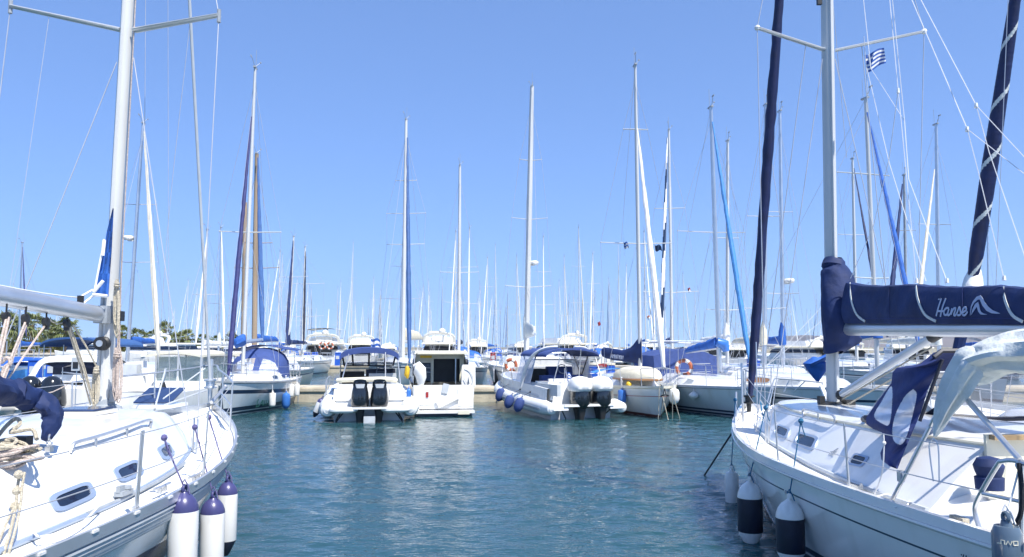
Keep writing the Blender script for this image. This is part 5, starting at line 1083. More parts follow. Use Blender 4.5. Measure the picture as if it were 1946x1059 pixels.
class Rib(Frame):
    def tubes(s, L, hb, r, zt0, zt1, mat='tubeg'):
        """inflatable collar: both sides run forward from a rounded stern cone and meet at the bow"""
        s.L_, s.hb, s.r = L, hb, r
        for sd in (-1, 1):
            P = []; 
            for i in range(25):
                u = i/24; x = hb*(1-max(0, (u-.45)/.55)**2.3); P.append(V((sd*max(.05, x), -.35+u*(L+.35), lerp(zt0, zt1, u**1.6))))
            rr = [r*.12, r*.7]+[r]*21+[r*.95, r*.9]; P = [V((sd*hb, -.62, zt0)), V((sd*hb, -.52, zt0))]+P[1:24]
            mb = MB(); mb.tube(P, rr[:len(P)], 14); t = mb.build('inflatable_tube', mat, s.e)
            m2 = MB(); m2.tube([p+V((sd*r*.98, 0, -.03)) for p in P[2:]], .045, 6, sq=(.5, 1)); m2.build('rubbing_strip', 'grey', t); m2 = MB(); m2.lathe([(.02, -.1), (r*.42, -.06), (r*.42, .02), (.02, .03)], V((sd*hb, -.56, zt0)), 14, m=Matrix.Rotation(R(90), 3, 'X')); m2.build('tube_cone', mat, t)
    def lower(s, mat='gel'):
        L, hb, r = s.L_, s.hb, s.r; rows = []
        for i in range(17):
            u = i/16; x = (hb-.1)*(1-max(0, (u-.4)/.6)**2.2)+.02; k = lerp(-.5, .45, max(0, (u-.55)/.45)**2); top = lerp(.55, .85, u**1.6); rows.append([V((-x, u*L, top)), V((-x*.9, u*L, .1+k*.6+.1)), V((0, u*L, -.4+max(0, k)*1.2)), V((x*.9, u*L, .1+k*.6+.1)), V((x, u*L, top))])
        mb = MB(); mb.loft(rows); mb.add(rows[0], [(0, 1, 2, 3, 4)]); mb.build('hull', mat, s.e)
        mb = MB(); mb.loft([[V((x*max(.02, (hb-.12)*(1-max(0, (u-.4)/.6)**2.2)), u*L, lerp(.5, .95, u**1.6)+(.15 if u > .6 else 0)*sstep(.55, .65, u))) for x in (-1, -.5, 0, .5, 1)] for u in [i/16 for i in range(17)]]); mb.build('deck', 'deck', s.e)
def bimini(S, name, y0, y1, hw, z, crown, mat, droop=.3, edge=.16, parent=None, n=15):
    mb = MB(); rows = []
    for j in range(9):
        v = j/8; rows.append([V((hw*math.sin(R(90)*x)*1.0, lerp(y0, y1, v), z+crown*math.cos(R(80)*x)-(droop*max(0, v-.6)**1.5 if True else 0)-.03*math.sin(v*math.pi*3)**2*math.cos(x*2))) for x in [2*i/(n-1)-1 for i in range(n)]])
    mb.loft(rows); mb.loft([[p-V((0, 0, .02)) for p in reversed(r)] for r in rows])
    for r in (rows[0], rows[-1]): mb.loft([r, [p+V((0, 0, -edge)) for p in r]]); mb.loft([[p+V((0, .015, -edge)) for p in r], [p+V((0, .015, 0)) for p in r]])
    for k in (0, -1): mb.loft([[r[k] for r in rows], [r[k]+V((0, 0, -edge)) for r in rows]])
    o = mb.build(name, mat, S.e); S.bt = rows; return o
def rib_black():
    e = Rib('inflatable_boat', (-4.42, 24.7, 0), .19, 'white inflatable cabin boat with two black outboards and a closed blue canopy', 'motor boat'); e.tubes(7.6, 1.24, .29, .40, .85); e.lower()
    mb = MB(); mb.box((0, .05, .62), (2.1, .14, .52), top=(.94, .6)); mb.box((-.85, .3, .80), (.5, .7, .34), top=(.9, .9)); mb.box((.85, .3, .80), (.5, .7, .34), top=(.9, .9)); mb.box((0, .45, .86), (2.0, .5, .5), top=(.97, .9)); mb.build('transom', 'gel', e.e)
    mb = MB()
    for sx in (-1, 1): mb.loft([rrect(sx*.78, -.42, z, a, b, .8, 5) for z, a, b in ((.30, .38, .30), (.36, .46, .36), (.42, .46, .36), (.46, .42, .32), (.47, .3, .2))], True, 0, True)
    mb.box((0, -.68, .44), (1.0, .16, .06)); mb.build('swim_platform', 'gel', e.e)
    for sx in (-1, 1):
        mb = MB(); mb.tube([(sx*1.0, -.55, .05), (sx*.85, -.4, .32)], .02, 6); mb.tube([(sx*.75, -.6, .34), (sx*1.0, -.5, .0)], .02, 6); mb.ball((sx*.88, -.62, .2), .04, 8); mb.build('platform_strut', 'rubber', e.e)
    for x in (-.29, .29): outboard(e.e, x, -.05, .40, h=.86, w=.27)
    mb = MB(); mb.box((.0, -.6, .08), (.34, .08, .22)); mb.build('ladder_box', 'greyl', e.e)
    mb = MB(); mb.tube(smoothpath([(-1.0, .5, 1.22), (-.7, .42, 1.24), (.5, .42, 1.26), (.85, .5, 1.2)], 4), .075, 8); mb.build('seat_back', 'cream', e.e)
    # cabin front, console, screen
    mb = MB(); mb.box((0, 4.4, 1.0), (1.9, 2.4, .5), top=(.8, .8)); mb.build('cuddy', 'gel', e.e)
    mb = MB(); mb.box((-.55, 3.0, 1.05), (.8, .5, .75)); mb.build('cabin_door', 'dark', e.e); mb = MB(); mb.box((.45, 2.9, 1.12), (1.0, .6, .8), top=(.9, .6)); mb.box((.3, 2.55, 1.36), (.8, .2, .3)); c = mb.build('console', 'navyd', e.e); m2 = MB(); m2.torus((.42, 2.42, 1.42), .17, .018, (0, -1, .5), 18, 6); m2.tube([(.27, 2.42, 1.42), (.57, 2.42, 1.42)], .012, 5); m2.build('steering_wheel', 'grey', c)
    mb = MB(); mb.box((.45, 2.0, 1.08), (.95, .4, .62), top=(.95, .6)); mb.build('helm_seat', 'greyl', e.e)
    mb = MB(); rows = []
    for i in range(13): a = R(-95+190*i/12); rows.append([V((.90*math.sin(a), 2.9+.95*math.cos(a), 1.22)), V((.80*math.sin(a), 2.5+.75*math.cos(a), 1.72))])
    mb.loft(rows); w = mb.build('windscreen', 'windsc', e.e); m2 = MB(); m2.tube([r[1] for r in rows], .022, 6); m2.tube([r[0] for r in rows], .02, 6); m2.build('screen_frame', 'greyl', w)
    can = bimini(e, 'canopy', .9, 3.0, .93, 1.95, .30, 'bimini', droop=-.1, edge=.17); 
    for k in (0, -1):
        r = [q[k] for q in e.bt]; sd = -1 if r[0].x < 0 else 1; m2 = MB(); lo = [V((sd*.96, p.y+.15, 1.0)) for p in r]; m2.loft([[p-V((0, 0, .1)) for p in r], lo]); m2.build('side_curtain', 'clear' if sd > 0 else 'greyc', can)
    m2 = MB(); fr = e.bt[-1]; lo = [V((p.x*.92, p.y+.1, 1.62)) for p in fr]; m2.loft([[p-V((0, 0, .15)) for p in fr], lo]); m2.build('front_window', 'clear', can)
    for i in (1, 4, 7, 10, 13): m2 = MB(); m2.tube([fr[i]-V((0, .01, .15)), lo[i]-V((0, .01, 0))], .025, 5, sq=(1.4, .5)); m2.build('window_strip', 'navyd', can)
    m2 = MB(); m2.tube([p-V((0, .01, 0)) for p in lo], .02, 5); m2.build('window_hem', 'navyd', can)
    for a, b in (((-.95, .6, .85), (-.66, .9, 2.05)), ((.5, .5, 1.0), (.5, .9, 2.1)), ((1.0, .6, .9), (.9, .95, 1.9))): mb = MB(); mb.tube([a, b], .018, 6); mb.build('canopy_pole', 'steel', e.e)
    mb = MB(); mb.tube(smoothpath([(-1.35, 1.0, .75), (-1.36, 1.0, 1.15), (-1.3, 1.7, 1.3), (-1.2, 2.4, 1.25)], 3), .016, 6); mb.tube([(-1.36, 1.4, .8), (-1.33, 1.4, 1.25)], .014, 6); mb.tube([(-1.33, 2, .85), (-1.26, 2, 1.28)], .014, 6); mb.build('side_rail', 'steel', e.e)
    p = at(612, 757, 25.3); fender('fender', p, .62, .11, 'white', 'white fender with violet top slanting off the left tube of the black outboard boat', 'vcap', at(627, 735, 25.5), 'ropek', capm2='navyd').e.rotation_euler = (0, R(22), 0)
    p = at(777, 738, 25.4); fender('fender', p, .42, .075, 'bluef', 'small blue fender standing on the right tube of the black outboard boat', None, None)
def rib_white():
    e = Rib('inflatable_boat', (2.2, 25.5, 0), .335, 'white inflatable angled to the pier, outboards under white covers, open blue canopy', 'motor boat'); e.tubes(7.4, 1.20, .235, .36, .80); e.lower()
    for sd in (-1, 1):
        rows = []
        for i in range(21):
            u = i/20*.97; x = 1.20*(1-max(0, (u-.45)/.55)**2.3); zt = lerp(.36, .80, u**1.6); y = u*7.4; g = lerp(.95, 1.28, u)
            rows.append([V((sd*max(.02, x-.02), y, zt+.12)), V((sd*max(.02, x-.03), y, (zt+g)/2)), V((sd*max(.02, x-.05), y, g)), V((sd*max(.02, x-.17), y, g+.02)), V((sd*max(.02, x-.19), y, zt))])
        mb = MB(); mb.loft(rows); tp_ = mb.build('topsides', 'gel', e.e); m2 = MB(); m2.tube([r[1]+V((sd*.012, 0, 0)) for r in rows[2:]], .03, 6, sq=(.5, 1)); m2.build('side_stripe', 'greyl', tp_)
    mb = MB(); mb.box((0, .05, .60), (2.0, .14, .5), top=(.94, .6)); mb.box((0, .35, .84), (2.1, .7, .5), top=(.95, .85)); mb.box((-.85, .9, .95), (.35, 1.2, .4), top=(.8, .95)); mb.box((.85, .9, .95), (.35, 1.2, .4), top=(.8, .95)); mb.build('transom', 'gel', e.e)
    mb = MB(); mb.box((0, -.5, .46), (1.7, .34, .07)); mb.box((-.95, -.35, .40), (.5, .6, .16), top=(.9, .9)); mb.box((.95, -.35, .40), (.45, .6, .12), top=(.9, .9)); mb.build('swim_platform', 'gel', e.e)
    for x in (-.2, .52): outboard(e.e, x, -.05, .38, h=.82, w=.31, cover='whitec')
    for sx in (-1, 1): mb = MB(); mb.tube([(sx*.9, -.5, .4), (sx*.6, -.2, 0)], .02, 6); mb.build('platform_strut', 'rubber', e.e)
    mb = MB(); mb.box((0, .75, 1.16), (1.6, .12, .16)); mb.build('seat_back', 'gel', e.e); mb = MB(); mb.box((0, 1.6, 1.05), (1.5, .3, .55)); mb.build('seat', 'bimini', e.e)
    mb = MB(); mb.box((0, 4.5, 1.05), (1.8, 2.4, .55), top=(.75, .8)); mb.build('cuddy', 'gel', e.e); mb = MB(); mb.box((-.45, 3.0, 1.1), (.7, .5, .8)); mb.build('cabin_door', 'dark', e.e)
    mb = MB(); mb.box((.45, 2.9, 1.15), (1.0, .5, .85), top=(.9, .6)); c = mb.build('console', 'bimini', e.e); m2 = MB(); m2.torus((.42, 2.5, 1.5), .17, .018, (0, -1, .5), 18, 6); m2.build('steering_wheel', 'greyl', c)
    mb = MB(); rows = []
    for i in range(13): a = R(-100+200*i/12); rows.append([V((1.0*math.sin(a), 2.9+.95*math.cos(a), 1.28)), V((.9*math.sin(a), 2.5+.7*math.cos(a), 1.82))])
    mb.loft(rows); w = mb.build('windscreen', 'windsc', e.e); m2 = MB(); m2.tube([r[1] for r in rows], .024, 6); m2.tube([r[0] for r in rows], .02, 6); m2.build('screen_frame', 'greyl', w)
    can = bimini(e, 'canopy', .6, 3.0, .95, 1.96, .28, 'bimini', droop=.0, edge=.07)
    for k, m_ in ((0, 'clearb'), (-1, 'clearb')):
        r = [q[k] for q in e.bt][3:]; sd = -1 if r[0].x < 0 else 1; m2 = MB(); lo = [V((sd*1.12, p.y+.1, 1.05)) for p in r]; m2.loft([[p-V((0, 0, .05)) for p in r], lo]); m2.build('side_curtain', m_, can); m2 = MB(); m2.tube([r[0]-V((0, 0, .05)), r[2]+V((sd*.02, 0, -.75)), r[4]-V((0, 0, .05))], .022, 5); m2.build('curtain_hem', 'navyd', can)
    for sd in (-1, 1): mb = MB(); mb.tube(smoothpath([(sd*1.18, 2.3, .9), (sd*1.15, 2.1, 1.4), (sd*1.06, 1.6, 1.95), (sd*.75, 1.25, 2.22), (sd*.3, 1.2, 2.27)], 5), .048, 10, sq=(1.3, .8)); mb.build('arch_leg', 'gel', e.e)
    for a, b in (((-.7, .6, 1.1), (-.45, .45, 2.2)), ((.2, .6, 1.1), (.2, .4, 2.2)), ((1.1, .6, 1.0), (1.1, 1.2, 1.9))): mb = MB(); mb.tube([a, b], .016, 6); mb.build('canopy_pole', 'steel', e.e)
    mb = MB()
    for y in (3.2, 4.3, 5.3): mb.tube(smoothpath([(-1.2, y, .95), (-1.18, y+.1, 1.45), (-1.0, y+.6, 1.5), (-.95, y+.9, 1.0)], 4), .014, 6)
    mb.build('side_rail', 'steel', e.e)
    mb = MB(); mb.box((-1.0, .9, .92), (.12, 3.0, .35)); mb.build('side_panel', 'greyl', e.e)
    for px, yt, yb, pd, n in ((955, 738, 764, 28.6, 'furthest'), (972, 751, 777, 26.9, 'middle'), (991, 756, 784, 25.5, 'nearest')):
        p = at(px, yt, pd); f = fender('fender', p, p.z-at(px, yb, pd).z, .155, 'bimini', 'dark blue cloth covered fender on the angled boat, %s of three along its side' % n, None, at(px+12, yt-16, pd+.1), 'ropek', shape='round', group='cloth covered fenders on the angled boat'); f.e.rotation_euler = (0, R(20), 0)
    f = Frame('boat_flag', at(1078, 722, 25.8), 0, 'small light blue and white flag on the stern pole of the angled white boat', 'flag'); flag(f, [(1074, 703), (1079, 728)], [(1086, 713), (1088, 735)], 25.8); mb = MB(); mb.tube([f.L(at(1073, 745, 25.8)), f.L(at(1073, 700, 25.8))], .012, 6); mb.build('pole', 'steel', f.e)
    p = at(1072, 780, 24.6)
def cruiser():
    e = Frame('cabin_cruiser', (-2.28, 26.5, 0), .16, 'white cabin cruiser with hard top and dark doorway, between the two inflatables', 'motor boat'); hb = 1.02; L = 7.2
    rows = []
    for i in range(19):
        u = i/18; b = hb*(1-max(0, (u-.4)/.6)**2.4)+.015; z1 = lerp(.95, 1.25, u); bow = max(0, (u-.7)/.3); rows.append([V((sx*b*k, u*L+off*bow, z)) for sx, k, z, off in ((-1, 1.0, z1, 0), (-1, .98, z1-.3, -.1), (-1, .93, .18, -.35), (-1, .86, -.1, -.55), (-1, .3, -.4, -.8), (1, .3, -.4, -.8), (1, .86, -.1, -.55), (1, .93, .18, -.35), (1, .98, z1-.3, -.1), (1, 1.0, z1, 0))])
    mb = MB(); mb.loft(rows, False, lambda i, j: 1 if j in (3, 4, 5) else 0); mb.add(rows[0], [tuple(reversed(range(10)))]); mb.build('hull', ['gel', 'antif'], e.e)
    mb = MB(); mb.loft([[V((x*max(.01, abs(r[0].x)-.03), r[0].y, r[0].z-.02+.05*(1-x*x))) for x in (-1, -.5, 0, .5, 1)] for r in rows[5:]]); mb.build('deck', 'deck', e.e)
    mb = MB(); mb.box((0, -.06, .60), (1.98, .12, .72)); mb.box((0, .0, .98), (2.0, .22, .06)); mb.box((-.55, -.13, .62), (.5, .02, .5)); mb.box((.72, -.13, .6), (.5, .02, .55)); mb.build('transom', 'gel', e.e)
    mb = MB(); mb.box((0, -.3, .16), (1.96, .6, .08)); p = mb.build('swim_platform', 'gel', e.e); m2 = MB(); m2.box((.62, -.61, .14), (.38, .03, .11)); m2.build('folded_ladder', 'cream', p)
    mb = MB(); mb.box((0, -.02, .02), (1.9, .04, .22)); mb.build('lower_transom', 'fgrey', e.e)
    mb = MB(); mb.box((-.55, -.15, .70), (.09, .03, .18)); mb.build('sign', 'red', e.e)
    # house
    y0, y1 = 1.7, 4.6; mb = MB()
    for sd in (-1, 1): mb.loft([[V((sd*.96, y0-.9, 1.0)), V((sd*.92, y0-.3, 1.55)), V((sd*.86, y0-.1, 2.02))], [V((sd*.96, y0, 1.0)), V((sd*.92, y0, 1.55)), V((sd*.86, y0, 2.02))], [V((sd*.96, y1+.9, 1.05)), V((sd*.9, y1+.4, 1.5)), V((sd*.82, y1-.3, 2.02))]])
    mb.loft([[V((-.96, y1+.9, 1.05)), V((.96, y1+.9, 1.05))], [V((-.82, y1-.3, 2.02)), V((.82, y1-.3, 2.02))]]); mb.build('house_side', 'gel', e.e)
    for sd in (-1, 1): mb = MB(); mb.loft([rrect(0, 0, 0, .55, .26, .7), rrect(0, 0, .03, .53, .24, .7)], True, 0, True); mb.v = [tuple(V((sd*(.935+p[2]), y0-.1+p[0]*1.0+.15, 1.55+p[1]*1.15))) for p in mb.v]; mb.build('side_window', 'navyb', e.e)
    mb = MB(); mb.box((0, 3.0, 2.08), (1.86, 3.6, .09), top=(.96, .98)); mb.box((-.0, 1.0, 2.06), (1.7, .7, .07)); mb.build('hard_top', 'cream', e.e)
    mb = MB(); mb.box((-.80, y0+.05, 1.52), (.12, .06, 1.02)); mb.box((-.28, y0+.05, 1.5), (.1, .07, 1.0)); mb.box((.78, y0+.05, 1.52), (.16, .06, 1.02)); mb.box((.27, y0+.05, 1.94), (1.1, .06, .18)); mb.box((-.53, y0+.05, 1.86), (.5, .05, .3)); mb.build('aft_bulkhead', 'cream', e.e)
    mb = MB(); mb.box((0, y0+1.2, 1.5), (1.62, 2.0, .95)); mb.build('cabin_interior', 'dark', e.e)
    mb = MB(); mb.box((-.52, y0-.0, 1.38), (.36, .03, .6)); w = mb.build('aft_window', 'glass', e.e); m2 = MB()
    for z in (1.4, 1.55): m2.tube([(-.68, y0-.05, z), (-.32, y0-.05, z-.02)], .012, 5)
    m2.tube([(-.68, y0-.05, 1.75), (-.68, y0-.05, 1.1)], .014, 5); m2.build('ladder', 'greyl', w)
    mb = MB(); mb.box((.55, y0-.0, 1.42), (.04, .03, .9)); mb.build('sliding_door', 'steel', e.e)
    mb = MB(); c = V((-.52, y0-.3, 1.93)); mb.box(c, (.4, .2, .08)); mb.build('rolled_gear', 'yellow', e.e)
    # covered auxiliary motor and white board leaning on the transom
    mb = MB(); mb.tube([(-.76, .05, 1.02), (-.74, .0, 1.25), (-.80, -.02, 1.5), (-.9, 0, 1.62), (-.98, .02, 1.6)], [.1, .17, .22, .2, .1], 12); mb.build('covered_motor', 'whitec', e.e)
    mb = MB(); mb.box((.12, -.2, .55), (.75, .05, .28), m=Matrix.Rotation(R(-25), 3, 'Y')); mb.box((.05, -.14, .9), (.2, .04, .32), 1, m=Matrix.Rotation(R(12), 3, 'Y')); mb.build('boarding_plank', ['gel', 'greyl'], e.e)
    mb = MB(); mb.box((.95, 1.1, 1.28), (.5, .06, .75), top=(.95, 1)); mb.build('side_screen', 'whitec', e.e)
    mb = MB(); mb.tube(smoothpath([(.8, 1.06, 1.5), (1.0, 1.04, 1.4), (1.1, 1.03, 1.1), (.95, 1.02, .95), (.78, 1.02, 1.2)], 4), .01, 5); mb.build('hose_loop', 'greyl', e.e)
    p = at(792, 757, 26.2); fender('fender', p, .55, .085, 'white', 'long white fender between the cabin cruiser and the black outboard boat', None, at(790, 735, 26.3), 'wirel')
    f = Frame('float_bag', at(773, 707, 26.6), 0, 'yellow oilskin float bag hanging beside the round cruiser window', 'float bag'); mb = MB(); mb.tube([(0, 0, .2), (0.02, 0, .1), (0, 0, -.1), (.03, 0, -.22)], [.05, .085, .09, .03], 8); mb.build('bag', 'yellow', f.e); mb = MB(); mb.tube([(0, 0, .18), (0.05, .1, .45)], .008, 4); mb.build('strap', 'rope', f.e)
rib_black(); rib_white(); cruiser()
# ------------------------------------------------------------------ sloops further back, each with its own rig
def mid(label, xt, yt, xb, d, a=math.pi, L=10, B=3.1, hull='gel', band='navyb', sp=(), r=.075, mat='aluw', furl=None, boom='blue', radar=None, bh=(.4, .22), stan=True, wires=True, my=.1, hood=None, coach='gel', fs=True, group=None):
    c = at(xb, 650, d); up = V((-math.sin(a), math.cos(a), 0)); m = V((c.x, d, 0))-up*(my*L)
    S = Sloop('sailing_yacht', label, m, a, L=L, B=B, sm=.5, p=1.85, fbb=1.2*L/10, fbm=1.0*L/10, rake=.6, group=group)
    S.hull(hull, bands=((.04, .14, band),), cove=(.2, .26, band) if L > 9.6 else None, n=18); S.deck(n=18); S.toerail('greyl', h=.03, n=18)
    S.setroof(-.26*L, .26*L, ((0, .5, .8, 1), (.36*B, .37*B, .28*B, .1*B)), ((0, .5, .85, 1), (.46, .40, .28, .0))); S.coach(coach, n=12)
    for sd in (1, -1): S.window([(.2, .12), (.62, .14), (.62, .4), (.2, .42)], sd, 'glass', framew=.12, fm='greyl')
    if stan: S.stanchions([.25, .45, .65, .85], wires=True, push=True)
    b0 = V((0, my*L, S.zs(.4)+.3)); t = S.at(xt, yt, d); S.mast(b0, t, (r, r*.72), mat, spreaders=sp, radar=radar, n=10)
    w = B*.44
    if wires: S.wires(.008, V((0, L/2-.1, S.zs(0)+.1)), V((0, -L/2+.1, S.zs(1)+.1)), [V((-w, b0.y-.25, S.zs(.4))), V((w, b0.y-.25, S.zs(.4)))], frac=.93, fs=fs)
    if furl:
        m_, (xa, ya), (xc, yc), rr = furl[:4]; dd = S.W(V((0, L/2-.3, 0))).y; S.furl(S.at(xc, yc, dd), S.at(xa, ya, lerp(dd, d, .93)), rr, m_, k=30, n=8, band=furl[4] if len(furl) > 4 else None)
    if boom:
        bm = b0+V((0, -.1, 1.0)); S.boom(bm, bm+V((0, -.36*L, .08)), .06, 'alu', boom, h=bh, w=.14, seed=int(xt))
    if hood:
        rows = []; y0 = -.2*L; z0 = S.zs(.7)+.35
        for i in range(9):
            an = math.pi*i/8; k = max(0, math.sin(an))**.55; rows.append([V((math.cos(an)*B*.33, y0+.4-u*.35, lerp(S.zs(.7), z0+.75*[.1, .7, 1, 1][u], k))) for u in range(4)])
        mb = MB(); mb.loft(rows, False, lambda i, j: 1 if j == 0 and 1 <= i <= 6 and i != 4 else 0); mb.build('spray_hood', [hood, 'clear'], S.e)
    return S
P_ = math.pi
mid('white sloop with a leaning silver mast and cream furled sail, behind the thick left mast', 272, 235, 243, 37, P_+.1, 10.5, 3.3, sp=((.42, 2.0), (.66, 1.6)), r=.10, mat='alu', furl=('creamc', (274, 250), (302, 690), .11), radar=(.52, 1), boom='blue')
K = mid('wooden ketch with two brown masts and a blue furled sail, behind the lettered white sloop', 488, 293, 484, 36, P_+.05, 11.5, 3.5, sp=((.45, 2.0), (.57, 1.4)), r=.15, mat='brown', furl=('bluem', (490, 300), (499, 650), .10), hull='cream', boom='blue', hood=None)
b0 = V((0, -3.2, 1.5)); mb = MB(); mb.tube([K.at(463, 662, 38.8), K.at(466, 385, 38.8)], [.15, .10], 10); mb.build('mizzen_mast', 'brown', K.e)
mid('pale sloop with navy furled sail close along its mast, above the named sloop', 558, 450, 548, 62, P_-.1, 11, 3.4, sp=((.66, 2.4),), r=.11, furl=('navy', (557, 458), (544, 655), .12), boom='navy')
mid('sloop with dark furled sail close right of its mast, above the blue spray hood', 580, 470, 574, 66, P_+.05, 11, 3.3, sp=((.36, 3.2), (.66, 3.2)), r=.11, furl=('navyd', (581, 478), (577, 655), .09), boom='whitec')
mid('big sloop with three pairs of spreaders, blue furled sail and cream boom cover', 772, 228, 766, 43, P_-.1, 13, 3.9, sp=((.47, 2.1), (.60, 2.2), (.74, 1.2)), r=.13, furl=('bluem', (774, 262), (778, 690), .12), boom='creamc', bh=(.75, .35), hull='hullG')
mid('sloop with a grey mast half hidden behind the middle blue sail', 767, 440, 760, 56, P_+.02, 11.5, 3.5, sp=((.46, 3.0), (.72, 1.6)), r=.12, mat='alu', boom='greyc')
mid('white sloop with a bare white mast and single dark spreaders above the cabin cruiser', 874, 315, 872, 45, P_+.02, 10.5, 3.3, sp=((.45, 2.2),), r=.12, boom='navyd', fs=True)
G_ = mid('large cruising yacht with the tallest white mast in the middle and a grey sail bundle', 1011, 165, 1000, 42, .06, 14, 4.2, sp=((.25, 2.4), (.50, 1.9), (.72, 1.2)), r=.19, radar=(.34, 1), boom='greyc', bh=(.9, .4), my=.08)
mid('sloop with a navy and white striped furled sail beside its mast', 1271, 248, 1277, 39, P_-.12, 10.8, 3.4, sp=((.30, 2.7), (.66, 1.5)), r=.095, furl=('navyb', (1268, 262), (1256, 665), .085, ('whitec', .9, 4)), boom='bimini', hood='bimini')
mid('sloop with white boom cover, its mast crossed by the light blue furled sail', 1383, 268, 1381, 38, P_+.1, 10.5, 3.3, sp=((.24, 1.9), (.56, 1.2)), r=.10, boom='whitec', bh=(.5, .3))
mid('sloop with a grey mast standing just right of the purple furled sail', 1455, 200, 1451, 33, P_+.05, 10.5, 3.3, sp=((.22, 2.1), (.57, 1.4)), r=.11, mat='alu', boom='creamc')
mid('sloop with a radar dome on its mast, right of the purple furled sail', 1482, 212, 1487, 35, P_+.1, 10.5, 3.3, sp=((.28, 1.75), (.60, 1.2)), r=.10, mat='alu', radar=(.33, -1), boom='blue')
mid('sloop with a white box reflector on its mast, just right of the thick right mast', 1620, 302, 1627, 46, P_+.1, 10.5, 3.3, sp=((.62, 1.7),), r=.10, furl=('purple', (1623, 320), (1672, 600), .07), boom='blue')
mid('sloop with a dark grey mast and dark furled sail above the navy boom cover', 1718, 333, 1722, 42, P_-.1, 10.8, 3.4, sp=((.7, 1.2),), r=.09, mat='grey', furl=('navy', (1715, 350), (1686, 640), .12), boom='creamc')
mid('sloop with a bare grey mast and one pair of spreaders above the lettered boom cover', 1779, 237, 1783, 36, P_+.12, 10.5, 3.3, sp=((.58, 1.6),), r=.095, mat='alu', furl=('creamc', (1776, 322), (1738, 640), .08), boom='greyc')
mid('small sloop with a thin mast at the right edge, between two furled sails', 1877, 440, 1877, 60, P_, 9.5, 3, r=.09, mat='alu', boom='blue')
mid('small sloop with a violet furled sail above the silver boom, far left', 42, 462, 37, 62, P_+.1, 9.8, 3.2, sp=((.4, 2.2),), r=.09, mat='alu', furl=('violetc', (43, 470), (50, 640), .06), boom='blue')
mid('white sloop whose mast shows right beside the bare silver forestay', 394, 437, 385, 52, P_-.05, 10, 3.2, sp=((.5, 1.8),), r=.10, boom='whitec', furl=('whitec', (393, 450), (372, 655), .07))
mid('grey sloop whose mast stands between the silver forestay and the purple rolled sail', 420, 433, 416, 58, P_+.05, 10, 3.2, sp=((.42, 1.8),), r=.09, mat='alu', boom='greyc', furl=('whitec', (421, 440), (426, 650), .07))
# flags that fly from these rigs
def smallflag(x, y, wpx, hpx, d, cols, label, stripes=4, cross=False):
    f = Frame('pennant', at(x, y, d), 0, label, 'flag'); flag(f, [(x-wpx/2, y-hpx/2), (x-wpx/2+2, y+hpx/2)], [(x+wpx/2-2, y-hpx/2+2), (x+wpx/2, y+hpx/2)], d, stripes=stripes, canton=False, cols=cols)
smallflag(1190, 466, 11, 13, 28, ('flagb', 'greyl'), 'small faded striped flag under the left spreader of the grey sloop with a dinghy', 4)
smallflag(1251, 471, 15, 12, 30, ('navyb', 'navyb', 'flagw'), 'small dark blue flag with a white diagonal cross beside the white furled sail', 3)
mb = MB(); fr = Frame('flag_cross', at(1251, 471, 29.9), 0, '', '')
COL.objects.unlink(fr.e); bpy.data.objects.remove(fr.e)
smallflag(714, 656, 20, 26, 31, ('flagb', 'flagw'), 'blue and white striped flag behind the blue canopy with the black outboards', 5)
smallflag(1310, 551, 8, 9, 60, ('red', 'flagw'), 'tiny red and white flag right of the striped furled sail', 2)
smallflag(1139, 615, 8, 8, 80, ('red', 'flagw'), 'tiny red flag over the open blue canopy', 1)
smallflag(1233, 603, 9, 7, 60, ('orange', 'flagw'), 'tiny orange and white flag low on a mast beside the white furled sail', 2)
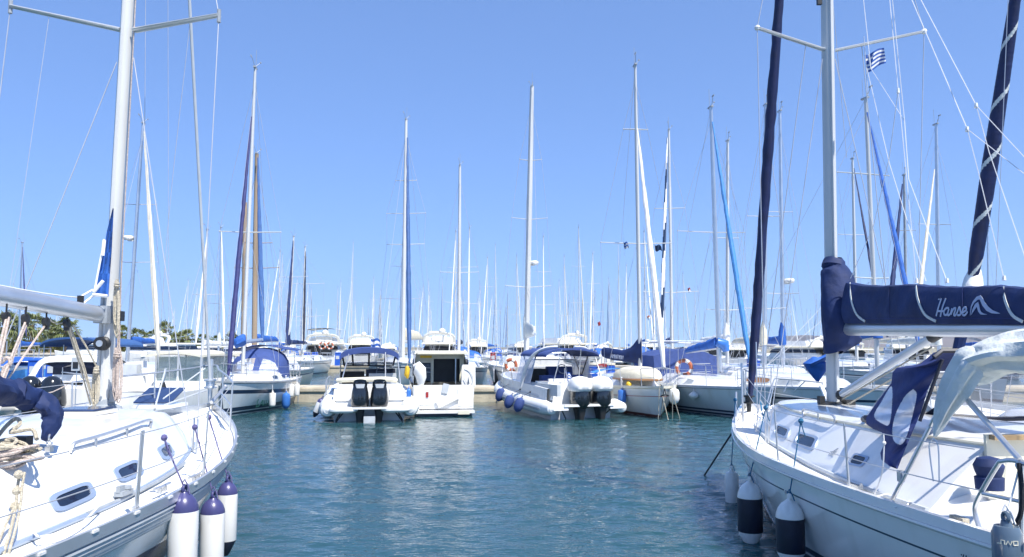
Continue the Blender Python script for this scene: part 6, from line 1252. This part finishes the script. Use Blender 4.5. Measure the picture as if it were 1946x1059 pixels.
# ------------------------------------------------------------------ motor boats on the left
def left_cluster():
    e = Rib('motor_boat', (-13.3, 23.2, 0), -.10, 'white sport boat with low arch and two black outboards behind the left mast', 'motor boat'); e.tubes(7.6, 1.5, .32, .55, .95, 'gel'); e.lower()
    for x in (-.45, .22): outboard(e.e, x, -.1, .50, h=.95, w=.34, handle=False)
    mb = MB(); mb.box((0, .1, .75), (2.4, .3, .6), top=(.95, .6)); mb.box((.9, 1.5, 1.05), (.7, 2.4, .6), top=(.8, .95)); mb.build('transom', 'gel', e.e)
    for sd in (-1, 1): mb = MB(); mb.tube(smoothpath([(sd*1.25, .2, .9), (sd*1.15, .5, 1.4), (sd*.98, .8, 1.86), (0, .85, 1.92)], 5), .085, 8, sq=(1.6, .7)); mb.build('arch_leg', 'gel', e.e)
    mb = MB(); mb.loft([[V((x, .78, 1.84+.0*x)), V((x, .8, 1.70+.06*math.cos(x*6))), V((x, 1.4, 1.72))] for x in [-1+2*i/16 for i in range(17)]]); mb.build('rolled_canopy', 'navyd', e.e)
    mb = MB(); mb.box((0, 4.6, 1.15), (2.2, 2.6, .6), top=(.8, .8)); mb.build('cuddy', 'gel', e.e); mb = MB(); mb.box((.2, 3.0, 1.3), (1.2, .5, .8), top=(.9, .5)); mb.build('console', 'greyl', e.e)
    e = Frame('sign', at(144, 692, 19.5), 0, 'small grey plaque on a thin pole in front of the black outboards', 'sign'); mb = MB(); mb.box((0, 0, 0), (.20, .02, .33)); b = mb.build('plaque', 'greyl', e.e); m2 = MB(); m2.box((0, -.014, -.03), (.13, .01, .16)); m2.build('panel', 'dark', b); mb = MB(); mb.tube([(0.02, .02, .1), (.02, .02, -1.9)], .014, 6); mb.build('pole', 'steel', e.e)
    # blue canopied boat behind
    e = Rib('motor_boat', (-17.4, 31.0, 0), -.05, 'white flybridge boat with an arched blue canopy, below the palms and the silver boom', 'motor boat'); e.tubes(7.2, 1.4, .25, .8, 1.1, 'gel'); e.lower()
    mb = MB(); mb.box((0, 2.6, 1.25), (2.3, 3.6, .8), top=(.9, .9)); mb.build('cabin', 'gel', e.e); mb = MB(); mb.box((0, .9, 1.3), (2.2, .06, .55)); mb.build('aft_screen', 'navyd', e.e)
    bimini(e, 'canopy', .2, 3.4, 1.25, 2.28, .38, 'bluem', droop=.1, edge=.08)
    mb = MB(); rows = [[V((.55+.6*v, .9+u*1.4, lerp(2.4-.25*v, 1.6, u))) for v in (0, .33, .66, 1)] for u in (0, .5, 1)]; mb.loft(rows); mb.build('side_curtain', 'navyd', e.e)
    for x in (-1.2, -.4, 1.2): mb = MB(); mb.tube([(x, .4, 1.1), (x, .4, 2.35)], .018, 5); mb.build('canopy_pole', 'steel', e.e)
    mb = MB(); mb.ball((-.6, .7, 1.75), (.26, .2, .2), 12); mb.ball((.45, .7, 1.72), .2, 12); mb.build('round_fender', 'greyl', e.e)
    mb = MB(); mb.box((-.25, .6, 1.62), (.4, .2, .08)); mb.build('kickboard', 'yellow', e.e)
    # pilothouse
    e = Frame('pilothouse_boat', at(340, 700, 25.5)*1, -.12, 'white fishing boat with a cream roofed glass pilothouse, left of the lettered sloop', 'fishing boat'); e.loc.z = 0; e.e.location.z = 0
    hb = 1.15; rows = []
    for i in range(17):
        u = i/16; b = hb*(1-max(0, (u-.4)/.6)**2.3)+.02; z1 = lerp(.95, 1.35, u*u); rows.append([V((sx*b*k, -2.2+u*6.5, z)) for sx, k, z in ((-1, 1, z1), (-1, .96, .4), (-1, .85, -.05), (-1, .2, -.4), (1, .2, -.4), (1, .85, -.05), (1, .96, .4), (1, 1, z1))])
    mb = MB(); mb.loft(rows); mb.add(rows[0], [tuple(reversed(range(8)))]); mb.loft([[r[0], r[0].lerp(r[-1], .5)+V((0, 0, .03)), r[-1]] for r in rows]); mb.build('hull', 'gel', e.e)
    mb = MB()
    for x in (-.78, -.02, .78): mb.box((x, 0, 1.5), (.06, .06, 1.05))
    mb.box((0, 0, 1.08), (1.6, .08, .22)); mb.box((-.78, .9, 1.1), (.07, 1.9, .3)); mb.box((.78, .9, 1.1), (.07, 1.9, .3)); mb.box((-.78, 1.8, 1.5), (.06, .06, 1.0)); mb.box((.78, 1.8, 1.5), (.06, .06, 1.0)); mb.box((0, 1.85, 1.2), (1.6, .08, .5)); mb.build('house_frame', 'gel', e.e)
    for nm, c, sz in (('aft_window', (-.4, 0, 1.58), (.7, .02, .78)), ('aft_window', (.38, 0, 1.58), (.74, .02, .78)), ('side_window', (.78, .9, 1.6), (.02, 1.7, .68)), ('side_window', (-.78, .9, 1.6), (.02, 1.7, .68)), ('front_window', (0, 1.86, 1.72), (1.5, .02, .5))): mb = MB(); mb.box(c, sz); mb.build(nm, 'windsc', e.e)
    mb = MB(); rows = []
    for j in range(5): rows.append([V((x*.95, -.35+j*.65, 2.02+.16*math.cos(x*1.3)-(.05 if j in (0, 4) else 0))) for x in [-1+2*i/10 for i in range(11)]])
    mb.loft(rows); mb.loft([[p-V((0, 0, .07)) for p in reversed(r)] for r in rows]); mb.loft([rows[0], [p-V((0, 0, .07)) for p in rows[0]]]); mb.loft([[r[-1] for r in rows], [r[-1]-V((0, 0, .07)) for r in rows]]); mb.build('roof', 'cream', e.e)
    for x in (-.35, .3): mb = MB(); mb.box((x, .7, 1.25), (.4, .1, .5)); mb.box((x, .5, 1.05), (.4, .4, .1)); mb.build('seat', 'gel', e.e)
    mb = MB(); mb.box((-1.0, -1.3, 1.0), (.9, 1.6, .3), top=(.8, .9)); mb.build('side_locker', 'gel', e.e)
    e = Frame('outboard_stand', at(308, 745, 18.5), 0, 'dark covered winch stand on the foredeck line beside the open hatch', 'winch'); mb = MB(); mb.tube([(0, 0, .22), (.02, 0, .05), (0, 0, -.3)], [.06, .09, .05], 8); mb.build('cover', 'dark', e.e); mb = MB(); mb.tube([(-.15, 0, -.4), (.1, 0, .5)], .02, 6); mb.build('stay', 'steel', e.e)
def open_boat(x, d, a, L, B, hm, tarp, label):
    c = at(x, 660, d); e = Frame('open_boat', (c.x, d, 0), a, label, 'small boat'); rows = []
    for i in range(13):
        u = i/12; b = B/2*(1-abs(2*u-.9)**2.6*.75)*(1 if u < .95 else .3)+.03; z1 = .75+.35*(2*u-1)**2; rows.append([V((sx*b*k, -L/2+u*L, z)) for sx, k, z in ((-1, 1, z1), (-1, .9, .35), (-1, .7, -.1), (1, .7, -.1), (1, .9, .35), (1, 1, z1))])
    mb = MB(); mb.loft(rows); mb.add(rows[0], [tuple(reversed(range(6)))]); mb.loft([[r[0], r[0].lerp(r[-1], .5)-V((0, 0, .1)), r[-1]] for r in rows]); mb.build('hull', hm, e.e)
    mb = MB(); mb.loft([[V((x_*B*.42, y, 1.15+.35*math.cos(x_*1.4)+.05*math.sin(y*4+x_*3))) for x_ in (-1, -.6, -.2, .2, .6, 1)] for y in (-L*.3, -L*.1, L*.1, L*.28)]); mb.build('tarpaulin', tarp, e.e)
    mb = MB(); mb.tube([(0, L*.1, .9), (0, L*.1, 2.6)], .03, 6); mb.tube([(-.5, -L*.25, 1), (-.5, -L*.25, 2.1), (.5, -L*.25, 2.1), (.5, -L*.25, 1)], .03, 6); mb.build('posts', 'steel', e.e)
open_boat(22, 44, .9, 7, 2.4, 'bluel', 'blue', 'light blue open boat with a blue tarpaulin at the far left edge')
open_boat(52, 58, 1.3, 6.5, 2.2, 'gel', 'bluep', 'white open boat under a blue tarpaulin, near the far left palms')
left_cluster()
# ------------------------------------------------------------------ motor yachts, seen small
def yacht(loc, a, label, L=11, B=3.6, fly=True, soft=None, group=None, stern=True):
    e = Frame('motor_yacht', (loc[0], loc[1], 0), a, label, 'motor yacht', group); rows = []
    for i in range(15):
        u = i/14; b = B/2*(1-max(0, (u-.4)/.6)**2.2)+.02; z1 = lerp(1.2, 1.8, u*u); rows.append([V((sx*b*k, -L/2+u*L+of, z)) for sx, k, z, of in ((-1, 1, z1, 0), (-1, .95, .5, -.3*u), (-1, .85, 0, -.7*u), (-1, .2, -.5, -1*u), (1, .2, -.5, -1*u), (1, .85, 0, -.7*u), (1, .95, .5, -.3*u), (1, 1, z1, 0))])
    mb = MB(); mb.loft(rows); mb.add(rows[0], [tuple(reversed(range(8)))]); mb.loft([[r[0], r[0].lerp(r[-1], .5)+V((0, 0, .06)), r[-1]] for r in rows]); mb.build('hull', 'gel', e.e)
    mb = MB(); mb.box((0, -L*.02, 1.85), (B*.82, L*.5, 1.3), top=(.86, .74)); h = mb.build('superstructure', 'gel', e.e)
    m2 = MB(); m2.box((0, -L*.02, 2.12), (B*.79, L*.45, .36), top=(.95, .9)); m2.build('side_windows', 'glass', h)
    m2 = MB(); m2.box((0, -L*.262, 1.75), (B*.5, .05, .85)); m2.build('saloon_door', 'dark', h)
    mb = MB(); mb.box((0, -L*.10, 2.55), (B*.86, L*.5, .14), top=(.95, .97)); mb.build('deck_overhang', 'cream' if fly else 'gel', e.e)
    if fly:
        mb = MB(); mb.box((0, 0, 2.9), (B*.74, L*.30, .55), top=(.9, .85)); mb.box((0, -.13*L, 3.05), (B*.4, .4, .5)); mb.build('flybridge', 'gel', e.e)
        mb = MB(); mb.tube(smoothpath([(-B*.4, -L*.18, 2.6), (-B*.34, -L*.22, 3.3), (0, -L*.23, 3.5), (B*.34, -L*.22, 3.3), (B*.4, -L*.18, 2.6)], 4), .12, 8, sq=(1.4, .7)); mb.build('radar_arch', 'gel', e.e)
        mb = MB(); mb.lathe([(.05, 0), (.3, .02), (.32, .2), (.2, .36), (.03, .42)], (.3, -L*.23, 3.55), 12); mb.box((-.4, -L*.23, 3.65), (1.0, .12, .1)); mb.tube([(-.7, -L*.23, 3.4), (-.75, -L*.24, 5.6)], .02, 5); mb.build('radar', 'white', e.e)
    if soft:
        mb = MB(); rows = [[V((x*B*.42, y, 3.95+.22*math.cos(x*1.3))) for x in (-1, -.5, 0, .5, 1)] for y in (-L*.2, -L*.08, L*.04, L*.12)]; mb.loft(rows); mb.loft([[p-V((0, 0, .05)) for p in reversed(r)] for r in rows]); mb.build('soft_top', soft, e.e); mb = MB(); [mb.tube([(sx*B*.38, y, 2.7), (sx*B*.40, y, 3.98)], .03, 5) for sx in (-1, 1) for y in (-L*.18, L*.1)]; mb.build('soft_top_frame', 'steel', e.e)
    mb = MB(); mb.tube(smoothpath([V((-B*.44, 0, 2.1)), V((-B*.36, L*.3, 2.3)), V((0, L*.49, 2.5)), V((B*.36, L*.3, 2.3)), V((B*.44, 0, 2.1))], 4), .02, 5); mb.build('bow_rail', 'steel', e.e)
    return e
Y0 = yacht((at(622, 660, 84).x, 84), .02, 'white flybridge yacht with two orange lifebuoys across its stern, beyond the second pier', 11, 4.2, soft='whitec')
for x in (612.5, 627): e = Frame('lifebuoy', at(x, 657.5, 78.2), 0, 'orange lifebuoy on the flybridge of the far yacht, %s of two' % ('left' if x < 620 else 'right'), 'lifebuoy'); ring(e, .3, .085, (0, 1, 0))
m = MB(); m.tube([Y0.L(at(620, 655, 84)), Y0.L(at(625, 588, 84))], [.07, .04], 6); m.build('mast', 'whitec', Y0.e)
yt = tree_of(Y0.e)
yacht((at(280, 660, 84).x, 84), 2.85, 'white flybridge yacht with a raked dark windscreen, left of the cream furled sail', 9, 3.0)
yacht((at(836, 660, 76).x, 76), .05, 'white yacht with upper deck rails rising above the cabin cruiser roof', 10, 3.6)
Y1 = yacht((at(1065, 660, 88).x, 88), .5, 'white yacht with a big radar arch above the open blue canopy', 13, 4.2); y1t = tree_of(Y1.e)
Y2 = yacht((at(335, 655, 80).x, 80), 2.85, 'low white sport yacht with a rounded cabin above the pilothouse roof', 8, 2.8, fly=False); y2t = tree_of(Y2.e)
yacht((at(246, 720, 28).x, 28), 2.5, 'small white cruiser with a dark raked screen, left of the glass pilothouse', 7.5, 3.0, fly=False).e.scale = (.62, .62, .58)
yacht((at(690, 650, 96).x, 96), .1, 'white yacht with radar dome above the blue canopy of the black outboard boat', 11, 3.8)
spots = [(455, 118, 2.3, 'far white motor yacht behind the furling line of the lettered sloop'), (545, 120, .2, 'far white motor yacht above the blue spray hood'), (905, 120, .1, 'far white yacht right of the cabin cruiser roof'), (1135, 130, .6, 'far white yacht behind the lettered navy boom cover'), (1235, 140, -.4, 'far white yacht behind the white furled sail'), (1330, 110, .5, 'white yacht with rails behind the bright blue boom cover'), (1410, 92, -.5, 'white yacht behind the light blue furled sail'), (1520, 74, .6, 'white yacht behind the bow rail under the far hills'), (1600, 95, .4, 'far white yacht hidden by the thick right mast'), (1720, 70, -.3, 'white yacht under the lettered boom'), (1860, 84, .3, 'far white yacht beyond the right spray hood'), (735, 150, .3, 'far white yacht above the right edge of the closed canopy'), (985, 150, .3, 'far white yacht behind the grey sail bundle')]
for x, d, a, lab in spots: r = dup(Y1.e, (at(x, 655, d).x, d, 0), a, lab, random.uniform(.75, 1.0), 'motor yachts moored beyond the piers', y1t)
for x, d, a, lab in ((165, 88, 2.8, 'low white sport yacht behind the arched blue canopy'), (395, 104, 2.8, 'low white sport yacht behind the silver furling drum')): dup(Y2.e, (at(x, 655, d).x, d, 0), a, lab, random.uniform(.85, 1.05), 'low sport yachts under the palms', y2t)
Y2.e['group'] = 'low sport yachts under the palms'
Y1.e['group'] = 'motor yachts moored beyond the piers'
# ------------------------------------------------------------------ distant sloops: four builds, copied one by one
protos = []
for i, (bc, hl, bd, rf) in enumerate((('blue', 'gel', 'navyb', 'whitec'), ('navy', 'gel', 'red', 'creamc'), ('whitec', 'hullG', 'navyb', 'blue'), ('greyc', 'navyb', 'gel', 'greyc'))):
    S = mid('x', 973, 400, 973, 60+20*i, [P_-.1, P_+.12, .1, P_][i], 10.5, 3.4, hull=hl, band=bd, boom=bc, stan=False, wires=True, hood=bc if i < 2 else None, r=.068, sp=((.42, 2.2), (.7, 1.5)), furl=None, mat='aluw'); d0 = 60+20*i; h0 = at(973, 400, d0).z
    S.furl(V((0, 5.0, 1.4)), V((S.mt_.x*.9, lerp(5.0, S.mt_.y, .92), lerp(1.4, S.mt_.z, .92))), .065, rf, n=6, k=12)
    protos.append((S, h0))
far = [(624, 588), (650, 578), (690, 587), (710, 560), (740, 562), (803, 545), (840, 528), (865, 440), (891, 434), (912, 542), (926, 490), (941, 465), (950, 560), (982, 487), (965, 545), (1018, 556), (1033, 450), (1055, 547), (1073, 488), (1101, 433), (1128, 482), (1177, 465), (1192, 505), (1227, 440), (668, 461), (528, 478), (533, 484), (508, 520), (1160, 540), (1145, 560), (1243, 470), (1300, 520), (1412, 560), (1322, 545), (1428, 590), (1505, 560), (1535, 590), (1555, 560), (1650, 560), (1700, 560), (880, 545), (818, 578), (780, 545), (600, 585), (458, 560), (350, 560), (330, 585), (110, 560), (20, 540), (75, 585), (140, 590), (1340, 585), (1265, 585), (1090, 555), (1006, 585), (935, 560), (720, 590), (570, 545), (1750, 610), (1690, 610), (1840, 600)]
marks = [(0, 'the left picture edge'), (215, 'the thick left mast'), (375, 'the bare silver forestay'), (475, 'the small named sloop'), (579, 'the dark furled sail'), (668, 'the closed blue canopy'), (772, 'the middle blue sail'), (874, 'the cabin cruiser mast'), (1003, 'the tallest middle mast'), (1101, 'the open blue canopy'), (1213, 'the grey sloop mast'), (1277, 'the striped furled sail'), (1362, 'the light blue sail'), (1452, 'the purple furled sail'), (1580, 'the thick right mast'), (1850, 'the twisted navy sail')]
ordn = ['first', 'second', 'third', 'fourth', 'fifth', 'sixth', 'seventh', 'eighth', 'ninth', 'tenth']
trees = [tree_of(S.e) for S, _ in protos]; used = set(); cnt = {}
what = ['sloop with blue boom cover', 'sloop with navy boom cover', 'sloop with white boom cover', 'dark sloop with grey cover']
for k, (x, y) in enumerate(sorted(far)):
    rn = random.Random(k*7+1); i = rn.randrange(4); S, h0 = protos[i]; H = rn.uniform(11.5, 14.5); d = (H-2.3)*F/(HOR-y)*.985
    while 33 < d < 38 or 66 < d < 75: d *= 1.04
    sc = at(x, y, d).z/h0; c = at(x, 650, d); mk = [q for q in marks if q[0] <= x][-1]; cnt[mk] = cnt.get(mk, 0)+1
    lab = '%s, %s far mast past %s' % (what[i], ordn[cnt[mk]-1], mk[1])
    a = S.a+rn.uniform(-.15, .15); up = V((-math.sin(a), math.cos(a), 0)); loc = V((c.x, d, 0))-up*(1.05*sc); g = 'far sloops moored along the outer piers'
    if i not in used: used.add(i); r = S.e; r.location = loc; r.rotation_euler = (0, 0, a); r.scale = (sc,)*3; r['label'] = lab; r['group'] = g
    else: dup(S.e, loc, a, lab, sc, g, trees[i])
lean = []
for i, (cm, hm, mm, fm_) in enumerate((('blue', 'gel', 'aluw', 'greyc'), ('navy', 'gel', 'aluw', 'greyc'), ('creamc', 'hullG', 'aluw', 'bluem'))):
    S = Sloop('sailing_yacht', 'x', (0, 100+30*i), [P_, P_+.15, .05][i], L=10.5, B=3.3, fbb=1.25, fbm=1.0); S.hull(hm, n=12); S.deck(n=10); S.setroof(-2.6, 2.4, ((0, .5, .85, 1), (1.2, 1.2, .8, .3)), ((0, .5, .85, 1), (.5, .42, .3, 0))); S.coach(n=8)
    S.mast(V((0, 1, 1.3)), V((.05, .9, 14)), (.062, .048), mm, spreaders=((.42, 2.3), (.7, 1.6)), n=6, head=True); S.wires(.006, V((0, 5.1, 1.3)), V((0, -5.1, 1.1)), [V((-1.45, .8, 1)), V((1.45, .8, 1))], frac=.94)
    S.boom(V((0, .9, 2.3)), V((0, -3, 2.4)), .06, 'alu', cm, h=(.45, .25), w=.15, n=8, seed=3*i+1); S.furl(V((0, 5.0, 1.5)), V((.04, 1.2, 13)), .06, fm_, n=5, k=6); lean.append((S, tree_of(S.e)))
rn = random.Random(21); us_ = set(); ordn += ['eleventh', 'twelfth', 'thirteenth', 'fourteenth', 'fifteenth', 'sixteenth', 'seventeenth', 'eighteenth', 'nineteenth', 'twentieth', 'twenty first', 'twenty second', 'twenty third', 'twenty fourth']
lc = {}; wl = ['tiny sloop with blue boom cover', 'tiny sloop with grey sail', 'tiny sloop with cream cover']
xs_ = sorted([rn.uniform(560, 1250) for _ in range(52)]+[rn.uniform(1250, 1580) for _ in range(18)]+[rn.uniform(330, 560) for _ in range(10)])
for k, x in enumerate(xs_):
    y = rn.uniform(528, 606); i = rn.randrange(3); S, tr = lean[i]; H = rn.uniform(11.5, 15); d = (H-2.3)*F/(HOR-y)*.985
    while 66 < d < 75 or 106 < d < 113: d *= 1.05
    sc = at(x, y, d).z/14; a = S.a+rn.uniform(-.25, .25); up = V((-math.sin(a), math.cos(a), 0)); loc = V((at(x, 650, d).x, d, 0))-up*sc; mk = [q for q in marks if q[0] <= x][-1]; lc[mk] = lc.get(mk, 0)+1
    lab = '%s, %s thin mast past %s' % (wl[i], ordn[lc[mk]-1], mk[1]); g = 'tiny far sloops along the horizon'
    if i not in us_: us_.add(i); r = S.e; r.location = loc; r.rotation_euler = (0, 0, a); r.scale = (sc,)*3; r['label'] = lab; r['group'] = g
    else: dup(S.e, loc, a, lab, sc, g, tr)
# ------------------------------------------------------------------ things standing on the piers
def pedestal(x, y, d, label, w=.5, h=1.15, mat='bluep'):
    z = .55; c = at(x, y, d); e = Frame('service_pedestal', (c.x, d, z), 0, label, 'service box'); mb = MB(); mb.box((0, 0, h/2), (w, .4, h), top=(.92, .92)); b = mb.build('body', mat, e.e); m2 = MB(); m2.box((0, -.2, h*.65), (w*.6, .03, h*.25)); m2.build('panel', 'greyl', b); m2 = MB(); m2.box((0, 0, h+.02), (w*1.05, .45, .06), top=(.8, .8)); m2.build('lid', mat, b)
for x, d, lab in ((583, 70.6, 'blue service box left of the far yacht with lifebuoys, on the second pier'), (598, 71.0, 'blue service box close to the far yacht with lifebuoys'), (642, 70.6, 'blue service box at the left edge of the closed canopy'), (948, 70.6, 'blue service box left of the orange and white lifebuoy'), (68, 34.2, 'blue bin seen under the arch of the black outboard sport boat, left one'), (102, 34.2, 'blue bin seen under the arch of the black outboard sport boat, right one'), (1432, 34.3, 'blue service box low behind the purple furled sail')): pedestal(x, 700, d, lab)
pedestal(937, 700, 70.4, 'red and white service box beside the blue box on the second pier', mat='red')
for x, lab in ((1129, 'blue barrel with pale yellow lid under the open canopy edge'), (1157, 'blue barrel with pale yellow lid below the lettered boom cover')):
    c = at(x, 700, 34.4); e = Frame('barrel', (c.x, 34.4, .57), 0, lab, 'barrel'); mb = MB(); mb.lathe([(.02, 0), (.25, 0), (.28, .1), (.28, .3), (.265, .33), (.28, .36), (.28, .62), (.265, .65), (.28, .68), (.27, .9), (.02, .92)], n=18); mb.build('body', 'bluep', e.e); mb = MB(); mb.lathe([(.02, .92), (.29, .92), (.29, 1.0), (.02, 1.02)], n=18); mb.build('lid', 'cream', e.e)
e = Frame('water_box', (at(1143, 700, 34.3).x, 34.3, .57), 0, 'white box with red top between the two blue barrels', 'service box'); mb = MB(); mb.box((0, 0, .42), (.36, .3, .84)); mb.build('body', 'gel', e.e); mb = MB(); mb.box((0, 0, .9), (.42, .36, .12)); mb.build('lid', 'red', e.e)
e = Frame('lifebuoy', at(971, 694, 33.6), 0, 'orange and white lifebuoy on the stern of the big yacht behind the angled boat', 'lifebuoy'); ring(e, .22, .072, (.3, 1, .1))
e = Frame('buoy', at(1242, 692, 33.0), 0, 'round blue cover on the rail behind the white furled sail', 'cover'); mb = MB(); mb.ball((0, 0, 0), (.3, .25, .24), 12); mb.build('body', 'bluef', e.e); mb = MB(); mb.tube([(0, 0, -.2), (0, 0, -.9)], .02, 5); mb.build('post', 'steel', e.e)
for x in (943, 960): p = at(x, 700, 36.2); fender('fender', p, .95, .14, 'rubber', 'black tyre like fender on the stern behind the pier, %s of the pair' % ('left' if x < 950 else 'right'), None, None, shape='round')
